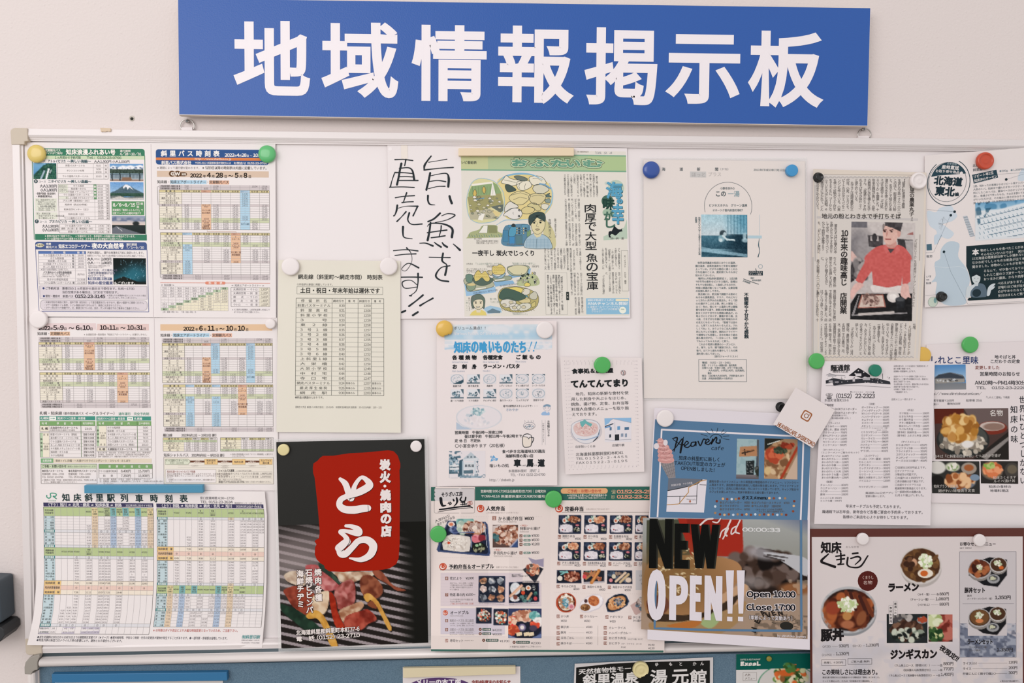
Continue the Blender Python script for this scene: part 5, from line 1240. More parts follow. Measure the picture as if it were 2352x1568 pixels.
fish(k(920,545,1000,600,1190,640,1100,700,1010,720,900,690,830,665,870,600));fish(k(1110,650,1210,640,1310,640,1350,730,1220,800,1130,780,1100,720));fish(k(1310,580,1420,550,1540,580,1600,680,1480,700,1380,710,1330,660));fish(k(1050,560,1150,550,1280,600,1230,640,1120,620),'707a70')
fish(k(900,710,960,700,1060,760,1080,800,960,830,910,780),'4a5a54');fish(k(1370,770,1430,700,1550,710,1650,780,1560,850,1440,850),'d4d0bc');E_.stroke(k(1480,685,1580,700,1680,770),3.4,'7aa4c2',4)
fish(k(965,940,1020,860,1160,810,1310,860,1320,930,1200,1040,1060,1030),'dccf9c');fish(k(1300,900,1420,850,1560,860,1600,900,1560,980,1480,1040,1360,1020),'d6ca9c');fish(k(1595,880,1665,845,1650,880,1690,910,1610,915),'5f7470');fish(k(1580,960,1660,940,1665,1010,1600,1010),'8a9a92');fish(k(1520,1040,1600,1030,1650,1060,1600,1130,1530,1110),'dedac8')
fish(k(1180,1130,1260,1080,1390,1100,1390,1160,1300,1200,1200,1190),'d6c890');fish(k(1280,1060,1380,1010,1480,1060,1510,1130,1440,1150,1380,1100),'cfc694');fish(k(895,1080,980,990,1100,1050,1120,1090,1020,1110,900,1170),'dedad0');fish(k(870,1230,900,1180,1000,1110,1120,1110,1190,1190,1140,1280,1010,1290,920,1240),'e2ded8')
for p in(k(1140,1138),k(1135,1240)):E_.ell(*p[0],2.6,2.6,'3a3f40',5);E_.ell(*p[0],.9,.9,'dad8d0',5.3)
for q in((1000,880,1160,840,1290,880),(1040,960,1150,915,1270,940),(1350,900,1460,880,1560,900),(1040,1170,1030,1190,1045,1210),(880,620,980,640,1080,665),(1370,600,1450,590,1530,640),(1150,680,1130,730,1150,770),(1250,680,1230,740,1240,780)):E_.stroke(k(*q),.7,ol,4.5)
E_.part('portrait_drawing')
blob(k(1560,1290,1660,1380,1740,1520,1770,1700,1740,1800,1640,1790,1560,1600),'cdc698',1,None)
blob(k(880,1440,960,1390,1290,1380,1330,1500,1330,1640,1250,1750,860,1740,850,1560),'5f88a0',1.2,None)
for(x,y,w_,h_,c)in((950,1390,100,50,'5a93b4'),(1180,1385,110,60,'6396b0'),(860,1480,90,200,'4f86a6'),(970,1560,90,180,'4a8cbc'),(1080,1570,110,160,'5b7f88'),(1270,1480,70,110,'7f9c74')):E_.poly(k(x,y,x,y+h_,x+w_,y+h_,x+w_,y),c,2);E_.stroke(k(x,y,x+w_,y,x+w_,y+h_,x,y+h_,x,y),.5,'3a5866',2.4)
blob(k(970,1470,1030,1400,1080,1420,1090,1500,1060,1580,960,1580),'5a9cb8',2.6);blob(k(1005,1400,1040,1370,1075,1400,1060,1425,1015,1420),'333c40',2.9)
for i in range(16):x,y=1100+(i%6)*38,1450+(i//6)*42;blob(k(x-13,y,x,y-18,x+14,y,x,y+14),('d6c9a4','3c4a50','6fa4bc')[i%3],2.7+i*.02,'3c4a50',.5)
blob(k(250,1600,300,1520,450,1470,520,1400,750,1400,770,1500,850,1540,850,1600,560,1610,250,1620),'a9b084',1.2,None);E_.poly(k(440,1530,530,1400,600,1400,590,1530),'e8e6dc',2.5);E_.stroke(k(440,1530,530,1400,600,1400,590,1530,440,1530),.6,'5c6a60',3);E_.poly(k(600,1400,750,1400,760,1530,610,1530),'8c9068',2.4)
for i in range(14):E_.stroke(k(280+i*42,1550+(i%3)*10,300+i*42,1600),.9,'66806a' if i%2 else '5d8a9a',3)
blob(k(1225,1770,1250,1640,1340,1560,1430,1530,1560,1560,1660,1640,1705,1790,1560,1800,1400,1800),'a9c0cc',3);E_.stroke(k(1440,1630,1430,1790),.7,'54707e',4)
for i in range(7):E_.stroke(k(1270+i*60,1620,1260+i*62,1790),.6,'84a4b8',3.9);E_.stroke(k(1250,1640+i*20,1670,1640+i*20),.5,'84a4b8',3.9)
blob(k(1340,1270,1420,1220,1540,1250,1580,1340,1575,1430,1540,1500,1470,1550,1400,1530,1350,1440),'ddd2a8',4.6);E_.poly(k(1390,1520,1540,1510,1500,1590,1440,1610,1400,1570),'ddd2a8',4.4)
blob(k(1300,1340,1310,1240,1380,1190,1470,1165,1560,1190,1590,1260,1580,1340,1550,1290,1530,1230,1450,1220,1370,1260,1335,1300,1330,1400),'3f504e',5.4)
for p in(k(1395,1355),k(1503,1350)):E_.ell(*p[0],2.4,2,'20282a',6)
E_.brush(k(1370,1335,1400,1322,1430,1328),[1,1.8,1],'2c3436',6);E_.brush(k(1480,1325,1510,1318,1535,1325),[1,1.8,1],'2c3436',6);E_.stroke(k(1455,1350,1430,1415,1475,1425),.7,ol,6);blob(k(1415,1465,1450,1455,1490,1465,1450,1485),'b9a88a',6)
for i,t in enumerate(['毎朝「ご来店をおまちしている」','吉野英治さん']):E_.text(1272-i*13,500 if i else 500,7.4 if i else 5,t,'3a403c',vert=True,wid=46)
E_.text(1084,547,4.6,'加工直販','4a4c48');E_.lines(1089,552.5,4.8,5,['室内には知床産の新巻や全国の','地魚が所狭しと並べられていて'],'4a4c48',w=51);E_.text(1159,560,5,'斜里漁港近くの市場内','4a4c48',w=40)
E_.part('dishes_drawing')
k=dr(zf(1040,530,7.465))
E_.text(1065,605.5,5,'大人気の','4a4c48',w=15);E_.text(1084,605.5,6.4,'「つぶのかき揚げ冷しかけそば」','9aa89e',w=66);E_.text(1168,605,6.4,'「知床産さんまの一夜干し」','9aa89e',w=58);E_.text(1112,611.5,6,'950円','4a4c48');E_.text(1216,611.5,6,'880円','4a4c48')
E_.lines(1065,617.5,4,4.4,['冷しても味わいたくない','知床産のパイランプ','入っている'],'4a4c48')
E_.poly(k(190,860,730,960,740,1050,420,1100,230,1120),'9cc0dc',1);E_.poly(k(700,870,1030,850,1060,900,730,960),'8cb4d2',1);E_.poly(k(950,760,1340,640,1320,760,1000,810),'8cb4d2',1)
blob(k(190,830,380,760,640,840,710,930,620,980,280,1040,230,950),'b3b59c',2);blob(k(690,800,960,770,1000,830,740,870),'9aa48c',2)
blob(k(225,760,290,740,340,770,335,870,270,890,230,850),'6f8a7c',3);blob(k(235,910,310,900,395,920,370,1000,300,1030,250,990),'8a9c84',3);E_.ell(*k(318,920)[0],10,3,'d6c48e',4.2)
blob(k(345,810,500,780,690,820,640,900,500,940,380,900),'5a6c60',3);blob(k(380,860,370,760,440,670,490,730,560,690,630,800,620,860,560,860,500,800,440,850),'d9c67a',4)
blob(k(670,740,760,800,900,720,870,790,790,820,710,800),'9ab4c0',3);blob(k(690,730,680,610,760,600,800,570,860,600,900,650,880,730,800,750),'d9c67a',4)
blob(k(600,680,680,690,670,760,620,750),'c9bd94',3);blob(k(940,640,1080,590,1270,610,1270,700,1200,750,1060,750,980,700),'d6d0ac',4);blob(k(930,650,1000,600,1290,600,1290,680,1250,760,1000,760),'a4b09a',3)
for i in range(20):x,y=400+(i%7)*34,700+(i//7)*48;E_.stroke(k(x,y,x+14,y-16,x+26,y),.6,'8a7a3c',5)
for i in range(14):x,y=700+(i%6)*32,640+(i//6)*40;E_.stroke(k(x,y,x+14,y-16,x+26,y),.6,'8a7a3c',5)
E_.poly(k(390,990,570,965,570,980,395,1005),'ece8e0',4);E_.poly(k(720,840,890,820,890,835,725,858),'ece8e0',4)
E_.text(1078,674,5,'そばは地元の農家から仕入れ、自社でセットで提供','33506a',w=58,rot=-.14);E_.text(1140,657,5,'ご飯にも普通の丼もの他に880円もあります','33506a',w=45,rot=-.12);E_.text(1180,645,6,'880円','4a4c48',rot=-.2)
blob(k(1100,930,1160,800,1290,740,1430,760,1490,870,1460,930,1300,950),'b7bf94',1.5,None)
for i in range(26):
    x,y=r_.uniform(1150,1450),r_.uniform(720,920);blob(k(x-14,y,x,y-22,x+14,y,x,y+16),r_.choice(['2f3836','c4c0a8','7f8c78','d9c67a','e2ded4']),3+i*.03,'3c4442',.6)
blob(k(1225,915,1270,885,1330,910,1310,950,1240,950),'e0cf76',5)
blob(k(775,1110,830,1000,960,960,1150,960,1330,1010,1460,1100,1460,1250,1380,1340,1220,1390,1020,1390,850,1330,800,1230),'b9ae74',2)
for c,q in(('4c6458',(790,1130,860,1000,1000,1000,1200,1080,1250,1150,1100,1200,950,1170,850,1180)),('e0cf76',(960,990,1090,960,1220,1010,1160,1070,1060,1050)),('d8d4c4',(1180,1060,1230,990,1320,1010,1310,1080,1230,1100)),('c9c7b4',(1310,1110,1400,1040,1450,1090,1430,1170,1350,1170)),('d6c896',(1100,1180,1200,1130,1300,1150,1330,1220,1200,1240)),('dcd8cc',(820,1220,930,1140,1060,1180,1080,1260,1000,1300,880,1310)),('dcd8cc',(970,1280,1060,1240,1160,1290,1120,1360,1010,1360)),('d8d6c6',(1100,1300,1200,1240,1330,1250,1330,1320,1220,1370,1130,1360)),('ccc080',(1340,1260,1410,1210,1420,1280,1360,1310)),('6d9aa2',(1200,1110,1260,1100,1300,1150,1240,1170))):blob(k(*q),c,3+.1*len(q),ol,.8)
for p in(k(1000,1225),k(1055,1315),k(1215,1305),k(880,1270)):E_.ell(*p[0],5,3.6,'cfc6a8',6);E_.ring(*p[0],5,3.6,ol,.6,6.4)
for i in range(13):E_.stroke(k(830+i*45,1330+30*math.sin(i/4),860+i*45,1365+24*math.sin(i/4)),.7,'7a7040',6)
blob(k(315,1250,320,1140,390,1090,480,1090,545,1160,550,1250,530,1340,480,1250,360,1260,350,1340),'66766a',3);blob(k(345,1230,400,1180,500,1180,525,1240,510,1310,440,1350,370,1310),'e0d6bc',4)
E_.poly(k(290,1448,330,1390,400,1350,490,1350,560,1390,580,1448),'e0cf7c',3.5);E_.poly(k(390,1330,490,1330,470,1400,410,1400),'e0d6bc',3.8)
for p in(k(395,1235),k(478,1235)):E_.ell(*p[0],2,1.6,'2c3434',5)
E_.stroke(k(370,1215,410,1208),.9,'3a4240',5);E_.stroke(k(460,1208,500,1212),.9,'3a4240',5);blob(k(400,1300,430,1305,465,1298,432,1320),'efe9e0',5)
E_.poly(k(520,1330,640,1280,820,1320,840,1400,600,1420),'a3c4da',1);E_.poly(k(590,1380,680,1330,820,1380,810,1410,600,1410),'6d8490',2);E_.text(1117,687,5.4,'食べ処','9aa89e');E_.text(1117,694,5.6,'「しれとこ里味」','9aa89e',w=27)
for i,t in enumerate(['気軽にご来店を','ご注意ください','待ちしています','（美しく）']):E_.text(1081-i*5.6,677+i*3,4.6,t,'4a4c48' if i<3 else '9aa89e',vert=True,wid=32)
E_.text(1166,722,5,'「知床魚貝セット」','9aa89e',w=40)
E_.part('tape','clear tape strip');E_.rect(921,333,936,364,'ece3da',5.5)
E_.ell(896,342,4.4,4.2,'f2ecec',2)
# ------------------------------------------------------------------ drawing helpers for the flyers
def pk(p,x0,y0,k):
    """zoomed reading -> page coordinates"""
    def f(*a):return[inv_page(p,x0+a[i]/k,y0+a[i+1]/k)for i in range(0,len(a),2)]
    return f
def smooth(pts,sub=4):
    P_=np.array(pts,float);n=len(P_);out=[]
    for i in range(n):
        a,b,c_,d=P_[i-1],P_[i],P_[(i+1)%n],P_[(i+2)%n]
        for q in range(sub):
            t=q/sub;out.append(.5*((2*b)+(-a+c_)*t+(2*a-5*b+4*c_-d)*t*t+(-a+3*b-3*c_+d)*t**3))
    return out
def pblob(p,pts,c,lay=2,o=None,w=.8):
    out=smooth(pts)
    if c:
        cen=np.mean(out,0);p.tris([[cen,out[i-1],out[i]]for i in range(len(out))],c,lay)
    if o:p.stroke(out+[out[0]],w,o,lay+.4)
def rice(q,x,y,rx,ry,c='e6dfe0'):
    q.ell(x,y,rx,ry,c,.12);q.blobs(x,y,rx*.9,ry*.9,['f2ecec','d0c8cc','ddd6d8'],30,.03,int(x*97+y*31),.7)
def bento(p,u0,v0,u1,v1,seed,kind=0,bg='e9dedb',cell=1.5):
    q=p.canvas(u0,v0,u1,v1,bg,cell);r=random.Random(seed)
    q.poly([(.03,.0),(.97,.0),(1,.06),(.99,.96),(.95,1),(.04,1),(0,.95),(.01,.06)],'2b3247');q.poly([(.06,.06),(.94,.06),(.94,.92),(.06,.92)],'1c2230')
    if kind==0:
        q.ell(.17,.16,.11,.12,'333d55');q.ell(.27,.3,.095,.13,'e9ddd6',.2);q.ell(.27,.3,.05,.07,'c26a4c',.4)
        q.blobs(.42,.2,.12,.15,['c9d0c4','8fb0a4','e6e6dc'],24,.05,seed)
        q.blobs(.67,.24,.22,.16,r.choice([['8a4a34','6a3224','b0785c','c79a7c'],['a86a4a','d0a080','7a4630'],['d69a78','c07a58','e6c0a0']]),60,.07,seed+1)
        q.ell(.34,.7,.29,.22,'ddd6dc',.06);q.poly([(.08,.52),(.6,.52),(.62,.9),(.07,.9)],'e2dadf',.8);q.blobs(.34,.7,.26,.18,['f0eaec','cfc6d0'],40,.04,seed+2,.6);q.ell(.18,.77,.03,.045,'a83a3c')
        q.blobs(.28,.8,.08,.04,['3c3440','6a5a66'],12,.015,seed+3);q.ell(.82,.54,.08,.05,'d27a84',.4);q.blobs(.8,.76,.12,.1,['30352c','8f927c','c9c6b0','1c2018'],26,.04,seed+4)
        q.line(.62,.5,.62,.94,.012,'39435a');q.line(.06,.46,.94,.46,.012,'39435a')
    elif kind==1:
        for i in range(9):
            x,y=.18+.32*(i%3),.18+.32*(i//3);q.blobs(x,y,.09,.09,r.choice([['e8c0bc','f0dcd4','d89aa0'],['b07a5c','6a5040','d8b090'],['c9b0a8','efe0d8'],['8a9098','4c5058','c8c8c8']]),22,.06,seed+i)
    elif kind==2:
        q.blobs(.5,.5,.36,.36,['c88a5c','e6d6c0','8a4a34','7fb0a4','d8a0a0','f0ece4','3c3030','c85a3c'],120,.075,seed)
    p.pic(u0,v0,u1,v1,q)
def badge(p,x,y,n,c='96655a',sz=8.4):
    p.rect(x,y-sz/2,x+sz*.93,y+sz/2,c,2);p.text(x+sz*.46,y,sz*.78,str(n),'eee2dc',an='c',b=.05)
def tray(p,x,y,s_=8.6):
    p.ell(x,y,s_,s_,'c4553c',2);p.brush([(x-s_*.5,y-s_*.45),(x-s_*.55,y+s_*.25),(x-s_*.1,y+s_*.5),(x+s_*.4,y+s_*.3)],[s_*.2,s_*.35,s_*.3,s_*.1],'eedfd8',3);p.stroke([(x,y-s_*.1),(x+s_*.15,y+s_*.15)],s_*.14,'eedfd8',3);p.stroke([(x+s_*.45,y-s_*.6),(x+s_*.65,y),(x+s_*.3,y+s_*.45)],s_*.14,'eedfd8',3)

# ---- seafood restaurant flyer
K=Page('restaurant_flyer','pale pink flyer with a bright blue title and rows of small blue-toned food pictures','flyer',
         [((1003,737),(1278.5,736.5)),((1004,1117),(1280,1114))],.0138,color='e9dfde',curl=lambda t,s:.0012+.0012*np.sin(3*s+2*t)**2+.003*np.exp(-((t-1)/.2)**2)*s)
K.part('photo','faded blue and white sky picture')
q=K.canvas(1021,745,1268,803,'b9d0de',2.4);q.grad('d3dce2','a9cbe0',0,.5);q.tex('e4e2e4',.5,5,4,.8,soft=.3);q.ell(.5,.2,.12,.16,'dcdfe4',.6);q.grad('b5d0e2','b5d0e2',.35,.6,.5);q.grad('dfe0e4','c6d6e2',.62,1);q.tex('e9e4e6',.5,9,8,.8,mask=(q.y>.6)*1.0);q.line(0,.63,1,.68,.025,'e8e4e6');q.line(0,.8,1,.8,.015,'e8e4e6');q.line(0,.95,.5,.9,.03,'b4cde0');K.pic(1021,745,1268,803,q)
K.part('printed_text')
K.text(1042,753.3,8.4,'ボリューム満点！！','2c2c30',w=79,b=.01);K.text(1043,766,7.6,"Various Food's Of Shiretoko",'ece8ea',w=111,b=.03)
ux=[1042,1062,1082,1101,1122,1136,1155,1173,1192];uw=[20,19,17,18,13,17,17,18,16]
for ch,x,w_ in zip('知床の喰いものたち',ux,uw):fit_glyph(K,ch,x,784,x+w_,810.5,'4aa0d2',1.1)
for x in(1214,1225):K.brush([(x+7,786),(x+2,801)],[2.6,1],'4aa0d2');K.ell(x+.5,806,1.8,1.8,'4aa0d2',4)
for x,y,t,w_ in((1038.5,821,'各 種 焼 物',56),(1109,821,'各種定食',45),(1184,820.5,'ご 飯 も の',58),(1038.5,842,'お　刺　身',56),(1109,841.5,'ラーメン・パスタ',85)):K.text(x,y,11,t,'22262a',w=w_,b=.07)
for x,y,t,w_ in((1038,831.5,'Grilled Various',37),(1109,831.5,'Rice Various Set',37),(1184,831,'Rice Dishe',24),(1038,852.5,'Fish Sashimi',29),(1109,852,'Noodles',17)):K.text(x,y,5,t,'7f96b4',w=w_)
nm=['鮭親子丼','焼き魚定食','海鮮丼','レディースセット','チャン焼きそば','シーフードパスタ','鹿・トドの刺身','トドの焼き','チャンチャン焼き','魚介ラーメン','ミックスピザ','野菜サラダ']
for i,t in enumerate(nm):
    x=1034.5+(i%6)*37.4;y=859.5+(i//6)*33.8
    K.part('photo','small blue-toned food picture')
    q=K.canvas(x,y,x+30,y+22.5,'e0dcdf',1.1)
    dk_='35505e'
    if i in(0,2,4,5,9,10,11):q.ell(.5,.5,.5,.52,'ded9dc',.08);q.ring(.5,.5,.46,.46,'9fb0bc',.06);q.blobs(.5,.5,.3,.3,['c4ccd2','8ea4b0','e6e2e4','5f7c8c']if i!=11 else['3f5864','c8d0d4','e6e2e4'],26,.05,i,.8)
    if i in(1,3,6,7,8):q.poly([(.05,.1),(.95,.05),(.9,.6),(.1,.55)],'dfe0e4');q.blobs(.5,.55,.35,.3,[dk_,'8ea4b0','dfe0e4','6d8896'],26,.09,i);q.poly([(.75,0),(1,0),(1,.6)],dk_,.8);q.line(0,.9,1,.9,.05,dk_)
    if i in(4,5,10):q.poly([(0,0),(.2,0),(0,.15)],dk_);q.poly([(.75,0),(1,0),(1,.2)],dk_);q.poly([(0,.85),(.2,1),(0,1)],dk_)
    if i in(0,):q.poly([(.85,.6),(1,.5),(1,.8),(.8,1),(.15,1)],dk_)
    K.pic(x,y,x+30,y+22.5,q)
    K.part('printed_text');K.text(x+15,y+27,5.2,t,'33363c',an='c',w=min(30,len(t)*4.8),b=.03)
K.part('photo','large faded bowl of food picture')
q=K.canvas(1047,930,1152,987,'e9dfde',1.6);q.ell(.5,.5,.5,.48,'e4dde0',.04);q.ring(.5,.5,.49,.47,'c4ccd4',.03,.7);q.poly([(0,.68),(.12,.85),(.35,.98),(.35,1),(0,1)],'a9bdd2',.8);q.blobs(.47,.27,.15,.14,['8fb0b8','b0c8cc','7298a4','d0dadc'],50,.05,2);q.blobs(.3,.42,.07,.06,['7090a0','c4ccd4'],14,.04,4);q.blobs(.5,.65,.3,.2,['ddd6d8','c9ccd4','ece6e6'],30,.06,6,.7);K.pic(1047,930,1152,987,q)
K.part('printed_text')
K.text(1155,933.5,5.8,'巷では評判がよろしいようで・・・','2c3034',w=80,b=.05);K.text(1161,942,7.5,'さわやか','8fa4bc',w=29,b=.02)
b=4
for y,x,t,w_ in((993.5,1043.5,'営業時間　午後5時～深夜12時',110),(1002.5,1066,'昼は要予約　午前11時～午後2時まで',132),(1012.5,1043.5,'定 休 日　不定休',59)):K.text(x,y,8.2,t,'24282c',w=w_,b=.055)
K.text(1044,1024,9.6,'〇小宴会承ります（20名様）','3a3c40',w=120,b=.01)
for y,x,t,w_ in((1038,1152,'食べ歩き北海道味100選店',99),(1048.5,1160,'海鮮料理の馬い店',64)):K.text(x,y,8.4,t,'24282c',w=w_,b=.055)
for ch,x in(('車',1179),('馬',1208),('道',1234)):fit_glyph(K,ch,x,1056,x+16,1074,'24282c',.9)
K.text(1196,1070.5,4,'しゃば','24282c',w=10,b=.05);K.text(1225.5,1070.5,4,'どう','24282c',w=7,b=.05);K.text(1123,1070.5,9,'喰いもの処','3a3c40',w=45,b=.015)
K.text(1167,1083,7,'斜里郡斜里町','44464c',w=42);K.text(1214,1083,8,'港町 1','6c7076',w=24,sl=.2);K.text(1171,1092,7.2,'TEL・FAX 0152-23-6700','44464c',w=80);K.text(1123,1103.5,7.6,'http://shabado.jp','44464c',w=57)
K.text(1259,967,6,'お気軽にどうぞ','2c3034',vert=True,wid=38,b=.05);K.text(1247,972,4.6,'お飲み物もございます','55585e',vert=True,wid=46);K.vl(1244,966,1024,'9a9ca4',.5);K.vl(1251.5,966,1024,'9a9ca4',.5)
K.part('line_drawing')
z=pk(K,995,920,7.84)
pblob(K,z(1615,640,1700,595,1770,650,1765,800,1700,835,1620,815),'e6dbd0',2,'3c3e42',1.6);pblob(K,z(1620,640,1650,610,1700,598,1760,620,1765,655,1735,660,1720,690,1700,660),'e9e2e2',3,'3c3e42',1.4);K.brush(z(1765,660,1810,670,1800,720,1765,780),1.8,'3c3e42')
K.ring(*z(1730,450)[0],13.5,8,'8a8c94',.8);K.ring(*z(1730,470)[0],11,6,'8a8c94',.7)
q_=random.Random(1)
for i in range(24):a=q_.random()*6.28;r0=q_.random()*9;x,y=z(1730,465)[0];K.ell(x+r0*math.cos(a),y+r0*.5*math.sin(a),1.4,1,q_.choice(['9ab0c4','c4ccd4','7f8890']),3+i*.02,8)
for x in(1645,1705,1760,1795):K.stroke(z(x,350,x+12,370,x,395),.6,'9a9ca4')
pblob(K,z(1985,90,2050,62,2112,90,2108,150,2050,190,1990,150),'e4dadb',2,'8fa0b4',.6);pblob(K,z(1990,90,2050,64,2108,80,2105,110,2060,105,2045,90,1995,120),'7f9ab0',3);K.stroke(z(2005,135,2030,125),.8,'5c7084');K.stroke(z(2065,130,2090,125),.8,'5c7084')
K.poly(z(1940,240,1975,200,2020,190,2050,225,2085,195,2100,240,2090,262,1960,262),'9ab8da',2);K.poly(z(2025,190,2070,190,2048,222),'ece6e8',2.5)
K.poly(z(1030,1090,1060,1020,1085,980,1130,1030,1170,1040,1150,1080,1090,1070,1040,1095),'6aa4d2',2);K.text(z(1060,1045)[0][0],z(1060,1045)[0][1],5.6,'100','e6eaee',b=.06);K.rect(*z(1028,993)[0],*z(1058,1028)[0],'9ab0c8',2)
K.part('photo','blue-toned picture of the restaurant entrance')
q=K.canvas(1030.5,1036,1114,1098,'e3dcdf',1.3);q.tex('4c6c7e',.45,12,3,.9,mask=(q.x<.15+.2*(q.y<.3))*1.0);q.blobs(.12,.5,.14,.3,['3f5c6c','8aa4b4','c8d2d8'],60,.05,5)
q.poly([(.36,.32),(.6,.04),(.78,.26),(.84,.32)],'b9c4cc');q.poly([(.4,.3),(.8,.26),(.8,.36),(.4,.38)],'d6dade');q.poly([(.28,.35),(.38,.3),(.38,.95),(.26,.95)],'3c5868');q.poly([(.02,.52),(.27,.5),(.27,.56),(.02,.58)],'dfe2e4');q.line(.02,.6,.27,.59,.015,'2f4450');q.poly([(.02,.62),(.27,.62),(.27,.7),(.02,.7)],'dfe2e4');q.tex('3f5c6c',.4,14,6,.8,mask=((q.x<.27)&(q.y>.7))*1.0)
q.poly([(.4,.42),(.7,.42),(.7,.7),(.4,.7)],'d6dade');q.poly([(.4,.72),(.66,.7),(.66,.84),(.4,.84)],'5a7482');q.poly([(.36,.36),(.4,.36),(.4,.96),(.36,.96)],'b4c4ce');q.poly([(.68,.36),(.74,.34),(.74,.9),(.7,.9)],'cbd2d8');q.blobs(.78,.62,.03,.3,['4c6878','c8ccd4'],40,.02,8);q.poly([(.3,.9),(.9,.93),(.9,1),(.3,1)],'8aa4b4',.8);q.tex('5a7686',.5,16,9,.5,mask=(q.y>.86)*1.0);q.poly([(0,.84),(.24,.84),(.24,1),(0,1)],'e3dcdf')
K.pic(1030.5,1036,1114,1098,q)
K.part('printed_text')
for i,ch in enumerate('車馬道'):K.text(1071+i*8,1050,5,ch,'3c5868',b=.05);K.text(1066+i*7.5,1070,7,ch,'3c4c58',lay=5,b=.03)

# ---- small handwritten-style flyer
L_=Page('diner_flyer','small pale pink flyer with a pink rice bowl picture under one green magnet','flyer',
          [((1287,819.5),(1474,822)),((1299,1089),(1480,1083))],.0145,color='e7dddc',curl=lambda t,s:.001+.0035*(np.abs(t-.5)*2)**2*(1-s*.4)+.002*s)
z=pk(L_,1280,805,5.405)
L_.part('dotted_border')
for i in range(30):
    y=130+i*44.5
    for x0,x1 in((90+i*2,150+i*2),(930+i*1.2,990+i*.7)):L_.stroke(z(x0+20,y,x1,y-4),.5,'c4bcc0',2);L_.ell(*z(x0 if x0<500 else x1,y)[0],.7,.7,'9a949a',2,6)
for i in range(18):
    if i not in(8,9,10,11):L_.stroke(z(110+i*48,140,111+i*48,175),.5,'c4bcc0',2);L_.ell(*z(90+i*50,128)[0],.7,.7,'9a949a',2,6)
    L_.stroke(z(170+i*48,1420,171+i*48,1455-i*.8),.5,'c4bcc0',2);L_.ell(*z(150+i*49,1478-i*2.4)[0],.7,.7,'9a949a',2,6)
L_.part('printed_text')
def zt(p,z,x,y,size,t,c,x1=None,**kw):
    a=z(x,y)[0];rot=0;w=None
    if x1 is not None:
        b_=z(*x1)[0];w=math.hypot(b_[0]-a[0],b_[1]-a[1]);rot=math.atan2(b_[1]-a[1],b_[0]-a[0])
    p.text(a[0],a[1],size,t,c,w=w,rot=rot,**kw)
zt(L_,z,180,256,12,'食事処＆居酒屋','24282a',(695,245),b=.07)
zt(L_,z,165,415,19,'てんてんてまり','202426',(893,398),b=.08)
for i,(t,x0,x1)in enumerate((('　地元、知床の新鮮な食材を使',175,885),('用した刺身や天ぷらをはじめ、',173,885),('焼魚、揚げ物、定食、お弁当等',170,887),('料理人自慢のメニューを取り揃',175,888),('えております。',180,520))):y=540+i*63;zt(L_,z,x0,y,8.6,t,'33363a',(x1,y-(18 if i<4 else 8)),b=.015)
zt(L_,z,222,1192,6.4,'自家製いくら丼','44464c',(475,1187),b=.01);zt(L_,z,680,1175,7,'店舗外観','44464c',(835,1170),b=.01)
zt(L_,z,228,1290,8.6,'北海道斜里郡斜里町本町41','33363a',(820,1265),b=.02);zt(L_,z,230,1342,7.4,'TEL 0 1 5 2 2 - 3 - 4 4 5 5','33363a',(870,1315));zt(L_,z,235,1395,7.4,'FAX 0 1 5 2 2 - 3 - 0 1 9 5','33363a',(870,1367))
a=z(820,275)[0];L_.ell(*a,6,6.4,'e0d6d4',2);L_.ring(*a,5.6,6,'5c5c62',.8);L_.brush([(a[0]-3,a[1]-5),(a[0]+1,a[1]),(a[0]-1,a[1]+5)],1.6,'5c5c62');L_.brush([(a[0]+2,a[1]-5),(a[0]+4,a[1]),(a[0]+2,a[1]+5)],1.2,'b07a78');L_.brush([(a[0]-5,a[1]-3),(a[0]-3,a[1]+3)],1.2,'b07a78')
L_.part('rice_bowl_picture')
pblob(L_,z(165,990,200,900,330,848,480,870,550,960,540,1060,440,1130,260,1130,180,1070),'cdc6ca',2);pblob(L_,z(175,970,200,900,350,855,490,885,530,970,500,1080,420,1140,350,1152,270,1130,200,1060),'dfdce0',2.6,'7f8ca0',.6);pblob(L_,z(200,960,240,900,350,880,470,900,510,960,480,1030,360,1065,240,1040),'dcc0bc',3.2)
r_=random.Random(5)
for i in range(120):
    a_,q2=r_.random()*6.28,math.sqrt(r_.random());x,y=z(355,970)[0];L_.ell(x+25*q2*math.cos(a_),y+15*q2*math.sin(a_),1.6,1.3,r_.choice(['e4c9c4','d6aea8','cda09c','e9d8d2']),3.6+i*.01,7)
L_.poly(z(280,880,320,870,340,850,370,880,435,910,415,945,350,905,310,955,290,920),'6fb0b0',5.2);L_.brush(z(250,1090,350,1105,500,1060,528,990),[1,2,2.4,1],'9ab0cc',5);L_.brush(z(450,1125,500,1070,528,980),[2,2.5,1],'3c4450',4.8)
L_.part('building_picture')
L_.poly(z(585,840,918,832,918,1130,590,1135),'e2dde2',2);L_.poly(z(585,840,918,832,918,895,700,845,660,870,640,900,590,930),'8fb8dc',2.6);L_.poly(z(590,935,695,900,698,912,592,948),'3c4a58',3);L_.poly(z(590,950,660,930,660,945,592,965),'5a90c4',3)
for x0,y0,x1,y1,c in((650,950,675,990,'5a7a98'),(745,940,780,985,'6a9cc4'),(835,950,890,985,'4c7090'),(645,1040,668,1080,'3c4450'),(715,1040,768,1115,'2c3036'),(725,1045,765,1070,'d8d4da'),(790,1030,820,1070,'8a98ac'),(840,1030,865,1075,'8a98ac')):L_.poly(z(x0,y0,x1,y0-3,x1,y1-3,x0,y1),c,3.5)
L_.stroke(z(660,868,690,845,918,895),1.2,'a0acbc',3.4);L_.stroke(z(595,1105,715,1112,918,1100),.7,'7f8a98',3.4);L_.stroke(z(715,885,720,1020),.8,'b4bccc',3.4)

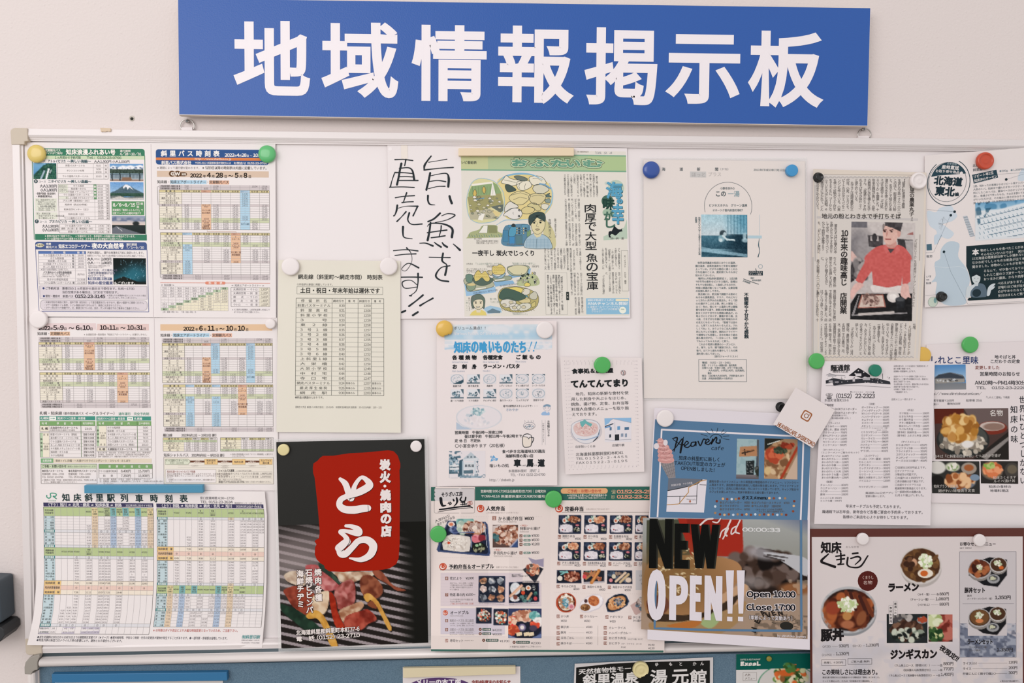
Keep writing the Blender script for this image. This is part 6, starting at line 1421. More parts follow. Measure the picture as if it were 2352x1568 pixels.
# ---- grill restaurant poster in a clear film
TG=Page('grill_poster','black poster with a red panel, white brush characters and grilled meat, in a clear sleeve','poster',
          [((634.5,1014.7),(974.9,1008)),((646.3,1488.8),(983.7,1475.5))],.0150,color='1a1a17',gloss=True,curl=lambda t,s:.001+.0095*s)
z=pk(TG,630,1240,6.03)
TG.part('photo','grilled meat and vegetables picture')
U0_,V0_,U1_,V1_=634.5,1206,974.9,1488.8
q=TG.canvas(U0_,V0_,U1_,V1_,'1a1815',1.9)
def m(*a):
    o=[]
    for x,y in z(*a):o.append(((x-U0_)/(U1_-U0_),(y-V0_)/(V1_-V0_)))
    return o
ang=q.y*30+q.x*7
bars=np.clip(np.sin((q.y*1.0-q.x*.30)*95)*1.6,-1,1)
q.mix(np.ones(q.x.shape)*.9,'231e1c');q.mix((bars>0)*np.clip(bars,0,1)*.75,'8a7c7e');q.mix((bars>.75)*.6,'b9aeb2')
q.mix(np.clip(.55-q.y*2.4,0,1)+np.clip((q.x-.62)*3-q.y*1.6,0,1),'151412');q.ell(.15,.22,.28,.17,'9a8c8c',1.0,0,.55);q.ell(.1,.4,.2,.18,'a59a98',1.0,0,.4)
q.mix(np.clip((q.x-.80)*9,0,1)*(q.y<1),'161613')
def meat(pts,c,cols,seed,n=50,sz=.03):
    P_=smooth(m(*pts));q.poly([(x+.008,y+.014)for x,y in P_],'1c1513',.8);q.poly(P_,c)
    ins=np.zeros(q.x.shape);s0=q.a.copy();xs=[a_[0]for a_ in P_];ys=[a_[1]for a_ in P_]
    t_=Pic(q.w,q.h,'000');t_.poly(P_,'fff');ins=t_.a[...,0]
    keep=q.a.copy();q.blobs((min(xs)+max(xs))/2,(min(ys)+max(ys))/2,(max(xs)-min(xs))/2,(max(ys)-min(ys))/2,cols,n,sz,seed,.55,.6);q.a=keep*(1-ins[...,None])+q.a*ins[...,None]
meat((130,690,300,630,430,640,560,760,500,1000,420,1030,260,920,180,800),'8a3c2c',['7a2f22','a8523e','5c2318','9a4834'],1,70)
meat((140,480,250,430,420,470,430,620,300,620,170,560),'c4b09c',['d6c4ae','a88c78','e0d2c0'],2,40)
meat((440,350,600,350,760,480,920,620,800,700,680,690,520,560,450,440),'b0585a',['c87878','93403f','d8a09c','a84c4a'],3,90)
meat((610,320,690,330,800,450,920,600,880,600,760,490,640,400),'2f4034',['3f5644','22302a'],4,20)
meat((840,440,1340,440,1380,480,1210,540,1060,590,930,580,870,500),'d0bea6',['b08868','e4d8c4','8a5a40','dccab2'],5,60)
meat((930,600,1060,545,1120,640,1110,860,1000,930,880,950,840,800,840,700),'a04c48',['c07470','83352f','6a2a24','cc9088'],6,90)
meat((1200,520,1300,480,1420,540,1500,660,1480,760,1380,820,1250,780,1190,660),'7a3f2c',['93553c','5c2a1c','a86a4c','6a3020'],7,80)
meat((1360,430,1480,430,1640,620,1820,690,1700,700,1560,600,1420,520),'8a4834',['a05a42','6f3626'],8,30)
meat((560,760,740,700,760,800,720,980,640,1040,560,1000,520,860),'d4bc9e',['e6d4ba','bb9674','c9a888'],9,50)
meat((900,980,1060,900,1200,850,1240,900,1200,960,1080,1060,1000,1140,920,1100),'c8a688',['dcc4a8','a8785a','8a5236'],10,50)
meat((1000,1050,1200,980,1300,960,1420,1090,1300,1160,1200,1240,1000,1230,960,1180),'7f241a',['9a3a2c','60170f','b85a48'],11,80)
meat((760,760,790,720,840,800,880,1000,980,1230,870,1220,800,1040),'a02c18',['b83c24','86200f'],12,25)
meat((1240,800,1260,745,1330,745,1440,850,1500,960,1620,1200,1580,1240,1440,960,1340,830,1290,860),'d09c4c',['e0b468','b88038'],13,25)
meat((1290,880,1350,840,1420,930,1400,950,1320,920),'6a3626',['82482f'],14,8)
meat((90,880,300,960,480,1080,640,1220,600,1280,420,1240,240,1100,100,980),'1f3428',['2c4a38','16261d'],15,30)
meat((440,1040,560,970,660,1020,760,1180,880,1460,780,1460,700,1260,600,1090,480,1090),'cf9a45',['deb060','b47f34'],16,30)
TG.pic(U0_,V0_,U1_,V1_,q,1)
TG.part('red_panel')
RP=pk(TG,630,1000,6.272)
pts=RP(700,292,850,290,1080,255,1280,245,1500,225,1640,212,1720,225,1780,290,1815,400,1815,460,1802,500,1810,700,1808,1000,1805,1568)
pts+=pk(TG,630,1240,6.03)(1735,60,1722,250,1690,330,1600,390,1500,410,1320,425,1100,425,960,440,760,432,700,390,690,350,640,320,590,270,560,200,565,100,585,60,560,20,570,0)
pts+=RP(640,1480,655,1400,650,1320,632,1100,620,960,598,760,580,600,560,540,556,460,565,400,620,365,660,320)
RED='a01c08'
TG.poly(pts,RED,2.5)
TG.part('brush_characters')
def tb(zz,w,*a,c='ece2e0',lay=5):TG.brush([(x,y)for x,y in zz(*a)],w,c,lay,8)
for dx,c,la in((6,'1c1614',3.4),(0,'ece2e0',5)):
    f=pk(TG,630+dx/6.272,1000+dx/6.272,6.272)
    tb(f,[8,14,15,15,16],950,625,1020,690,1060,790,1090,880,1105,900,c=c,lay=la);tb(f,[14,10,8,12,18,17,14,14],1130,860,1160,720,1250,605,1330,640,1370,720,1250,800,1120,850,1060,860,c=c,lay=la);tb(f,[12,13,15,17,18,17,15],1060,865,960,920,940,1000,1010,1060,1150,1070,1280,1050,1350,1045,c=c,lay=la)
    tb(f,[7,10,15,18,13,9,8,9,10,13,17,18],1030,1300,1120,1310,1200,1350,1215,1395,1150,1400,1060,1380,980,1370,950,1390,1010,1440,1045,1500,1000,1560,930,1620,c=c,lay=la)
    g2=pk(TG,630+dx/6.03,1240+dx/6.03,6.03)
    tb(g2,[17,17,17,16,14,14,17,19,17,12,4],1010,20,920,90,920,180,985,190,1080,100,1170,10,1290,0,1370,80,1330,200,1200,270,1045,250,c=c,lay=la)
def side(ch,x0,y0,x1,y1,zz=RP):
    a,b_=zz(x0,y0)[0],zz(x1,y1)[0]
    fit_glyph(TG,ch,a[0]+1,a[1]+1,b_[0]+1,b_[1]+1,'1c1614',1.6,3.5,3);fit_glyph(TG,ch,a[0],a[1],b_[0],b_[1],'ece2e0',1.6,8,3)
for ch,y0,y1 in(('炭',340,500),('火',515,680),('焼',775,935),('肉',955,1108),('の',1130,1270),('店',1292,1455)):side(ch,1508+y0*.018,y0,1668+y0*.018,y1)
TG.ell(*RP(1593,727)[0],3.4,3.2,'ece2e0',8)
def out_text(p,u,v,size,t,w=None,c='f0e6e2',o='3a1a14',vert=False,wid=None,b=.05):
    p.text(u,v,size,t,o,w=w,vert=vert,wid=wid,b=b*2.6,lay=4.5);p.text(u,v,size,t,c,w=w,vert=vert,wid=wid,b=b,lay=7.5)
for x,y,t,w_ in((730,1305,'焼肉各種',78),(709,1307,'石焼ビビンバ',103),(689,1309,'海鮮チヂミ',88)):
    a=inv_page(TG,x,y);out_text(TG,a[0],a[1]-1,17,t,vert=True,wid=w_,b=.045)
a=inv_page(TG,680,1453);TG.text(a[0],a[1],12.5,'北海道斜里郡斜里町本町37-6','1c1614',w=147,rot=-.028,b=.1,lay=4.5);TG.text(a[0],a[1],12.5,'北海道斜里郡斜里町本町37-6','f0e6e2',w=147,rot=-.028,b=.035,lay=7)
a=inv_page(TG,680,1467.5);TG.text(a[0],a[1],12,'電　話 (0152) 23-2710','1c1614',w=148,rot=-.028,b=.1,lay=4.5);TG.text(a[0],a[1],12,'電　話 (0152) 23-2710','f0e6e2',w=148,rot=-.028,b=.035,lay=7)
film,nt,bs=node_mat('clear_film');bs.inputs['Base Color'].default_value=(.86,.85,.84,1);bs.inputs['Roughness'].default_value=.12;bs.inputs['Alpha'].default_value=.22;bs.inputs['Specular IOR Level'].default_value=.6
def sleeve(pg,quad,extra=-.0005):
    """clear film border around a sheet; ring of quads just behind its face"""
    o_=[inv_page(pg,*p)for p in quad];i_=[(pg.U0,pg.V0),(pg.U1,pg.V0),(pg.U1,pg.V1),(pg.U0,pg.V1)]
    V=[];F=[];N=16
    for e in range(4):
        for k_ in range(N):
            t=k_/N
            for Q in(o_,i_):V.append((Q[e][0]*(1-t)+Q[(e+1)%4][0]*t,Q[e][1]*(1-t)+Q[(e+1)%4][1]*t))
    n=len(V)
    V=np.array(V);xyz=pg.map(np.clip(V[:,0],pg.U0-20,pg.U1+20),V[:,1],0);xyz[:,1]+=-extra*-1
    bk=xyz.copy();bk[:,1]+=.0003
    for i in range(0,n,2):j=(i+2)%n;F+=[(i,i+1,j+1,j),(n+i,n+j,n+j+1,n+i+1),(i,j,n+j,n+i)]
    return pyobj('clear_sleeve',np.vstack([xyz,bk]),F,film,pg.obj)
sleeve(TG,[(628,1008),(981.5,1001),(990.5,1484),(640,1496)])
# ------------------------------------------------------------------ zigzag-folded lunch box leaflet
_ft=[0,.125,.245,.333,.51,.62,.8,1];_fd=[.001,.0165,.0015,.0150,.001,.0015,.003,.001]
BN=Page('lunch_box_leaflet','creased wide leaflet with a green head band and rows of lunch box pictures','leaflet',
          [((990,1118),(1528,1117)),((990,1200),(1528,1200)),((990,1495),(1526,1498))],.0125,color='e6d9d4',
          curl=lambda t,s:np.interp(t,_ft,_fd)*(.5+.3*s)+.0225*np.clip((s-.4)/.5,0,1)**1.5+.0006,cell=9,knots=_ft[1:-1])
z=pk(BN,985,1110,7.84);z2=pk(BN,985,1300,7.648);z3=pk(BN,1250,1110,7.84);z4=pk(BN,1250,1300,7.65)
BN.part('header_band')
GG='33655a'
BN.rect(990,1118,1000,1150,GG,1);BN.rect(1091,1118,1492,1149,GG,1);BN.rect(997,1121,1090,1150,'cfc9ca',1);BN.rframe(997.5,1122,1090,1178,3,'8f8a88',.7)
BN.rect(990,1490.5,1526,1495,'3f6a60',1)
zt(BN,z,930,140,7,'営業時間 9:00-17:30(当日最終受付17:00)｜日曜定休','e9e2dc',(2110,140),b=.03);zt(BN,z,935,230,7.4,'〒099-4116 斜里郡斜里町文光町50番地1','e9e2dc',(2130,232),b=.03)
BN.rrect(1288,1121.5,1396,1134,6,'e0aa7c',2,'1111');BN.text(1342,1127.8,8.2,'ご予約・お問い合わせ','b8482c',an='c',w=79,b=.05);BN.text(1303,1137.8,6,'※¥1000以上お買い上げで町内配達承り中','e9e2dc',w=91,b=.03);BN.text(1303,1143.6,5,'（時間は除く 大町域はTELでお問い合わせください）','e0dad4',w=91,b=.02)
BN.text(1404,1129.5,9,'☎','e0c8a0');BN.text(1417,1129.5,10,'0152-23-29','e6a184',w=80,b=.06);BN.text(1404,1141,9,'▣','e0c8a0');BN.text(1417,1141,10,'0152-23-21','e6a184',w=80,b=.06)
BN.part('shop_logo')
zt(BN,z,222,200,10.5,'そうざい工房','24242a',(610,185),b=.04)
bz=lambda w,*a:BN.brush(z(*a),w,'1e1e22',4)
bz([7,6,5,2],215,270,225,350,250,400,305,395);bz([2,2],345,360,395,345);bz([1.5,2,2],380,330,405,360,370,385);bz([1.5,1.5],355,335,385,380);bz([3,4],440,285,450,310);bz([4,5,3,1.5],500,260,510,320,490,370,450,410)
bz([2.5,4,3,3,3.5],590,240,565,290,600,325,650,310,665,250);bz([1.6,2],575,345,650,335);bz([1.6,2.6],565,380,680,368);bz([2,1.6],615,320,608,390);bz([2,1.6],645,315,640,385);bz([3,4,3,4],190,470,380,445,550,420,740,405);bz([1,1.6,1],165,512,450,465,790,432);bz([1.4,1.4],740,400,785,440)
BN.stroke(z(700,335,775,318,782,370,710,388,700,335),1.4,'a04438',4);BN.ring(*z(740,352)[0],2,2,'a04438',1)
BN.part('popular_lunch_section')
tray(BN,*z(932,452)[0]);zt(BN,z,1030,450,11.5,'人気弁当','2a2a2e',(1372,452),b=.04);zt(BN,z,1030,525,4.6,'これを頼めば間違いない！しゃり弁イチオシ','8f8684',(1620,525))
zt(BN,z,110,690,8,'人気No1!','3c3c40',(375,575),b=.01);zt(BN,z,150,745,7.4,'唐から揚げ弁当','3c3c40',(465,600),b=.01)
badge(BN,*z(1143,625)[0],1,'a0756a',9.5);zt(BN,z,1245,632,10,'から揚げ弁当','2a2a2e',(1690,630),b=.015);zt(BN,z,1725,630,9.4,'¥600','2a2a2e',(1890,630),b=.03);zt(BN,z,1245,690,4.6,'KARAAGE BENTO','a09894',(1580,690))
for y in(600,1335):
    for i in range(52):BN.ell(*z((500 if y==600 else 220)+i*(30 if y<700 else 34),y)[0],.35,.35,'9a908c',3,5)
zt(BN,z,1640,757,5,'＜単品＞','c4604c',(1785,757),b=.02);zt(BN,z,1640,812,8,'特製から揚げ','2a2a2e',(2005,808),b=.02);zt(BN,z,1640,868,4,'KARAAGE','a09894',(1805,868))
for n_,y,a_,b_ in((2,942,'5個入','¥300'),(3,1020,'10個入','¥600'),(4,1096,'20個入','¥1200'),(5,1248,'5本入','¥600')):
    badge(BN,*z(1632,y)[0],n_,'7f5244',7.2);x0,y0=z(1702,y-20)[0];BN.rrect(x0,y0,x0+17,y0+5.4,2.6,'6c8a80',2);BN.text(x0+8.5,y0+2.8,4.6,a_,'e6e0da',an='c',b=.03);zt(BN,z,1850,y-4,7.6,b_,'33333a',(1985 if n_!=4 else 1995,y-6),b=.015)
zt(BN,z,1165,1193,5,'＜単品＞','c4604c',(1310,1193),b=.02);zt(BN,z,1160,1250,8.4,'手羽先から揚げ','2a2a2e',(1590,1253),b=.02);zt(BN,z,1160,1305,4,'TEBASAKI KARAAGE','a09894',(1505,1308))
BN.part('photo','large lunch box picture with white rice and fried chicken')
x0,y0,x1,y1=1000,1191,1130,1280
q=BN.canvas(x0,y0,x1,y1,'e6d9d4',1.5)
def mz(zz,*a):return[((u-x0)/(x1-x0),(v-y0)/(y1-y0))for u,v in zz(*a)]
q.poly(mz(z,340,670,1020,690,1060,740,1105,1250,1090,1305,1040,1305,170,1230,140,1190,180,1060),'39486e');q.poly(mz(z,350,690,1000,705,1030,760,1070,1240,1040,1270,200,1200,220,1060),'1d2438')
def me(x,y,rx,ry,c,s_=.1,al=1):
    a=mz(z,x,y)[0];q.ell(a[0],a[1],rx/7.84/(x1-x0),ry/7.84/(y1-y0),c,s_,0,al)
def mb(x,y,rx,ry,cols,n,sz,sd):
    a=mz(z,x,y)[0];q.blobs(a[0],a[1],rx/7.84/(x1-x0),ry/7.84/(y1-y0),cols,n,sz,sd)
me(403,735,62,48,'e6dcd8');me(403,735,38,30,'d07a5a',.4);mb(465,835,75,45,['5a6a94','39436a','8a96b4'],40,.05,1);mb(640,680,110,45,['6a9c98','8fbcb4','4c8080'],30,.09,2);mb(600,800,80,100,['c4ccbc','a8bcae','e0e0d2'],60,.05,3)
mb(820,800,170,90,['c08a6c','e6d4c4','7a4230','5a2c20','d8b09a'],130,.07,4)
for i in range(9):a=mz(z,690+i*32,880,760+i*24,720);q.line(*a[0],*a[1],.008,'f0e6de',.9)
q.poly(mz(z,290,960,400,915,560,925,740,960,760,1060,730,1220,600,1235,420,1215,260,1190,240,1080),'ddd4cc');mb(490,1075,210,125,['ece4dc','c9beb4','e2dad0'],120,.03,5);mb(420,1070,110,90,['3a3438','ddd4cc'],60,.008,6);me(358,1068,26,26,'c84a30',.3)
mb(870,990,70,45,['d87884','e69aa0','b84c5c'],26,.07,7);mb(950,975,60,30,['8a2c38','4c1820'],16,.05,8);me(900,1150,130,90,'14171a',.1);mb(900,1160,110,75,['22281e','3c4432','9a9a7c'],40,.035,9);me(865,1115,30,26,'9cc49a',.2);me(922,1095,20,20,'b4d4ac',.2)
q.line(*mz(z,765,950)[0],*mz(z,765,1150)[0],.01,'8a96b4');q.line(*mz(z,400,885)[0],*mz(z,820,878)[0],.012,'5a6a94');q.line(*mz(z,1000,700)[0],*mz(z,1050,1150)[0],.008,'aab2c4')
BN.pic(x0,y0,x1,y1,q)
BN.part('photo','square fried chicken picture')
a,b_=z(1150,742)[0],z(1605,1152)[0]
q=BN.canvas(*a,*b_,'5a4540',1.4);q.poly([(0,.05),(.3,0),(.35,.3),(0,.35)],'cdc0bc');q.blobs(.55,.45,.5,.45,['c8a08c','e6d2c4','8a5440','a8705a','dcbfae','6a3a2c','b88a74'],200,.08,3);q.blobs(.12,.55,.1,.15,['4c7478','2f5054'],16,.08,5);q.poly([(.7,1),(1,.65),(1,1)],'39507e');q.poly([(.64,1),(1,.58),(1,.66),(.72,1)],'a8a8b8');BN.pic(*a,*b_,q)
BN.part('order_lunch_section')
tray(BN,*z(255,1498)[0]);zt(BN,z,360,1500,11.5,'予約弁当＆オードブル','2a2a2e',(1175,1490),b=.04);zt(BN,z,1210,1505,5,'会議やおもてなしでのご利用に！','9a908c',(1640,1508));BN.hl(1011,1210,1308.3,'5f5a56',.9)
BN.rect(1012,1315,1244,1391,'d6c8cc',1);BN.rect(1012,1396,1160,1462,'cdc4ce',1)
for i in range(11):BN.hl(1012,1244,1319+i*7,'c6b6ba',.6,1.5)
for n_,y,t,pr,ln in((6,213,'花だより','¥1000',['五目ごはん、ちらし寿司、しば漬け','と豆腐の炊き込みごはんの3種類','のご飯と特製から揚げなどが入っ','たミニ膳弁当']),(7,500,'特選 幕の内','¥1000～',['しゃり弁自慢のおかずを豊富に盛','り込んだ幕の内'])):
    badge(BN,*z2(287,y)[0],n_,'8f655c',7.6);zt(BN,z2,367,y,7.6,t,'2a2a2e',(585 if n_==6 else 635,y),b=.015);zt(BN,z2,650,y,7,pr,'2a2a2e',(792 if n_==6 else 820,y-4),b=.02)
    for i,l in enumerate(ln):zt(BN,z2,367,y+(85 if n_==6 else 82)+i*37,4.2,l,'5a5456',(367+min(420,len(l)*27),y+85+i*37))
zt(BN,z2,370,660,4.4,'ご予算に合わせお作り可能（1名様）','b4584c',(805,655));tray(BN,*z2(290,817)[0],6);zt(BN,z2,372,818,9,'オードブル','2a2a2e',(705,812),b=.02);zt(BN,z2,372,872,3.6,"HORS D'OEUVRE",'a09894',(605,872))
for n_,y,t,ln in((8,955,'和風オードブル 全11品目',['から揚げ、チキン山賊焼き、枝豆、ポテ','トサラダ、玉子焼、煮物、エビチリetc.']),(9,1113,'洋風オードブル 全11品目',['から揚げ、ナポリタン、フライドポテト、','サンドイッチ、エビチリ、エビフライ etc.'])):
    badge(BN,*z2(287,y)[0],n_,'8f655c',7.2);zt(BN,z2,367,y-3,6.4,t,'5a5456',(790,y-5));BN.hl(*[p[0]for p in z2(367,y,805,y)],z2(367,y+20)[0][1],'9a908c',.5)
    for i,l in enumerate(ln):zt(BN,z2,367,y+50+i*36,4,l,'5a5456',(800,y+48+i*36))
badge(BN,*z2(287,1305)[0],10,'a8766c',7.2);zt(BN,z2,370,1305,7.2,'寿司セット','3a3a3e',(610,1308),b=.01);zt(BN,z2,625,1305,3.6,'SUSHI SET','a09894',(790,1305))
for x,y,l,t,pr,wd in((903,1108,'A','3-4名様','¥4200',20),(903,1182,'B','5-6名様','¥6000',20),(963,1300,'A','3-4名様目安','¥1700',29),(1498,1335,'B','5-6名様目安','¥2300',31)):
    a=z2(x,y)[0];BN.ell(*a,3.4,3.4,'70402f',2);BN.text(a[0],a[1],4,l,'e6dcd6',an='c',b=.04);BN.rrect(a[0]+5,a[1]-3,a[0]+5+wd,a[1]+3,1.4,'3c5a52',2);BN.text(a[0]+7,a[1],4.6,t,'e6dcd6',w=wd-4,b=.03);BN.text(a[0]+8+wd,a[1]+1.5,6.6,pr,'44444a',w=22)
zt(BN,z2,1425,1413,4.6,'※特選弁当 2日前までにご予約ください','44444a',(1980,1410));zt(BN,z2,1455,150,4.4,'箱入りお弁当','3a3a3e',(1610,148),b=.03);zt(BN,z2,1455,178,4.4,'季節折もご予約承ります','3a3a3e',(1740,172),b=.03);zt(BN,z2,875,645,3.6,'花だより(H20cm×W27cm×D6cm)','7a7274',(1325,672));zt(BN,z2,1410,672,3.6,'特選幕の内(H24cm×W18cm×5cm)','7a7274',(1920,645))
def bq(zz,X0,Y0,X1,Y1,seed,kind=0,bg='e6d9d4'):
    BN.part('photo','small lunch box picture');a,b_=zz(X0,Y0)[0],zz(X1,Y1)[0];bento(BN,a[0],a[1],b_[0],b_[1],seed,kind,bg)
bq(z2,868,165,1345,640,21,1,'d6c8cc');bq(z2,825,722,1108,1010,22,2,'e6d9d4');bq(z2,1130,745,1398,1040,23,2,'e6d9d4')
BN.part('photo','lunch box picture with salmon');a,b_=z2(1402,252)[0],z2(1942,655)[0]
q=BN.canvas(*a,*b_,'d6c8cc',1.4);q.poly([(.0,.08),(.98,.0),(1,.92),(0,1)],'232a44');q.poly([(.03,.12),(.95,.05),(.96,.88),(.03,.94)],'141824');rice(q,.22,.35,.17,.27,'d6dade');rice(q,.2,.8,.16,.12,'d6dade');q.line(.06,.68,.42,.22,.06,'d8a488');q.line(.08,.68,.42,.24,.02,'e9c4a8');q.ell(.64,.32,.085,.11,'ece2da',.15);q.ell(.64,.32,.045,.06,'d0845a',.4);q.ell(.47,.37,.07,.09,'b8a890',.2);q.ell(.47,.53,.06,.09,'cc4c30',.2);q.blobs(.55,.78,.2,.12,['3c5c5c','5a807c','24383a'],40,.06,5);q.ell(.22,.73,.07,.1,'7a4438',.4);q.line(.62,.8,.74,.55,.05,'d09a78');q.blobs(.83,.3,.06,.12,['22262c','6a6c70','b4b4b0'],24,.03,7);q.blobs(.87,.55,.05,.06,['2c5450','4c8078'],12,.05,8);q.ell(.87,.78,.06,.09,'cc4c50',.4);BN.pic(*a,*b_,q)
BN.part('photo','party platter picture');a,b_=z2(1395,742)[0],z2(1978,1262)[0]
q=BN.canvas(*a,*b_,'343c60',1.4);q.ell(.5,.58,.52,.46,'1c2030',.05);q.blobs(.45,.25,.3,.16,['e6c4ac','c89078','f0dccc','a86a50'],90,.08,1);q.blobs(.78,.25,.13,.13,['7fb8b4','5a9c9a','a8d0cc'],40,.06,2);q.blobs(.88,.45,.1,.14,['efe8e4','d6ccc8'],26,.08,3);q.blobs(.15,.72,.15,.14,['d0603c','e07c50','b0442c'],50,.07,4);q.blobs(.8,.55,.12,.07,['d84c34','e86c50'],20,.07,5);q.ell(.42,.64,.11,.12,'7f7494',.3);q.ell(.42,.64,.06,.07,'e6dcd8',.3);q.ell(.75,.66,.12,.1,'4c4054',.4);q.blobs(.12,.42,.12,.14,['cc8060','e6c4ac','e0443c'],26,.07,6)
for x in(.32,.54,.68):q.poly([(x-.08,.82),(x+.09,.79),(x+.1,.91),(x-.06,.94)],'e6d2b0'); 
q.poly([(0,.9),(.25,1),(0,1)],'8a96b8');q.poly([(.7,1),(1,.85),(1,1)],'6a7aa4');BN.pic(*a,*b_,q)
BN.part('photo','open lunch box picture');a,b_=z(1690,1330)[0],z(2072,1790)[0]
q=BN.canvas(*a,*b_,'e6d9d4',1.4);q.poly([(.25,0),(.6,.1),(1,.04),(.98,.38),(.45,.24)],'9a92a8');q.poly([(0,.48),(.4,.24),(.98,.44),(.6,.98),(.55,.98)],'22242e');q.blobs(.48,.48,.27,.2,['c0785c','e6c0a4','8a4434','d89070','5a5450'],70,.08,3);BN.pic(*a,*b_,q)
BN.part('regular_lunch_section')
tray(BN,*z3(268,452)[0],9);zt(BN,z3,370,458,11.5,'定番弁当','2a2a2e',(712,458),b=.04);zt(BN,z3,755,462,4.6,'人気の売れまご付きもあります！','9a908c',(1190,462));BN.hl(1290,1492,z3(300,518)[0][1],'5f5a56',.9)
it=[(11,'鶏照り弁当','TORITERI','¥600',245,960,0),(12,'かつ弁当','KATSU','¥600',708,962,0),(13,'生姜焼き弁当','SHOGAYAKI','¥650',1168,965,0),(14,'選べる煮物','YAKIZAKANA','',1625,968,0),(15,'チキン南蛮弁当','CHIKIN NANBAN','¥620',235,1440,0),(16,'白身魚甘酢あん弁当','SHIROMIZAKANA','¥620',697,1445,0),(17,'ハンバーグ弁当','HAMBURG','¥720',1155,1448,0),(18,'五目ごはん','GOMOKU GOHAN','',1615,1450,0)]
for n_,t,e_,pr,X,Y,_ in it:
    top=565 if n_<15 else 1048;BN.part('photo','small lunch box picture');a,b_=z3(X+8,top+(n_-11)%4*2)[0],z3(min(X+425,1880),top+345)[0]
    if n_%4==2 or n_ in(14,18):
        bento(BN,a[0],a[1],b_[0],b_[1],n_*7,0)
    else:bento(BN,a[0],a[1],b_[0],b_[1],n_*7,0)
    BN.part('printed_text');badge(BN,*z3(X,Y)[0],n_,'8f5a4c',7.6);zt(BN,z3,X+82,Y-12,6.2,t,'33333a',(X+82+min(330,len(t)*45),Y-10),b=.015);zt(BN,z3,X+82,Y+27,3.6,e_,'a09894',(X+82+len(e_)*15,Y+28))
    if pr:zt(BN,z3,X+308,Y+33,6.4,pr,'33333a',(X+415,Y+35),b=.02)
for n_,t,pr,X,Y in((19,'牛カルビ弁当','¥650',218,355),(20,'海苔から弁当','¥450',672,365),(21,'海苔からさけ弁当','¥550',1118,370)):
    badge(BN,*z4(X,Y)[0],n_,'8f5a4c',7.6);zt(BN,z4,X+82,Y-3,6.2,t,'33333a',(X+82+len(t)*43,Y-3),b=.015);zt(BN,z4,X+295,Y+48,6.4,pr,'33333a',(X+400,Y+45),b=.02)
def dish(X0,Y0,X1,Y1,fn,lab='small dish picture'):
    BN.part('photo',lab);a,b_=z4(X0,Y0)[0],z4(X1,Y1)[0];q=BN.canvas(*a,*b_,'e6d9d4',1.4);fn(q);BN.pic(*a,*b_,q)
def long_box(cols,seed,extra):
    def f(q):
        q.poly([(.02,.03),(.98,.03),(1,.97),(0,.97)],'2b3247');q.poly([(.05,.1),(.95,.1),(.96,.9),(.04,.9)],'161a26');q.blobs(.62,.5,.3,.33,cols,90,.11,seed);extra(q)
    return f
dish(215,60,658,305,long_box(['7a3c2c','a0604a','d8a890','5a2418'],3,lambda q:(q.ell(.14,.62,.1,.18,'e6ddd0',.15),q.line(.18,.35,.42,.12,.05,'7fb8b4'),q.line(.15,.15,.45,.2,.05,'7fb8b4'))))
dish(675,50,1070,315,lambda q:(q.poly([(.0,.1),(1,.05),(.98,.9),(.05,1)],'b4aeb4'),q.poly([(.04,.1),(.96,.1),(.95,.8),(.05,.85)],'20242e'),q.blobs(.3,.35,.25,.2,['8a4434','c07a58','5a7060'],40,.1,4),q.line(.15,.65,.55,.15,.06,'b07c50'),q.line(.4,.9,.72,.1,.11,'c07a40'),q.line(.42,.85,.7,.15,.04,'d8985c'),q.ell(.08,.5,.1,.14,'d04c50',.3),q.blobs(.72,.62,.1,.12,['9a5a40','c08060'],16,.08,5)))
dish(1100,65,1552,318,long_box(['2c3038','5c6474'],6,lambda q:(q.blobs(.2,.3,.12,.2,['5a6a80','3a4658'],24,.08,7),q.ell(.27,.45,.08,.16,'d6cbb4',.2),q.ell(.16,.72,.07,.13,'d88a90',.3),q.line(.35,.8,.72,.2,.08,'e0c4a8'),q.line(.52,.85,.84,.3,.08,'d0b48c'),q.ell(.84,.7,.12,.18,'e2ccb8',.3),q.blobs(.42,.25,.15,.1,['8a7264','a8907c'],20,.06,8))))
dish(205,465,562,815,lambda q:(q.ell(.5,.5,.5,.5,'b0482c',.04),q.ell(.52,.5,.42,.44,'4c1c14',.06),q.ell(.5,.5,.36,.4,'dccab4',.08),q.blobs(.5,.45,.32,.34,['ecdfcc','c09a7c','f2e9dc','a87a5c'],90,.08,2),q.blobs(.48,.5,.14,.22,['4c8094','6fa0ac','b9ccd0'],30,.06,3),q.ell(.76,.7,.15,.15,'dcb4b8',.1),q.ell(.76,.7,.09,.09,'c87884',.4)))
dish(615,485,1048,815,lambda q:(q.poly([(.0,.75),(.05,.45),(.3,.15),(.6,.0),(.85,.05),(1,.3),(.97,.55),(.8,.8),(.4,1),(.12,.98)],'cfc6cb'),q.poly([(.03,.73),(.07,.46),(.32,.18),(.6,.04),(.83,.08),(.96,.32),(.93,.52),(.78,.74),(.4,.94),(.13,.93)],'e9e2e4'),rice(q,.78,.25,.16,.17,'efe9ec'),q.ell(.59,.37,.23,.27,'b8683c',.1,.4),q.blobs(.59,.37,.17,.2,['c87c4c','9a5030'],30,.05,4),q.ell(.25,.72,.2,.19,'7f5434',.1),q.blobs(.25,.72,.15,.12,['93643c','6a4428','b08458'],24,.06,5),q.ell(.27,.38,.07,.1,'4c3434',.3)))
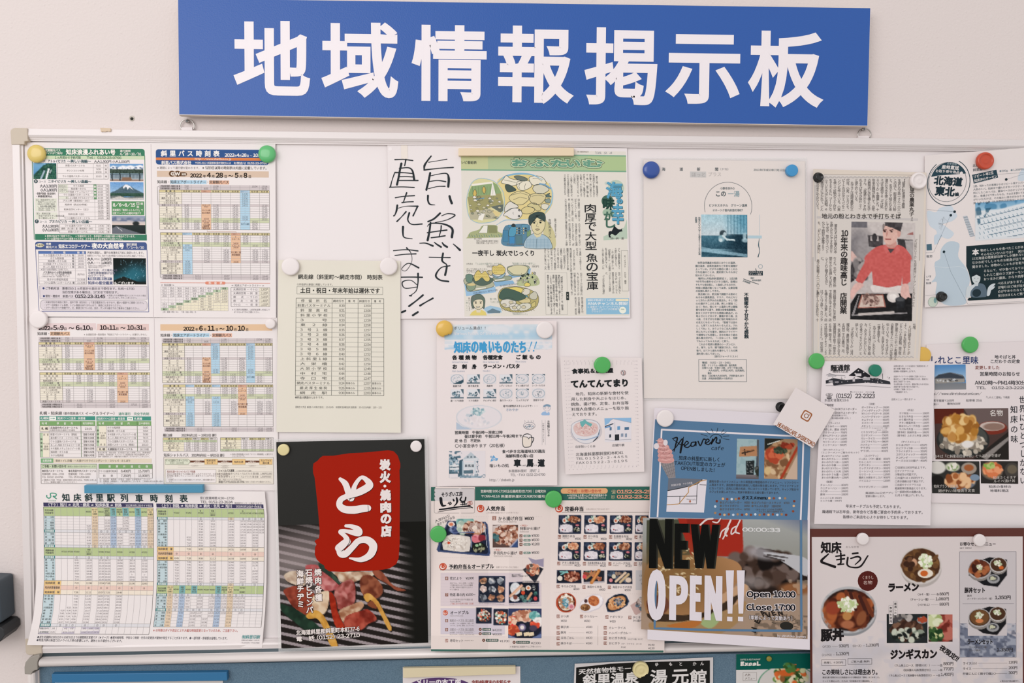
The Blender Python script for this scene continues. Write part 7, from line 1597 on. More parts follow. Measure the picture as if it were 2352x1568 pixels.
dish(1068,478,1498,812,lambda q:(q.poly([(.02,.55),(.12,.3),(.4,.06),(.68,.0),(.86,.08),(.99,.4),(.92,.62),(.6,.9),(.3,1),(.1,.96)],'2b3a54'),q.poly([(.06,.56),(.15,.33),(.42,.1),(.67,.05),(.82,.12),(.93,.4),(.86,.58),(.56,.84),(.28,.93),(.12,.9)],'14181e'),q.ell(.48,.5,.4,.3,'c88c5c',.15,-.55),q.blobs(.48,.5,.33,.28,['d8a070','b87848','e4b888'],90,.06,3),q.blobs(.55,.45,.2,.2,['5a6474','8a94a4','c4a07c','3c424c'],50,.05,4)))
dish(1510,515,1870,860,lambda q:(q.poly([(.0,.5),(.75,.0),(1,0),(1,.55),(.3,1),(.22,.95)],'c4a6a0'),q.blobs(.62,.42,.28,.28,['e4dcd8','4c4446','c4b0a8','6a7c88','b09084'],80,.09,5)))
BN.part('price_list')
for n_,t,pr,X,Y in((22,'かつ丼','¥650',218,880),(23,'かつカレー','¥650',628,882),(24,'ナポリタン','¥420',1075,890),(25,'ひじきおいなり','',1478,900)):
    badge(BN,*z4(X,Y)[0],n_,'8f5a4c',7.6);zt(BN,z4,X+75,Y-2,6.2,t,'33333a',(X+75+len(t)*47,Y),b=.015);zt(BN,z4,X+75,Y+78,6.4,pr,'33333a',(X+180,Y+80),b=.01)if pr else zt(BN,z4,X+80,Y+55,6.2,'から揚げ','33333a',(X+230,Y+57),b=.015)
for i,(n_,t,pr)in enumerate(((26,'親子丼','¥580'),(27,'豚丼','¥620'),(28,'五目ごはん','¥420'),(29,'焼きそば','¥380'))):
    y=1075+i*95;badge(BN,*z4(218,y)[0],n_,'8f5a4c',7.6);zt(BN,z4,290,y-8,6.4,t,'33333a',(290+len(t)*48,y-6),b=.015);zt(BN,z4,735,y-7,6.2,pr,'33333a',(845,y-7));BN.hl(z4(430+(n_==28)*120,y)[0][0],z4(705,y)[0][0],z4(0,y-8)[0][1],'b0a8a4',.5)
for i,(n_,t)in enumerate(((30,'カレーライス'),(31,'ハンバーグカレー'),(32,'おにぎり弁当'),(33,'おにぎり'))):
    y=1080+i*91;badge(BN,*z4(1045,y)[0],n_,'8f5a4c',7.6);zt(BN,z4,1135,y,6.4,t,'33333a',(1135+len(t)*50,y),b=.015)
zt(BN,z4,1450,1278,4.6,'（おにぎり2個／おかず）','55555a',(1750,1282));zt(BN,z4,1350,1362,4.4,'さけ・ツナマヨ・かつお','55555a',(1715,1366));zt(BN,z4,1350,1420,4.4,'梅 UME','55555a',(1435,1424));zt(BN,z4,1828,1380,6,'¥140','33333a',(1940,1380));zt(BN,z4,1828,1442,6,'¥130','33333a',(1940,1440))
BN.vl(z4(945,1040)[0][0],z4(0,1040)[0][1],z4(0,1380)[0][1],'9a908c',.6);a=z4(1608,70)[0];b_=z4(1800,420)[0];BN.rect(*a,b_[0]+6,b_[1],'c9c6c8',1);zt(BN,z4,1670,168,6,'OPTION','4c4c50',(1850,168));zt(BN,z4,1668,240,6,'ご飯大盛','4c4c50',(1850,240),b=.02);zt(BN,z4,1700,305,6,'¥＋50','4c4c50',(1850,305),b=.03)
for i in range(48):BN.ell(*z4(190+i*34,458+i*.7)[0],.35,.35,'9a908c',3,5)
# ---- laminated newspaper column
N=Page('newspaper_cutting','large laminated sheet with one narrow newspaper column and a blue bath photo','sheet',
         [((1478,366.5),(1849,370)),((1479,914),(1853,915.5))],.0125,color='e4dbd6',gloss=True,curl=lambda t,s:.0006+.0012*np.sin(4*t+2)**2*s)
z=pk(N,1470,360,3.2);y_=pk(N,1540,590,2.988);ic='2c464e'
N.part('printed_text')
for x,t in((160,'海'),(290,'道'),(418,'新'),(550,'聞')):zt(N,z,x,91,8.4,t,'3c4a50',b=.03)
zt(N,z,590,91,6,'(夕刊)','6a7278',(650,91));zt(N,z,835,96,6,'2011年(平成23年)7月12日(火)',ic,(1100,99),b=.02)
a,b_=z(368,108)[0],z(486,152)[0];N.rect(*a,*b_,'c9c6c4',1);zt(N,z,378,130,11,'ほっと','b4b2b0',(484,130),lay=5);zt(N,z,498,128,11,'プラス','c4bfbc',(600,128))
N.ring(*z(648,362)[0],54.5,55,'6a7276',.9,a0=165,a1=380);zt(N,z,590,232,6.8,'小野寺淳子の',ic,(696,232),b=.02);zt(N,z,552,271,14.5,'この',ic,(634,271),b=.02);zt(N,z,645,271,14.5,'一湯','8fa8b0',(733,271),b=.02);zt(N,z,506,357,7,'ビジネスホテル　グリーン温泉',ic,(789,357),b=.03);zt(N,z,533,393,6,'オホーツク管内斜里町港町7',ic,(758,393),b=.03)
a=z(436,442)[0];N.text(a[0],a[1],5.2,'地域の人々の心ずくも湯あるとっておきの温',ic,vert=True,wid=87,b=.03);a=z(412,442)[0];N.text(a[0],a[1],5.2,'泉銭湯',ic,vert=True,wid=13,b=.03)
TX=['　世界自然遺産の知床にはウトロ温泉、','羅臼温泉、岩尾別温泉など多彩な湯煙が','上っている。だがその間近に湧くこの小','さな名湯のことは、愛好家にもそれほど','知られてはいない。','　場所はJR知床斜里駅近く、1泊2食','で6千円の素朴なビジネス宿だ。浴場は','そもそも宿泊客に、と造成したものだが、','地域に銭湯が無くなって以来、公衆浴場','の役割も果たしてきた。','　風呂場には、熱交換で調整する熱めと','ぬるめの源泉風呂、サウナ、それにキリ','ッと冷たい井戸水の水風呂も。そして肝','心の湯がすこぶる上等。美しい琥珀（こ','はく）色の、俗にモール温泉と呼ぶ腐植','質を含有する湯で、泉質は含食塩重曹泉。','肌をとろかす甘やかな感触は絶品だ。心','地よさにとどまらず、腰痛や四十肩、五','十肩…さまざまな不調に悩む地域の人々','の支えともなっている。「医者では治ら','ん、と来てくれる人もいるんだよ。うれ','しくてね」と、おうようなご主人は脱衣','所にもテレビを置き、無料のドライヤー','や綿棒なども用意し、冷水を味わう給水','器も備え付けた。「一日ゆっくり、何度','でも入ってもらえれば」と笑う。','　これから知床は最高のシーズンに入','る。海で、山で、頭で解放された、その','後で、ほてりと疲れを癒やしてくれる美','湯を思い出してほしい。']
for i,t in enumerate(TX):zt(N,y_,170+i*.3,40+i*21.5,5.6,t,ic,(170+min(290,len(t)*16.2),40+i*21.5),b=.035)
zt(N,y_,300,682,5.4,'(旅行ジャーナリスト)',ic,(462,682),b=.03);a,b_=y_(194,702)[0],y_(523,855)[0];N.frame(*a,*b_,'4c6068',.8)
for i,t in enumerate(['電話　0152・23・2411','泉質　ナトリウム―炭酸水素・塩化物泉','日帰り入浴　午前6～8時、正午～午後11時。','　　　大人420円、小学生140円、幼児無料。','　　　無休','宿泊　1泊2食大人6000円、子供料金もあり','交通　JR知床斜里駅から徒歩5分']):zt(N,y_,216,725+i*18,5.4,t,ic,(216+len(t)*13.2,725+i*18),b=.035)
a=y_(520,245)[0];N.text(a[0],a[1],10.5,'不調癒やす甘やかな感触','24363e',vert=True,wid=105,b=.04);a,b_=y_(537,96)[0],y_(634,127)[0];N.rect(*a,*b_,'24363e',2);zt(N,y_,540,105,4.6,'ビジネスホテル','ded6d2',(630,105),b=.03,lay=5);zt(N,y_,540,119,4.6,'グリーン温泉','ded6d2',(625,119),b=.03,lay=5)
N.ring(*y_(618,65)[0],4.6,4.6,'7a98a4',.8);N.stroke(y_(585,78,590,98),1.4,ic);N.stroke(y_(500,150,560,172,606,187),1.2,ic);zt(N,y_,548,145,4.6,'港町',ic,b=.04);zt(N,y_,560,160,4.6,'知床斜里駅',ic,(622,160),b=.04);zt(N,y_,495,162,4.6,'JR釧網線',ic,(548,180),b=.04)
N.part('photo','blue-toned photo of a person in a hot spring bath')
a,b_=z(450,424)[0],z(790,738)[0];q=N.canvas(*a,*b_,'8ab4c4',1.6);q.grad('a9ccd8','c9d6dc',0,.5);q.mix(np.clip((q.x-.45)*2.2,0,1)*np.clip(1.2-q.y,.3,1)*.75,'4c90ac');q.grad('3c6c80','24485a',.5,.8,.85);q.mix(np.clip((q.x-.35)*2.5,0,1)*(q.y>.45)*.85,'122c3a');q.mix(np.clip(np.sin(q.x*90),0,1)*(q.y<.5)*(q.x>.55)*.35,'1c4a60');q.poly([(0,.76),(.4,.84),(1,.93),(1,1),(.8,.97),(0,.86)],'8fb4c4',.8);q.poly([(0,.87),(.7,.97),(.7,1),(0,1)],'1c4050',.8)
q.ell(.47,.45,.075,.085,'2c3c44',.3);q.ell(.51,.46,.035,.05,'b8ccd2',.3);q.ell(.44,.56,.07,.08,'8fb4c0',.4);q.line(.47,.5,.56,.59,.022,'c9dade');q.line(.55,.58,.72,.6,.018,'c9dade');q.ell(.42,.6,.04,.04,'cfe0e4',.5);q.ell(.94,.5,.04,.08,'b4d0da',.6,0,.8);q.ell(.95,.6,.07,.05,'b4d0da',.6,0,.8);q.noise(.05,60,3);q.noise(.04,25,4);N.pic(*a,*b_,q)
a,b_=z(790,578)[0],z(895,600)[0];N.rect(*a,*b_,'b4ccd6',1);N.brush(z(876,600,872,650,879,690,868,735),[.6,2,1,2],'3c5c68');N.stroke(z(880,425,880,575),.7,'b4ccd6')
sleeve(N,[(1471,361),(1853,362),(1856,920),(1472,918)])

# ---- newspaper article about the noodle cook
S_=Page('noodle_article','yellowed newspaper article with a photo of a cook in a red shirt','sheet',
          [((1868,388),(2128,396)),((1866,600),(2124,604)),((1866,836),(2112,846))],.0140,color='ddd2c6',curl=lambda t,s:.0012+.002*np.exp(-(t/.06)**2)+.004*np.exp(-((t-1)/.1)**2)*(.3+s*.7))
z=pk(S_,1855,375,3.983);y_=pk(S_,1850,590,3.733);ic='55504e'
S_.part('newsprint_ground');a,b_=z(60,100)[0],y_(965,868)[0];S_.rect(a[0],a[1],b_[0],b_[1],'d6cfc9',.6);a,b_=z(85,483)[0],z(1010,525)[0];S_.rect(*a,*b_,'c6c0be',1)
for zz,x0,x1,yy in((z,110,945,128),(y_,160,930,858)):
    P_=[]
    for i in range(90):P_+=[x0+(x1-x0)*i/89,yy+(4 if i%4<2 else-4)]
    S_.stroke(zz(*P_),2.6,'bdb7b4',2)
S_.stroke(z(68,200,70,895),2,'b9b3b0',2);S_.stroke(y_(66,0,66,840),2,'b9b3b0',2);S_.stroke(z(150,100,1000,108),.6,'8a8480',2)
S_.part('newspaper_text')
def vtx(p,zz,x,dx,y0,y1,L_2,n,c=ic,s_=8,b=.02):
    for i,t in enumerate(L_2):
        a,e=zz(x-i*dx,y0)[0],zz(x-i*dx,y1)[0];p.text(a[0],a[1],s_,t,c,vert=True,wid=(e[1]-a[1])*len(t)/n,b=b)
vtx(S_,z,880,39.3,143,435,['【斜里】町来運七で農業','を営む丸子政一さん(六三)が','このほど、斜里産のソバ粉','と、名水として知られる来','運のわき水を使った手打ち','そばを提供する「そば処','らいうん」を開業した。十','年来の趣味が高じて、自宅','の敷地内に店を構えた丸子','さん。「来運だからこそ作','れるそばをぜひ味わって」','と張り切っている。','　丸子さんは畑作農家の三','代目。小麦、ジャガイモ、','ビートのほかダイコンやニ','ンジンも作っている。小麦','を使って好物のうどん打ち','をするうちに、ブームとな','っていたそばにも挑戦。そ','の奥深さにひかれて、どん','どんのめり込んだという。'],12,s_=7.6)
vtx(S_,z,258,38,533,822,['　著名なそば打ち職人の本','を読んだりビデオを見たり','して学び、地元のイベント','などで腕前を披露するう','ち、「おいしい」と評判に'],12,s_=7.6)
vtx(S_,y_,253,36,0,258,['なった。やがて、農家の仲','間たちから年越しそばを打','ってくれと頼まれるほど','に。','　息子の秀義さんへ(三〇)に農'],12,s_=7.4);vtx(S_,y_,251,37,283,550,['業の経営を徐々に引き継い','で余裕が出てきたため、店','を構えようと決意した。店','はプレハブ造り。カウンタ','ーとテーブルを合わせ、十'],12,s_=7.4)
vtx(S_,y_,935,38,568,838,['七席。','　そばは細めでのどごしが','よく、つゆも研究のすえた','どりついた自家製。娘の牧','野弘美さん(三七)と秀義さん','の妻有希さん(二六)が店を手','伝っている。もりそばやか','しわそば、五目そばなど十','一種を提供する。','　丸子さんは「これからも、','じっくりそば作りに取り組','み、みなさんにおいしいも','のを食べてもらいたい」と','話している。','　「そば処らいうん」は月','曜定休。農作業が本格化す','る四月二十日以降は、月、','水、金の週三回休みとなる。','営業時間は午前十一時半か','ら午後二時まで。問い合わ','せは同店☎0152・23','・1499へ。'],12,s_=7.4)
zt(S_,z,128,482,13,'地元の粉とわき水で手打ちそば','3c3836',(855,484),b=.02);a=z(957,185)[0];S_.text(a[0],a[1],11.5,'斜里の農業丸子','3c3836',vert=True,wid=76,b=.03);a=z(955,492)[0];S_.text(a[0],a[1],6,'さん','3c3836',vert=True,wid=9,b=.03)
a=z(337,612)[0];zt(S_,z,308,640,18,'10','2c2a2a',(370,640),b=.035);S_.text(a[0],z(337,672)[0][1],17,'年来の趣味高じ 店開業','2c2a2a',vert=True,wid=176,b=.035)
a=z(990,678)[0];S_.text(a[0],a[1],6.4,'「そば処らいうん」を自宅敷地にオープンした丸子政一さん',ic,vert=True,wid=158,b=.02);S_.stroke(z(1028,650,1024,890),.8,'7a7472');a=y_(140,712)[0];S_.text(a[0],a[1],7.4,'（鈴木智恵）',ic,vert=True,wid=32)
S_.part('photo','photo of a man in a red shirt behind a tray of noodles')
a=z(400,532)[0];b_=y_(913,550)[0];q=S_.canvas(*a,*b_,'b8aeac',1.6)
def mm_(zz,*v):return[((u-a[0])/(b_[0]-a[0]),(w-a[1])/(b_[1]-a[1]))for u,w in zz(*v)]
q.grad('c9c1be','bdb4b2',0,1);q.poly(mm_(z,400,532,545,532,545,590,400,585),'6e6c72');q.ell(.12,.27,.2,.2,'6f6c70',.9,0,.8);q.ell(.2,.3,.12,.16,'a49e9e',.9,0,.7);q.poly(mm_(z,550,655,690,665,690,780,560,760),'4c484a');q.poly(mm_(z,575,665,650,668,650,710,575,710),'b4acaa');q.ell(*mm_(z,612,680)[0],.04,.045,'3a383a');q.poly(mm_(z,820,690,965,700,960,860,880,850,830,760),'3e3c3e');q.poly(mm_(z,890,705,965,705,965,895,920,895),'a8a2a2');q.poly(mm_(z,905,650,966,625,966,655),'a06a66')
q.poly(smooth(mm_(z,398,800,430,830,460,870,480,895,398,895)),'d6b4ac');q.poly(mm_(y_,388,70,430,65,420,200,388,220),'2c2a2c');q.blobs(.14,.5,.1,.1,['4a484a','7f7a7a','a49c9a'],30,.04,3)
q.poly(smooth(mm_(z,535,895,590,790,700,745,780,770,830,745,905,790,930,895)),'c8605c');q.poly(mm_(y_,520,0,905,0,900,120,900,210,860,240,830,232,830,160,820,250,700,262,580,240,570,120,480,240,430,200,450,150,500,60),'c8605c');q.poly(smooth(mm_(y_,570,240,700,262,820,245,830,310,700,300,580,300)),'ddd4d0')
q.poly(smooth(mm_(z,715,735,740,770,790,775,815,735,790,700)),'c9948a');q.poly(smooth(mm_(z,688,590,690,660,705,720,750,745,800,720,830,660,835,610,760,570,700,565)),'dcb4a8');q.poly(smooth(mm_(z,820,620,850,610,852,650,830,680)),'cf9f94');q.poly(smooth(mm_(z,686,560,706,560,700,600,688,610)),'8a807c');q.poly(mm_(z,706,536,874,536,850,625,780,592,708,570),'4e4a4c');q.tex('3a3638',.5,30,8,.7,mask=(abs(q.a[...,0]-.306)<.02)*1.0)
for x in(704,766):q.line(*mm_(z,x-12,612)[0],*mm_(z,x+14,608)[0],.007,'6a4c48');q.ell(*mm_(z,x+2,624)[0],.02,.008,'4a3836',.4)
q.line(*mm_(z,730,625)[0],*mm_(z,722,662)[0],.006,'c08a80');q.line(*mm_(z,715,692)[0],*mm_(z,760,694)[0],.007,'a05c58');q.poly(mm_(z,722,778,795,785,760,822),'4a4446');q.poly(mm_(z,690,770,715,745,745,800,720,830),'d06c68');q.poly(mm_(z,800,800,815,745,845,790,800,840),'d06c68')
q.poly(mm_(y_,386,400,440,316,914,312,914,550,382,550),'1e1e20');q.stroke=None
for i in range(5):p0=mm_(y_,400+i*4,495-i,460,330)[0:2];q.line(*p0[0],*p0[1],.004,'8a8688')
q.line(*mm_(y_,400,500)[0],*mm_(y_,870,480)[0],.006,'9a9698');q.poly(mm_(y_,482,322,668,322,690,430,445,440),'a4685c');q.poly(mm_(y_,490,330,660,330,678,424,458,432),'d2c0b4');q.blobs(.33,.795,.14,.055,['8a6c64','b0948a','6c524c','c9b0a4'],90,.018,5);q.ell(*mm_(y_,752,342)[0],.1,.055,'d9d2ce',.1);q.ell(*mm_(y_,752,342)[0],.06,.03,'ece6e2',.3);q.poly(mm_(y_,770,365,855,365,845,435,785,440),'26282c');q.ell(*mm_(y_,812,362)[0],.075,.022,'4a4c50',.2);q.line(*mm_(y_,460,492)[0],*mm_(y_,755,474)[0],.012,'c4bcb8')
q.poly(smooth(mm_(y_,388,290,440,220,500,240,440,300,410,350,390,360)),'deb4ac');q.poly(smooth(mm_(y_,830,240,880,235,890,300,905,350,880,345,860,360,840,350,815,320)),'deb4ac');q.noise(.03,50,6);S_.pic(*a,*b_,q)

# ---- regional food flyer (partly out of frame)
R_=Page('regional_food_flyer','white flyer with a round dark emblem and a black text box, under a red magnet','flyer',
          [((2124,357),(2430,333)),((2124,706),(2430,690))],.0122,color='e6dedc',curl=lambda t,s:.0008+.002*np.sin(3*t+s)**2+.010*t*(1-s))
z=pk(R_,2110,340,4.074);y_=pk(R_,2110,540,4.074);nv='2a4450'
R_.part('map_picture'); 
for P_ in((80,590,160,600,200,560,300,540,330,580,360,640,290,690,240,640,190,690,200,760,280,760,330,800,280,850,200,830,180,895,150,880,170,780,100,720),(940,240,985,190,990,300,930,300)):pblob(R_,z(*P_),'cbd6e0',1)
pblob(R_,y_(150,0,220,0,180,60,150,90),'c4d2de',1.2);pblob(R_,y_(210,130,280,60,380,80,370,200,440,300,480,420,440,560,440,640,320,660,230,640,160,560,170,440,120,440,160,380,150,260,200,220),'bccbd6',1.2)
R_.stroke(y_(140,290,250,305,380,290,450,320),.8,'d6dfe4',2)
R_.part('emblem');cx,cy=z(282,320)[0];R_.ring(cx,cy,49,53,nv,1.6,a0=-62,a1=235);R_.ring(cx-3,cy-1,43.5,45,nv,.8)
for i in range(8):R_.poly([(cx-43*math.cos(math.radians(20+i*8)),cy-45*math.sin(math.radians(20+i*8))),(cx-43*math.cos(math.radians(28+i*8)),cy-45*math.sin(math.radians(28+i*8))),(cx,cy-20)],nv,2)
R_.poly([(cx+43*math.cos(math.radians(a_)),cy-46*math.sin(math.radians(a_)))for a_ in range(22,160,8)],nv,2.2);zt(R_,z,265,143,5,'日本全国','b8c6cc',(358,148));zt(R_,z,216,175,9.6,'産地直送','e9e4e2',(378,186),b=.04);zt(R_,z,158,212,7.4,'お取り寄せ逸品','e9e4e2',(383,226),b=.03);R_.ell(*z(400,238)[0],3.8,4.6,'e6dedc',3)
zt(R_,z,145,300,21,'北海道','20343e',(410,318),b=.045);zt(R_,z,155,398,22,'東北','20343e',(338,410),b=.045);zt(R_,z,340,433,9,'編','20343e',b=.05)
R_.part('printed_text');zt(R_,z,505,165,7.4,'北海道','30404a',(590,158),b=.03);zt(R_,z,508,205,7.4,'斜里郡','30404a',(598,197),b=.03);R_.poly(z(500,250,728,202,744,275,516,332),nv,2);zt(R_,z,512,270,7.6,'リピート率1位','e9e4e2',(700,228),b=.04);zt(R_,z,520,308,7.6,'知床沖のサーモン','e9e4e2',(735,262),b=.04);zt(R_,z,755,215,5.4,'●300g　●1,200円(込)','44606e',(1010,195),b=.02)
for i,t in enumerate(['1度、味わったお客様からのリピート率ナンバーワン','人気のトバ。知床沖で捕れるオホーツクサーモンを','料にしたこのトバは、醤油ベースのオリジナル調味','浸し、乾燥させて作ったもの。そのまま裂いてお召し','がりいただけば、その味わい深さがわかります。','房 しれとこ屋（丸あ野尻正武商店）℡0152-23']):zt(R_,z,512,357+i*31.5,5.7,t,'3c4c56',(1040,318+i*31.5),b=.015)
def dash(zz,x0,y0,x1,y1,n=40):
    for i in range(n):t0,t1=i/n,(i+.55)/n;R_.stroke(zz(x0+(x1-x0)*t0,y0+(y1-y0)*t0,x0+(x1-x0)*t1,y0+(y1-y0)*t1),.6,'4c5c66',3)
dash(z,80,575,335,595);dash(z,300,625,175,895,30);dash(z,740,245,1040,225);dash(z,820,293,1040,225);dash(y_,215,0,140,160,20);dash(y_,70,165,140,160,10);dash(y_,237,155,300,340,26);dash(y_,300,340,460,645,44);dash(y_,460,645,1040,615,60);dash(y_,65,565,180,555,14)
for zz,x,yy in((z,337,595),(z,301,628),(z,820,293),(y_,237,155)):R_.ell(*zz(x,yy)[0],3,3,'1f3038',4)
zt(R_,y_,74,200,7,'牧市','33404a',(130,196),b=.03);zt(R_,y_,70,388,5,'して甘','33404a',(118,384),b=.04);zt(R_,y_,70,420,5,'です!','33404a',(98,418),b=.04);zt(R_,y_,70,450,5,'料は熱','33404a',(118,447),b=.04);R_.poly(y_(74,85,122,80,125,140,76,143),'4c6c7c',2);R_.ell(*y_(134,624)[0],11,11.5,'c6d2c4',2);R_.ring(*y_(134,624)[0],11,11.5,'7f8c84',.6);R_.ell(*y_(155,610)[0],3.5,6,'7fa4a4',3)
R_.part('photo','pale blue fillet of fish picture');R_.pic(2240,478,2420,560,R_.canvas(2240,478,2420,560,'dce0e4',1.8));q=R_.canvas(2240,474,2400,556,'dbe0e4',1.6);q.grad('6fa4c8','a8c8dc',0,.22);q.tex('3f7ca4',.5,6,2,.7,mask=(q.y<.2)*1.0)
for i in range(5):
    yy=.28+i*.15;q.line(.02+.04*i,yy+.12,1,yy-.25+.04*i,.055,'dfe4e8');q.line(.02+.06*i,yy+.18,1,yy-.17+.04*i,.008,'33627c')
    for j in range(14):q.line(.06+j*.06,yy+.1-j*.018,.075+j*.06,yy+.16-j*.018,.007,'4a7890',.8)
q.tex('24506a',.6,9,5,.7,mask=(q.x+.4*q.y<.3)*1.0);R_.pic(2240,474,2400,556,q,2.5)
for i in range(26):R_.stroke(z(415+i*2.6,640+i*7.5,455+i*2.8,634+i*7.4),.9,'5a8298' if i%3 else 'a4bccc',3)
R_.part('text_box');R_.poly(y_(446,102,990,60,1280,40,1280,572,470,612,456,606,470,585,490,585,495,460,470,350,446,290),'1d2f34',2);zt(R_,y_,502,160,15,'本','e9e4e2',b=.06)
for i,(x,t)in enumerate(((577,'物のししゃもを食べたことがありますか？'),(580,'そんなにいないのでは？　実はししゃも'),(500,'は北海道の南東部沿岸でしか捕れないんです。'),(500,'むかわ町でししゃものお刺身が出てきたと'),(500,'聞きました。本物のししゃもがお取り寄せ'),(607,'るなんて、ぜひ食べてみてはいかが'),(607,'しれとこ屋のさざ波サーモンも'),(607,'おつまみに最高。かなり肉厚で食'),(738,'べ応えがあります。噛め'),(740,'ば噛むほど味が出る'),(740,'のがやめられなくな'),(742,'気分はほとんど熊で'))):zt(R_,y_,x,143+i*38.5,7,t,'d6d6d2',(x+len(t)*29,143+i*38.5-len(t)*2.4),b=.01)
R_.part('man_picture');pblob(R_,y_(490,575,490,490,560,450,620,470,640,560,600,580),'5c6e7c',4);pblob(R_,y_(500,380,540,362,575,380,572,430,540,462,505,430),'ccd4d6',4.5);pblob(R_,y_(495,390,510,350,560,345,585,390,570,375,530,368),'1c2a30',5);R_.poly(y_(520,455,560,450,555,475,525,478),'c4ccd0',4.4);R_.ell(*y_(543,540)[0],10,9,'24343c',5)
pblob(R_,y_(445,580,450,490,490,470,520,460,530,475,490,520,480,575),'ccd4d8',4.6);pblob(R_,y_(640,565,650,490,690,455,720,455,690,480,715,480,700,500,675,520,665,560),'ccd4d8',4.6)
for x in(525,556):R_.ell(*y_(x,402)[0],1,.7,'24343c',6)
R_.stroke(y_(530,435,550,434),.6,'5c6468',6)

# ---- dining flyer in a clear sleeve
Q_=Page('local_dining_flyer','white flyer with a navy title and a large fried tempura bowl picture','flyer',
          [((2128,791),(2430,782)),((2139,1154),(2430,1160))],.0125,color='e5dcdd',curl=lambda t,s:.0006+.001*np.sin(3*t)**2)
z=pk(Q_,2120,760,2.24);Q_.part('printed_text');zt(Q_,z,34,148,19,'しれとこ里味','2c3f70',(286,150),b=.02)
for x,yy,s_,t,x1,c in((368,133,9,'地そばと丼',478,'3a3c42'),(345,156,9,'こだわりの定食',500,'3a3c42'),(268,188,9,'変更しました',395,'8a4a40'),(292,220,10,'営業時間のお知らせ',500,'303238'),(266,266,11,'AM10時～PM14時30分',530,'303238'),(273,292,7.6,'TEL　0152-23-2220',530,'3a3c42'),(30,322,7.4,'http://www.shiretokosatomi.com/',302,'3a3c42'),(318,341,5.6,'「しれとこ里味」で検索',446,'55575c'),(40,358,6,'木風平屋建て105坪',160,'3a3c42'),(222,357,6,'駐車場 25台',304,'3a3c42'),(40,376,6,'車扱い',80,'3a3c42'),(125,374,6,'敷地500坪',193,'3a3c42'),(338,800,7,'知床の食材の',455,'3a3c42'),(345,821,7,'地場料理店',442,'3a3c42')):zt(Q_,z,x,yy,s_,t,c,(x1,yy),b=.02)
a=z(468,378)[0];Q_.text(a[0],a[1],18,'知床の味','303238',vert=True,wid=88,b=.01);a=z(513,330)[0];Q_.text(a[0],a[1],17.5,'世界にひとつしかない','303238',vert=True,wid=200,b=.01)
def ph(p,zz,X0,Y0,X1,Y1,base,fn,lab='food picture',cell=1.5,lay=2):
    p.part('photo',lab);a,b_=zz(X0,Y0)[0],zz(X1,Y1)[0];q=p.canvas(*a,*b_,base,cell);fn(q);p.pic(*a,*b_,q,lay)
ph(Q_,z,57,175,222,300,'5f90c0',lambda q:(q.grad('4f86be','a4c0d8',0,.6),q.poly([(.0,.5),(.15,.38),(.5,.3),(.9,.42),(.97,.55),(.97,.72),(0,.75)],'6c7076'),q.poly([(.02,.55),(.95,.58),(.95,.72),(.02,.74)],'9a9690'),q.poly([(0,.55),(.12,.4),(.5,.32),(.95,.5),(.9,.56),(.3,.52)],'3c444e'),q.grad('7a7e84','8a8c90',.74,1),q.blobs(.4,.63,.35,.04,['d0d4d8','4a4c50'],16,.04,3)),'picture of a low restaurant building')
ph(Q_,z,57,400,442,662,'4a3834',lambda q:(q.poly([(0,0),(.4,0),(.4,.25),(0,.3)],'5a2418'),q.poly([(.4,0),(1,0),(1,.4),(.6,.5)],'6a5a58'),q.poly([(.55,.95),(1,.45),(1,1),(.5,1)],'26221f'),q.poly([(.62,.95),(1,.55),(1,.62),(.7,1)],'8a8480'),q.ell(.78,.38,.2,.13,'7a2f22',.1),q.ell(.78,.35,.17,.09,'c8b8b0',.1),q.ell(.8,.36,.14,.07,'8f7468',.3),q.ell(.38,.62,.36,.34,'2b2d2c',.04),q.ell(.38,.58,.33,.28,'4a4c48',.06),q.blobs(.38,.7,.3,.2,['b8aea0','8a8074','d6ccbc'],110,.05,2),q.blobs(.35,.38,.22,.24,['c08a48','d8a860','9a6428','e6c488','b07830'],150,.09,3),q.ell(.44,.7,.08,.07,'e6e2de',.3)),'large fried tempura bowl picture')
ph(Q_,z,42,668,293,838,'30302e',lambda q:(q.ell(.12,.2,.18,.2,'d8d4ce',.2),q.ell(.44,.18,.15,.14,'c8ccb4',.3),q.blobs(.44,.18,.1,.08,['e6e2d6','8aa070'],20,.06,1),q.ell(.78,.22,.16,.18,'a09488',.1),q.ell(.78,.2,.1,.1,'a05c34',.3),q.ell(.6,.62,.32,.26,'6c7480',.1),q.blobs(.6,.6,.28,.16,['d8a070','a86438','e6bc90','8a4c28'],60,.12,4),q.ell(.9,.5,.1,.1,'7c90a4',.2),q.ell(.12,.62,.14,.18,'1c1a18',.2)))
ph(Q_,z,296,668,490,786,'2e2a28',lambda q:(q.ell(.3,.42,.3,.42,'5c544c',.08),q.ell(.3,.42,.26,.36,'8a6c50',.1),q.blobs(.3,.4,.22,.28,['d87c50','e89c70','c05c34'],50,.13,2),q.blobs(.22,.22,.12,.1,['8aac50','b4c478'],16,.1,3),q.ell(.84,.4,.2,.34,'44403c',.1),q.ell(.84,.36,.13,.2,'6a6050',.3)))
Q_.part('picture_captions');zt(Q_,z,343,422,15,'名物','ddd6d2',(412,420),b=.02);zt(Q_,z,55,645,8,'地そば「に斜里岳田舎そば」とつぶのかき揚げ','d0cac4',(400,640));zt(Q_,z,55,798,8,'知床ブランド認証品','d0cac4',(182,798));zt(Q_,z,78,822,8,'銀がれい味噌焼き定食','d0cac4',(268,820));zt(Q_,z,360,755,7.6,'知床さくらます','d0cac4',(480,752));zt(Q_,z,362,772,7.6,'ルイベ漬け丼','d0cac4',(475,770))

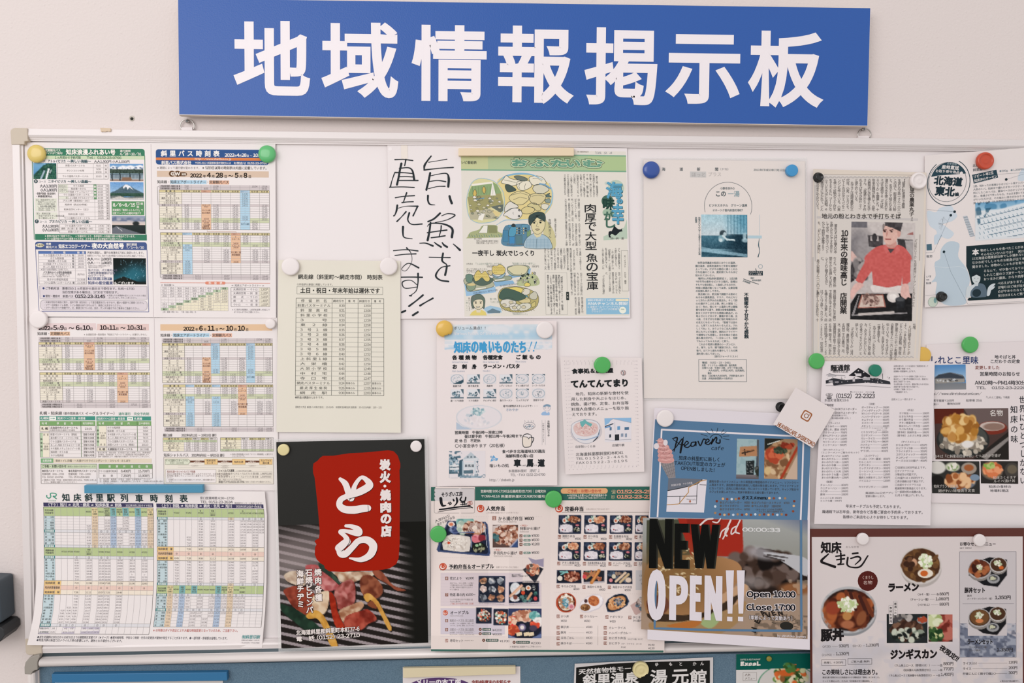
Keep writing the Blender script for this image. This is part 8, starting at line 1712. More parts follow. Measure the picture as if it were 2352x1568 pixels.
# ---- noodle house menu
M_=Page('noodle_house_menu','white text menu with a black sketch of a pointed-roof restaurant, under a dark teal magnet','menu',
          [((1890,829),(2147,829)),((1870,1203),(2137,1206))],.0200,color='e5dddf',curl=lambda t,s:.001+.0015*np.sin(3*s)**2+.0015*s*t)
z=pk(M_,1870,820,4.479);y_=pk(M_,1870,1010,4.266);ic='44424a';M_.part('heading')
zt(M_,z,168,112,15,'麺通館','1e1e22',(370,105),b=.04);zt(M_,z,192,150,5.6,"MEN'S CLUB",'1e1e22',(350,150),b=.08)
M_.poly(z(355,190,455,110,508,140,578,190,572,212,520,200,490,215,420,195),'26262a',2);M_.poly(z(120,240,200,215,320,235,430,225,640,215,780,250,786,280,560,262,420,270,260,285,200,292,190,262,120,272),'33343a',2)
for P_,c in(((425,168,485,168,485,195,425,195),'d8d2d4'),((395,215,420,215,420,250,395,250),'c4bec2'),((500,210,575,205,575,235,500,235),'b4b0b4'),((140,185,165,168,230,185,225,200,140,200),'b4b0b4'),((210,250,250,248,255,262,212,264),'9a969c'),((150,240,190,238,190,262,150,262),'a8a4a8')):M_.poly(z(*P_),c,3)
for x,yy in((455,138),(422,168),(510,155)):M_.ell(*z(x,yy)[0],1.4,1.6,'e0dadc',4)
M_.stroke(z(120,292,450,292,786,312),.8,'7a787e');M_.stroke(z(705,168,706,225),1,'4a4a50');M_.stroke(z(125,185,158,168,215,184,320,190),.8,'5a5a60')
r_=random.Random(8)
for i in range(60):x=r_.uniform(120,780);M_.ell(*z(x,r_.uniform(205,268))[0],r_.uniform(.5,1.6),r_.uniform(.4,1.2),r_.choice(['33343a','8a888e','dcd6d8','1e1e22']),3.4+i*.01,6)
zt(M_,z,370,356,4.6,'🐾ニャンニャン　フミフミ🐾'.replace('🐾','●'),ic,(622,360));zt(M_,z,118,396,13,'☎','2c2a30');zt(M_,z,190,398,13,'（0152）22-2323','2c2a30',(625,400),b=.015);zt(M_,z,108,443,7.4,'斜里町青葉町33-6',ic,(355,443))
M_.part('printed_text')
def ml(zz,rows,x,x1,y0,dy,c=ic,s_=5.6):
    for i,r in enumerate(rows):
        yy=y0+i*dy
        if not r:continue
        if '|' in r:t,pr=r.split('|');w_=min(len(t)*24,x1-76-x);zt(M_,zz,x,yy,s_,t,c,(x+w_,yy),b=.015);zt(M_,zz,x1-66,yy,s_,pr+'円',c,(x1,yy),b=.015);a,b_=zz(x+w_+4,yy)[0],zz(x1-70,yy)[0];(b_[0]-a[0]>2)and M_.hl(a[0],b_[0],a[1],'8a868c',.5)
        else:zt(M_,zz,x,yy,s_,r,c,(x+len(r)*(17 if s_<5 and zz is z else 23),yy),b=.012)
ml(z,['出張大変な中、いつも当店をご利用頂きまして','誠に有難う御座います。','従業員一同感謝申し上げます。','','出前やテイクアウトを是非ご活用ください♪','毎日忙しくご飯を作る時間のない方、息抜きに','是非ご利用下さいませ。','今は落ち着いてますが、感染が気になるる方は、','消毒や車での受け取りも可能です。','お気軽にご相談ください！','　今後頑張ります。'],818,0,92,26.6,s_=4.6)
ml(z,['〈洋食〉'],550,0,482,0);ml(z,['ポークチャップ|1500','ジャンボチャップ|2700','Wハンバーグステーキ|1500','ハンバーグセット|1100','オムライス|950','エスカーラ|1100','Aセット|1650'],488,772,516,32);ml(z,['とりカツサンド|800','カツサンド|750','カレーライス|850','エビフライカレー|980'],482,764,772,32);zt(M_,z,478,729,3.6,'(ハンバーグ・サーモンorエビフライ・日替り',ic,(765,729));zt(M_,z,643,751,3.6,'サラダ・ライス)',ic,(748,751))
zt(M_,z,105,492,6.4,'営業時間','2c2a30',(200,494),b=.02);zt(M_,z,130,532,6.4,'11:00～14:30ラストオーダー','2c2a30',(440,534),b=.02);zt(M_,z,130,572,6.4,'17:00～20:00ラストオーダー','2c2a30',(440,573),b=.02);ml(z,['曜日は昼営業のみです。','（祝の場合は営業します。）'],165,0,600,27,s_=4.8)
ml(z,['〈ラーメン〉'],140,0,678,0);ml(z,['しょうみそ|900','野菜しお、醤油|800','ざるラーメン|750','豚キムチラーメン|1050','チャーシューメン|1100','カニラーメン|1200'],88,338,711,32);zt(M_,z,793,433,5.6,'出前メニュー見れます →',ic,(1045,433));ml(z,['〈弁当〉'],945,0,545,0);ml(z,['カツ弁当|1000','はまなす弁当|1400','から揚げ弁当|1000','チキン南蛮弁当|1100','和おろしバーグ弁当|1100','サバみそ弁当|1000'],874,1182,577,32.6);ml(z,['（要予約）知床弁当|1850','（要予約）ふるさと弁当|2800'],838,1180,773,33)
ml(y_,['ミニラーメン|500'],82,318,49,0);ml(y_,['〈あいのりメニュー〉','(ミニラーメン＋ご飯ものセット)'],72,0,96,27,s_=4.8);ml(y_,['あいのりチャーハン|1100','あいのりカレー|1000','あいのりかつ丼|1200','あいのり中華|1100','あいのりカツカレー|1200','あいのりいくら丼|1250','あいのりうな重|1300','あいのり幕の内|1200'],72,338,157,30.3);ml(y_,['〈飯類〉'],105,0,410,0);ml(y_,['チャーハン|800','カニチャーハン|1000','カツ丼|1000','豚丼|1000'],60,333,442,30.6);ml(y_,['ミニいくら丼|850','ミニうな重|930'],58,270,569,27,s_=4.6)
ml(y_,['カツカレー|1100','サラダS|400','サラダL|800'],452,725,47,30.5);ml(y_,['〈スパゲティ〉'],480,0,155,0);ml(y_,['にっぽん（バター醤油）|850','たらこスパ|900','ナポリタン|850','ミックスナポリタン|950','ミートソース|850','カツミート|1100','鶏肉と大根おろしスパ|900','バイエルン|1200'],438,745,186,30.4);ml(y_,['カツナポリタン|1200'],435,725,460,0);ml(y_,['麺通館Line公式アプリ','登録お願いします。'],503,0,520,31)
ml(y_,['〈サイドメニュー〉'],842,0,19,0);ml(y_,['からあげ6ケ|650','エビフライ3本|350','フライドポテト|350','ゴボウスティック|490','タコザンギ|550','チーズコロコロ揚げ|490'],800,1107,50,30.8);ml(y_,['〇出前は1000円以上です。','〇テイクアウトは','汁物以外は可能です。','〇大盛りは＋150円です。','〇表示価格は全て税込です。','〇出前やテイクアウトは','軽減税率対象商品となります。','〇一部原材料の高騰の為','11月より値上げしました。'],792,0,270,34,s_=6)
for t,x,x1,yy in(('年末オードブルも予定しております。',310,870,652),('麺通館では忘年会、新年会など各種ご宴会の予約承っております。',78,1085,706),('皆様のご来店を心よりお待ちしております。',280,940,757)):zt(M_,y_,x,yy-4,8.2,t,'2c2a30',(x1,yy+4),b=.015)

# ---- cafe poster
H_=Page('cafe_poster','blue cafe poster reading NEW OPEN over a burger picture','poster',
          [((1503,936),(1860,952)),((1491,1190),(1860,1195)),((1487,1468),(1860,1492))],.0185,color='e0d9df',gloss=True,curl=lambda t,s:.001+.024*s**1.8+.0025*np.sin(5*t)**2*s**2)
z=pk(H_,1480,880,2.716);y_=pk(H_,1480,1180,2.8);HB='587b9c';H_.part('blue_panel')
H_.poly(z(67,224,550,250,1040,275,1030,560,1017,856,35,836,50,500),HB,1)
H_.stroke(z(105,288,540,310,995,332),4.2,'e2dce2',2);H_.stroke(z(108,286,96,560,82,834),3.8,'e2dce2',2);H_.stroke(z(993,330,985,600,975,852),3.8,'e2dce2',2)
H_.part('photo','burger and drink cup picture')
x0,y0=y_(14,25)[0];x1,y1=y_(1050,805)[0];x0=1489;q=H_.canvas(x0,y0,x1,y1,'8a8880',1.9)
def mh(*v):return[((u-x0)/(x1-x0),(w-y0)/(y1-y0))for u,w in y_(*v)]
q.grad('a4a6a4','8c8c84',0,.4);q.mix(np.clip((q.x-.7)*3-q.y*6,0,1),'606c88');q.grad('9a8676','a48c78',.4,1);q.poly(mh(14,40,300,30,300,300,14,380),'4a4c3c');q.poly(mh(215,28,630,36,638,262,600,275,300,270),'a02a1c');q.poly(mh(270,30,500,30,480,120,400,110,330,140,290,130),'7f1e14',.6); 
q.poly(smooth(mh(620,290,680,235,800,225,900,260,1045,330,1048,480,960,500,820,520,700,500,640,400)),'241a16');q.blobs(.72,.42,.2,.14,['3a2a22','120c0a','4c3a32','6a5a54'],70,.06,3);q.ell(.72,.29,.09,.05,'a8a4a8',.8,.2,.8);q.ell(.68,.54,.09,.05,'8a8280',.8,0,.7);q.ell(.93,.58,.1,.05,'8a5a38',.6);q.tex('c9b49c',.6,26,5,.5,mask=((q.x>.84)&(q.y>.5)&(q.y<.62))*1.0)
q.poly(smooth(mh(760,248,900,256,1046,290,1046,400,940,340,860,290)),'b8b8bc');q.line(*mh(770,270)[0],*mh(900,300)[0],.006,'4a4444');q.line(*mh(790,262)[0],*mh(920,282)[0],.006,'4a4444')
q.poly(smooth(mh(14,330,200,270,420,268,580,300,628,360,600,440,400,640,200,670,14,640)),'a87c54');q.ell(.2,.55,.26,.26,'7a5a34',1,0,.8);q.poly(smooth(mh(400,600,560,480,650,450,660,500,560,640,440,700)),'c09a78');q.poly(smooth(mh(14,640,250,650,420,620,600,520,560,600,400,720,150,740)),'3a2c20');q.poly(smooth(mh(30,700,250,690,470,640,650,560,600,700,400,800,120,800)),'a08058');q.poly(smooth(mh(360,700,420,650,480,610,500,660,430,735)),'9aac78');q.poly(smooth(mh(140,720,280,690,370,690,300,735)),'b06c34');q.poly(smooth(mh(14,560,120,520,160,600,60,680)),'6c4030')
r_=random.Random(12)
for i in range(110):u,v=r_.uniform(.1,.36),r_.uniform(.27,.7);q.ell(u,v,.012,.006,r_.choice(['d8c49c','c4ac80','8a6c44']),.4,r_.uniform(-1,1))
q.tex('4c4238',.5,40,9,.5,mask=((q.x>.68)&(q.y>.8))*1.0)
H_.pic(x0,y0,x1,y1,q,1.5)
H_.part('poster_lettering');H_.stroke(y_(75,375,66,735,400,745,1010,752,1008,400,1008,40),5,HB,2.5)
def bigl(t,xs,yt,yb,c,w=None,b=1.6,lay=4):
    for ch,(X0,X1)in zip(t,xs):a,b_=y_(X0,yt)[0],y_(X1,yb)[0];fit_glyph(H_,chr(ord(ch)+0xFEE0),a[0],a[1],b_[0],b_[1],c,b,lay)
for dx,c,la in((3.5,'2c2c26',4),(0,'0c0d0b',8)):
    for ch,X0,X1,yt in(('N',34,185,30),('E',195,290,62),('W',300,485,66)):
        a,b_=y_(X0,yt)[0],y_(X1,353)[0];fit_glyph(H_,chr(ord(ch)+0xFEE0),a[0]+dx,a[1],b_[0]+dx-3,b_[1],c,5,la)
bigl('O',[(22,135)],355,688,'e0d9e0',b=6,lay=8);bigl('PEN',[(162,280),(293,368),(388,500)],395,688,'e0d9e0',b=5,lay=8)
for x in(524,594):H_.poly(y_(x,362,x+52,362,x+42,640,x+12,640),'e0d9e0',8);a,b_=y_(x+8,660)[0],y_(x+42,690)[0];H_.rect(*a,*b_,'e0d9e0',8)
zt(H_,y_,630,100,11,'00:00:33','dcdcdc',(875,104),b=.05,lay=6)
H_.brush(y_(485,150,500,110,540,90,505,160),3,'dccfcc',3);H_.brush(y_(555,40,520,120,530,140),4,'dccfcc',3);H_.brush(y_(615,40,585,110,610,125),3.4,'dccfcc',3);H_.brush(y_(600,75,565,95,560,130,590,110),3,'dccfcc',3);H_.brush(y_(440,30,400,36,360,70),4,'dccfcc',3);H_.brush(y_(490,30,470,55,440,50),3,'dccfcc',3)
for t,yy,x in(('Open 10:00',516,657),('Close 17:00',600,655)):
    zt(H_,y_,x,yy,17,t,'e4dde0',(x+315,yy+2),b=.16,lay=4);zt(H_,y_,x,yy,17,t,'16161a',(x+315,yy+2),b=.055,lay=7)
zt(H_,y_,673,665,10.5,'(季節によって変動あり)','3a302c',(952,672),b=.09,lay=4);zt(H_,y_,673,665,10.5,'(季節によって変動あり)','e4dde0',(952,672),b=.015,lay=7);zt(H_,y_,855,783,6.4,'by shiretoko journey','e0d9dc',(1040,789),b=.05,lay=7)
for ch,x,yy,ro in(('H',700,760,-1.3),('E',722,700,-1.1),('A',752,650,-.9),('V',785,660,-.5),('E',820,640,-.4),('N',860,640,-.3)):a=y_(x,yy)[0];H_.text(a[0],a[1],15,ch,'2a2420',rot=ro,b=.08,lay=3.4)
H_.ell(*y_(915,720)[0],15,9,'2a2824',2.2)
for i in range(9):a_=math.radians(190+i*22);cx,cy=y_(905,715)[0];H_.stroke([(cx+20*math.cos(a_),cy+16*math.sin(a_)),(cx+30*math.cos(a_),cy+25*math.sin(a_))],1,'2a2824',2.2)
H_.part('cafe_logo')
def hb(w,*v):H_.brush(z(*v),w,'16181c',4)
hb([2,3.5,3,1.5],175,345,205,340,195,385,185,425);hb([1.5,2,2,3,4],195,400,175,420,200,395,240,345,225,432);hb([1.5,3,4,3],245,335,235,370,228,410,224,432);hb([1.5,2,2.4],180,350,230,385,245,380)
for w,v in((2.4,(250,392,275,372,262,362,248,390,270,400,290,385)),(2.6,(318,366,295,370,292,392,312,388,322,364,322,388)),(2.8,(335,362,350,388,368,350,380,350)),(2.6,(380,375,405,358,392,348,380,372,400,382,415,368)),(3,(418,378,428,345,418,376,445,338,452,345,448,368,470,372,472,352))):H_.brush(z(*v),w,'16181c',4)
zt(H_,z,415,403,12,'cafe','16181c',(495,405),sl=.2)
H_.ring(*z(448,352)[0],14,13,'16181c',1.4,a0=195,a1=345)
for x0_,y0_,x1_,y1_ in((352,316,395,330),(380,295,410,318),(418,283,430,308),(458,278,452,306),(497,287,480,308),(512,303,480,322),(530,328,490,330),(530,352,492,345)):H_.stroke(z(x0_,y0_,x1_,y1_),1,'16181c',4)
for i,(t,X0,X1)in enumerate((('知床の斜里町に新しく',215,475),('TAKEOUT限定のカフェが',187,505),('OPEN致しました！',228,455))):zt(H_,z,X0,465+i*32,11,t,'16181c',(X1,476+i*33),b=.01)
for i,t in enumerate(['鹿肉を使ったメインメニューから斜里産の物使用のサイドメニュー、ソフトクリー','ム等あります。添加物不使用の美味しい知床の味を楽しめます。アウトドアチック','になっており、店内には熊の毛皮、外にはテントを張っています。キャンプ気分で','カフェをお楽しみ下さい。知床や斜里のお土産も置いてあります。']):zt(H_,z,405,612+i*21,6.6,t,'1c2026',(963 if i<3 else 850,620+i*21.5),b=.015)
zt(H_,z,607,713,9.6,'オススメmenu','16181c',(768,715),b=.05)
for i,(a_,b_)in enumerate((('●エゾシカバーガー　¥650','●エゾシカローストサンド　¥700'),('●フライドポテト　　¥450','●でんぷん団子　1枚¥200'),('●クリオネサンデー　¥700',''))):zt(H_,z,470,743+i*21,6.4,a_,'16181c',(658,744+i*21),b=.035);b_ and zt(H_,z,668,744+i*21,6.4,b_,'16181c',(905 if i==0 else 852,746+i*21),b=.035)
zt(H_,z,695,788,5,'(ポテトはインカのめざめ使用','16181c',(860,786),b=.03);zt(H_,z,712,800,5,'でんぷん団子は金時豆です)','16181c',(872,800),b=.03)
for i,(x,yy)in enumerate([(452,735),(490,720),(517,722),(545,722),(570,722),(590,718),(780,716),(808,717),(845,716),(878,717),(935,735),(932,765),(928,798),(442,768),(442,808)]+[(472+i*27.5,817+(i%2)*3)for i in range(16)]):H_.ell(*z(x,yy)[0],3,3,('7a3a2c','d8b088','8a4a34','c8d4e0','a8805c')[i%5],3,7)
H_.part('map_picture');H_.poly(z(150,590,390,600,372,806,137,800),'ded8de',2);H_.poly(z(150,590,362,598,335,622,235,650,145,668),'6a707c',2.5);H_.stroke(z(145,670,235,652,330,628,362,600),1.6,'1c1e22',3);H_.stroke(z(140,705,330,703),1.2,'3a3c40',3);H_.stroke(z(330,630,325,752,220,752,222,703),1.2,'3a3c40',3);H_.stroke(z(140,758,215,752,275,680,275,650,350,610,388,602),1.8,'b88a50',3.3);H_.stroke(z(345,632,386,634),1.2,'3a3c40',3);zt(H_,z,168,637,5.4,'斜里町方面　ウトロ方面','e0dade',(300,620));zt(H_,z,262,722,4.4,'Heaven cafe','3a3c40',(320,726));H_.ell(*z(285,736)[0],2.4,3,'b4745c',4,8)
H_.part('ice_cream_picture');H_.poly(z(100,500,183,462,195,588,150,592),'8f8a8c',3); 
for i in range(5):H_.stroke(z(110+i*15,498-i*7,150+i*10,585),.7,'6c686c',3.5);H_.stroke(z(103+i*9,505+i*18,187+i*2,475+i*20),.7,'6c686c',3.5)
for x,yy,rx,ry in((135,478,19,8),(132,452,18,9),(128,425,17,9),(118,400,14,9),(110,378,11,8),(100,360,7,7)):H_.ell(*z(x,yy)[0],rx,ry,'cf9a96',4,14);H_.ring(*z(x,yy)[0],rx*.8,ry*.6,'b47c7c',1,4.4,14,20,160);H_.stroke(z(x-28,yy-3,x,yy+2,x+28,yy-6),1.6,'e0b4b0',4.5)
H_.ell(*z(75,392)[0],6,7,'ddd4d8',5);H_.ell(*z(132,370)[0],5,7,'ddd4d8',5)
ph(H_,z,578,345,713,598,'9cb4b8',lambda q:(q.tex('88a4aa',.5,16,2,.5),q.poly([(.9,0),(1,0),(1,1),(.86,1)],'4a5058'),q.poly([(.15,.2),(.9,.16),(.92,.42),(.1,.45)],'b0805c'),q.line(.25,.36,.75,.28,.02,'3a2c24'),q.line(.35,.26,.38,.4,.015,'3a2c24'),q.line(.1,.3,.95,.28,.006,'8a5c3c'),q.poly([(.42,.55),(.8,.53),(.78,.92),(.44,.93)],'22282a'),q.tex('9aa0a0',.6,30,4,.7,mask=((q.x>.47)&(q.x<.73)&(q.y>.58)&(q.y<.85))*1.0),q.grad('7a7478','5c565a',.9,1),q.blobs(.95,.8,.06,.12,['2c3028','5a5c58'],16,.05,5)),'picture of a wooden cafe sign')
ph(H_,z,750,342,955,600,'9a7c60',lambda q:(q.blobs(.3,.55,.45,.5,['b08c68','8a6444','d0b490','7a5438'],120,.09,1),q.blobs(.28,.42,.22,.16,['a8442c','c86444','7c2c1c'],50,.07,2),q.blobs(.48,.28,.18,.09,['2f3a2c','4a5440'],40,.04,3),q.blobs(.7,.16,.16,.06,['a8442c','7c2c1c'],24,.05,4),q.poly([(0,0),(.6,0),(.3,.1),(.0,.3)],'22241f'),q.line(.1,.15,.45,.05,.01,'d0d4cc'),q.line(.5,1,1,.2,.03,'a43c24'),q.poly([(.62,1),(1,.36),(1,1)],'c4ac98'),q.ell(.1,.8,.1,.1,'d0b484',.4)),'picture of a food counter')

# ---- tilted card of the cafe (its square code is left out)
CD=Page('cafe_card','small white card tilted across two sheets with brown lettering, under a black magnet','card',
          [((1827.5,889.5),(1918,941.5)),((1776,974),(1867,1029))],.0262,color='e4dbda',curl=lambda t,s:.001+.002*t)
z=pk(CD,1480,880,2.716);CD.part('printed_text');zt(CD,z,818,245,10.5,'_HEAVEN.CAFE_SHIRETOKO','a0623c',(1052,390),b=.035)
def rq(p,u,v,r):p.rrect(u-r,v-r,u+r,v+r,r*.4,'a0623c',2);p.rrect(u-r*.75,v-r*.75,u+r*.75,v+r*.75,r*.3,'e4dbda',3)
a=z(1006,205)[0];rq(CD,a[0],a[1],9.5);CD.ring(a[0],a[1],4,4,'a0623c',1.6);CD.ell(a[0]+4.6,a[1]-4.6,1,1,'a0623c',4)

# ---- grill menu board over the lower right corner
G_=Page('noodle_and_bowl_menu','large brown-edged menu with pork bowls, ramen and set meals, under two white magnets lower right','menu',
          [((1859.5,1214),(2425,1212)),((1862,1700),(2425,1700))],.0225,color='5a2a22',gloss=True,curl=lambda t,s:.0008+.0115*np.clip(s/.55,0,1))
z=pk(G_,1855,1205,2.469);G_.part('white_panel');G_.rect(1864.5,1233,2349,1700,'d8cecd',1);q=G_.canvas(1864.5,1425,2349,1620,'d8cecd',3);q.tex('9aa0b0',.5,5,3,.6,soft=.4,mask=np.clip(q.y*2.2+abs(q.x-.5)-.5,0,1));q.tex('c9c4ca',.45,16,6,.6);G_.pic(1864.5,1425,2349,1620,q,1.4)
a,b_=z(862,152)[0],z(1183,750)[0];G_.rect(a[0],a[1],b_[0],b_[1],'c9c2c4',1.7);q=G_.canvas(a[0],z(0,560)[0][1],b_[0],b_[1],'bdb8be',2.4);q.poly([(0,.05),(.35,.3),(.6,.1),(1,.4),(1,1),(0,1)],'6e7486');q.tex('a8acb8',.5,9,5,.8);q.tex('4c5264',.62,12,8,.6);G_.pic(a[0],z(0,560)[0][1],b_[0],b_[1],q,1.85);G_.frame(a[0],a[1],b_[0],b_[1],'8f8a90',1,3);G_.hl(z(878,0)[0][0],z(1170,0)[0][0],z(0,449)[0][1],'8f8a90',.8)
G_.part('brush_title')
zt(G_,z,75,128,27,'知床','1c181a',(192,128),b=.035);gb=lambda w,*v:G_.brush(z(*v),w,'1c181a',5)
gb([3,6,5,6],118,165,78,205,110,222,155,238);gb([3,4],160,178,210,172);gb([3,4],165,198,208,192);gb([4,4,3,3],188,160,188,215,170,225,205,222);gb([4,4,3,4,3],228,185,225,225,250,240,300,235,342,175);gb([4,4],255,163,285,160);gb([3,4,4,2],245,190,285,180,300,195,270,225)
zt(G_,z,216,125,5.4,'おしながき','4a4446',(292,125));cx,cy=z(341,318)[0];G_.ell(cx,cy,23,23,'54201c',3);zt(G_,z,308,298,9.4,'くまうし','c4a8a0',(375,298),b=.02);zt(G_,z,315,328,9.4,'名物','c4a8a0',(368,326),b=.02)
def bowl(q,cx,cy,rx,ry,rim,inn):q.ell(cx,cy+ry*.18,rx,ry,'8a8480',.03);q.ell(cx,cy,rx,ry*.95,rim,.03);q.ell(cx,cy-.01,rx*.9,ry*.84,inn,.05)
def pork(q,cx,cy,r,sd):q.blobs(cx,cy,r,r*.8*q.asp,['5c2c1c','8a4a2c','3c1c14','a8623c','6a3420'],70,.1,sd);q.blobs(cx,cy-.04,r*.33,r*.3*q.asp,['dcdcc8','b8c49c','eee8dc'],36,.03,sd+1);q.ell(cx,cy+.1,.06,.05,'b07a48',.4)
PB='d8cecd'
ph(G_,z,72,335,395,630,PB,lambda q:(q.ell(.5,.54,.49,.46,'8a8c90',.03),q.ell(.5,.5,.49,.45,'b8b8ba',.03),q.ell(.5,.5,.45,.4,'2c1c18',.05),q.blobs(.5,.52,.38,.3,['6a3420','4a2014','8f4c2c','a85c34'],90,.12,1),[q.line(.45+.08*i,.15+.03*i,.52+.1*i,.45+.04*i,.035,('6a3420','43201a')[i%2])for i in range(5)],q.ell(.22,.46,.13,.13,'93402a',.3),q.ell(.48,.78,.12,.08,'a86848',.4),q.ell(.72,.66,.08,.15,'8a5234',.3,.4),q.blobs(.48,.4,.16,.13,['e0e2cc','c4d0a4','f0eee2','b8c890'],90,.035,2),q.ell(.47,.62,.08,.08,'b8824c',.3),q.tex('9a9ca0',.5,20,4,.5,mask=((q.y>.1)*(((q.x-.5)/.49)**2+((q.y-.5)/.45)**2<1)*(((q.x-.5)/.45)**2+((q.y-.5)/.4)**2>1))*1.0)),'pork bowl picture')
ph(G_,z,522,120,765,355,PB,lambda q:(q.ell(.5,.54,.48,.45,'b4aca8',.03),q.ell(.49,.47,.49,.45,'cfc8c4',.03),q.ell(.49,.46,.45,.4,'5c3c24',.05),q.blobs(.49,.46,.4,.34,['6c4a2c','4a2e1c','7f5a34'],60,.08,1),q.blobs(.22,.42,.13,.14,['3c2418','6a4630','c89878'],26,.07,2),q.blobs(.6,.37,.15,.16,['e0e6c8','b8cc94','f0f0e0'],70,.04,3),q.ell(.6,.66,.18,.11,'e6dccc',.1),q.ell(.57,.66,.09,.07,'c8642c',.2)),'ramen bowl picture')
def setp(q,f=0):
    q.poly([(.02,.6),(.1,.2),(.55,.02),(.98,.1),(.98,.6),(.75,.98),(.4,.92)],'18181c');bowl(q,.3,.4,.29,.33,'b4b0b0','3a2418');pork(q,.3,.38,.2,5)if not f else(q.ell(.3,.38,.24,.26,'6c4a2c',.1),q.blobs(.3,.32,.1,.1,['dcdcc8','b8c49c'],26,.04,2),q.ell(.3,.5,.1,.07,'d08050',.3));bowl(q,.77,.27,.22,.26,'c4c0be','4a3020');q.blobs(.77,.22,.1,.09,['dcdcc8','b8c49c','eee8dc'],26,.035,6);q.ell(.84,.36,.06,.06,'c8642c' if not f else '4a3020',.2);q.ell(.64,.72,.16,.15,'9a9a9c',.08);q.ell(.64,.7,.11,.09,'4c4c50',.1);q.blobs(.64,.7,.06,.05,['c4c4a8'],6,.05,7)
ph(G_,z,908,180,1135,355,'c9c2c4',setp,'pork bowl set picture');ph(G_,z,908,460,1130,628,'c9c2c4',lambda q:setp(q,1),'ramen set picture')
ph(G_,z,448,505,680,670,'24282a',lambda q:(q.ell(.5,.6,.44,.4,'2c3430',.1),q.blobs(.5,.55,.35,.3,['54382c','3a241c','7a5a48'],60,.12,1),q.blobs(.5,.72,.4,.2,['c4c8b8','1c201e','8a9484'],40,.1,2),q.ell(.87,.22,.13,.12,'8a8c90',.1),q.blobs(.87,.2,.08,.06,['a84a30'],8,.08,3),q.blobs(.3,.12,.3,.1,['8a8480','b4aca8','4a4648'],20,.1,4)),'grilled mutton pan picture');ph(G_,z,685,508,822,662,'4c2c28',lambda q:(q.blobs(.65,.45,.4,.5,['8a3a30','b86a5c','a04c40','6c2820'],70,.14,1),q.blobs(.2,.25,.25,.35,['c8d0a0','dce0c0','a0b070'],30,.12,2),q.blobs(.25,.75,.3,.2,['1f3c20','3a5a30','c4c890'],40,.1,3)),'raw meat and vegetables picture')
G_.part('printed_text')
for t,x,yy,x1,s_,b in(('ラーメン',455,355,632,21,.06),('豚丼',75,625,205,29,.05),('ジンギスカン',468,735,735,23,.05),('豚丼セット',890,370,1008,13,.04),('ラーメンセット',905,662,1052,13,.04),('この美味しさには理由あり。',80,834,412,14,.03),('夜限定!!',752,690,855,14,.045),('お得なセットメニュー',862,108,1068,9,.03)):zt(G_,z,x,yy,s_,t,'1f1b1d',(x1,yy+(75 if '夜' in t else-4 if s_>20 else 0)),b=b)
for t,x,yy,x1,s_ in(('〈みそ・塩〉── 各',617,394,745,6.4),('880円',748,392,802,8.6),('〈チャーシュー麺〉──',576,423,720,6.4),('1,080円',726,420,802,8.6),('〈つけめん〉───',617,453,742,6.4),('880円',748,450,802,8.6),('〈バラ〉──',75,690,172,6.4),('930円',178,686,234,8.6),('〈ロース〉─',248,686,325,6.4),('1,230円',330,682,405,8.6),('〈ミックス〉─',75,738,155,6.4),('1,130円',160,731,236,8.6),('肉増し ＋200円',92,781,202,5.6),('ご飯大盛 無料',243,775,352,5.6),('〈ラム肩上ロース（野菜付き）〉── 一皿',485,797,765,6.2),('880円',770,787,828,8.6),('〈知床鶏モモ肉(野菜付き)〉── 一皿',535,824,765,6.2),('770円',770,817,828,8.6),('〈ラム肩上ロースと知床鶏モモ肉(野菜付き)〉─ 一皿',457,854,752,6),('1,400円',755,848,828,8.6),('豚丼',905,402,932,5),('ハーフラーメン(みそ・塩)',905,419,1046,5),('1,350円',1062,412,1153,10),('ラーメン(みそ・塩)',915,694,1018,5),('ハーフ豚丼',915,712,982,5),('1,350円',1072,708,1166,10),('ライス(小) ──────────',880,785,1132,6.6),('120円',1140,779,1190,8),('ライス ────────────',880,815,1132,6.6),('200円',1140,810,1190,8),('行者にんにく餃子(3個入)────',880,844,1132,6.6),('300円',1140,838,1190,8),('豊富な餌で肥育された北海道産の小さな精肉店が「豚丼」はじめました。',84,865,415,4.2),('じっくり煮込んだ、たれは「北海道の甘口醤油味」。',84,886,372,4.2),('※表示は全て税込価格です。',1092,886,1205,4.2),('SET MENU',862,132,930,4)):zt(G_,z,x,yy,s_,t,'2a2628',(x1,yy-1),b=.03)
for X0,Y0,X1,Y1,t in((462,457,482,562,'食材を使用'),(488,434,508,512,'厳選した')):a,b_=z(X0,Y0)[0],z(X1,Y1)[0];G_.rect(*a,*b_,'ded6d4',6.5);G_.frame(*a,*b_,'8a8486',.6,7);G_.text((a[0]+b_[0])/2,a[1]+2,6,t,'2a2628',vert=True,wid=b_[1]-a[1]-4,b=.03,lay=8)
for X0,Y0,X1,Y1 in((80,764,216,800),(228,758,364,792)):a,b_=z(X0,Y0)[0],z(X1,Y1-2)[0];G_.frame(*a,*b_,'4a4648',.7)
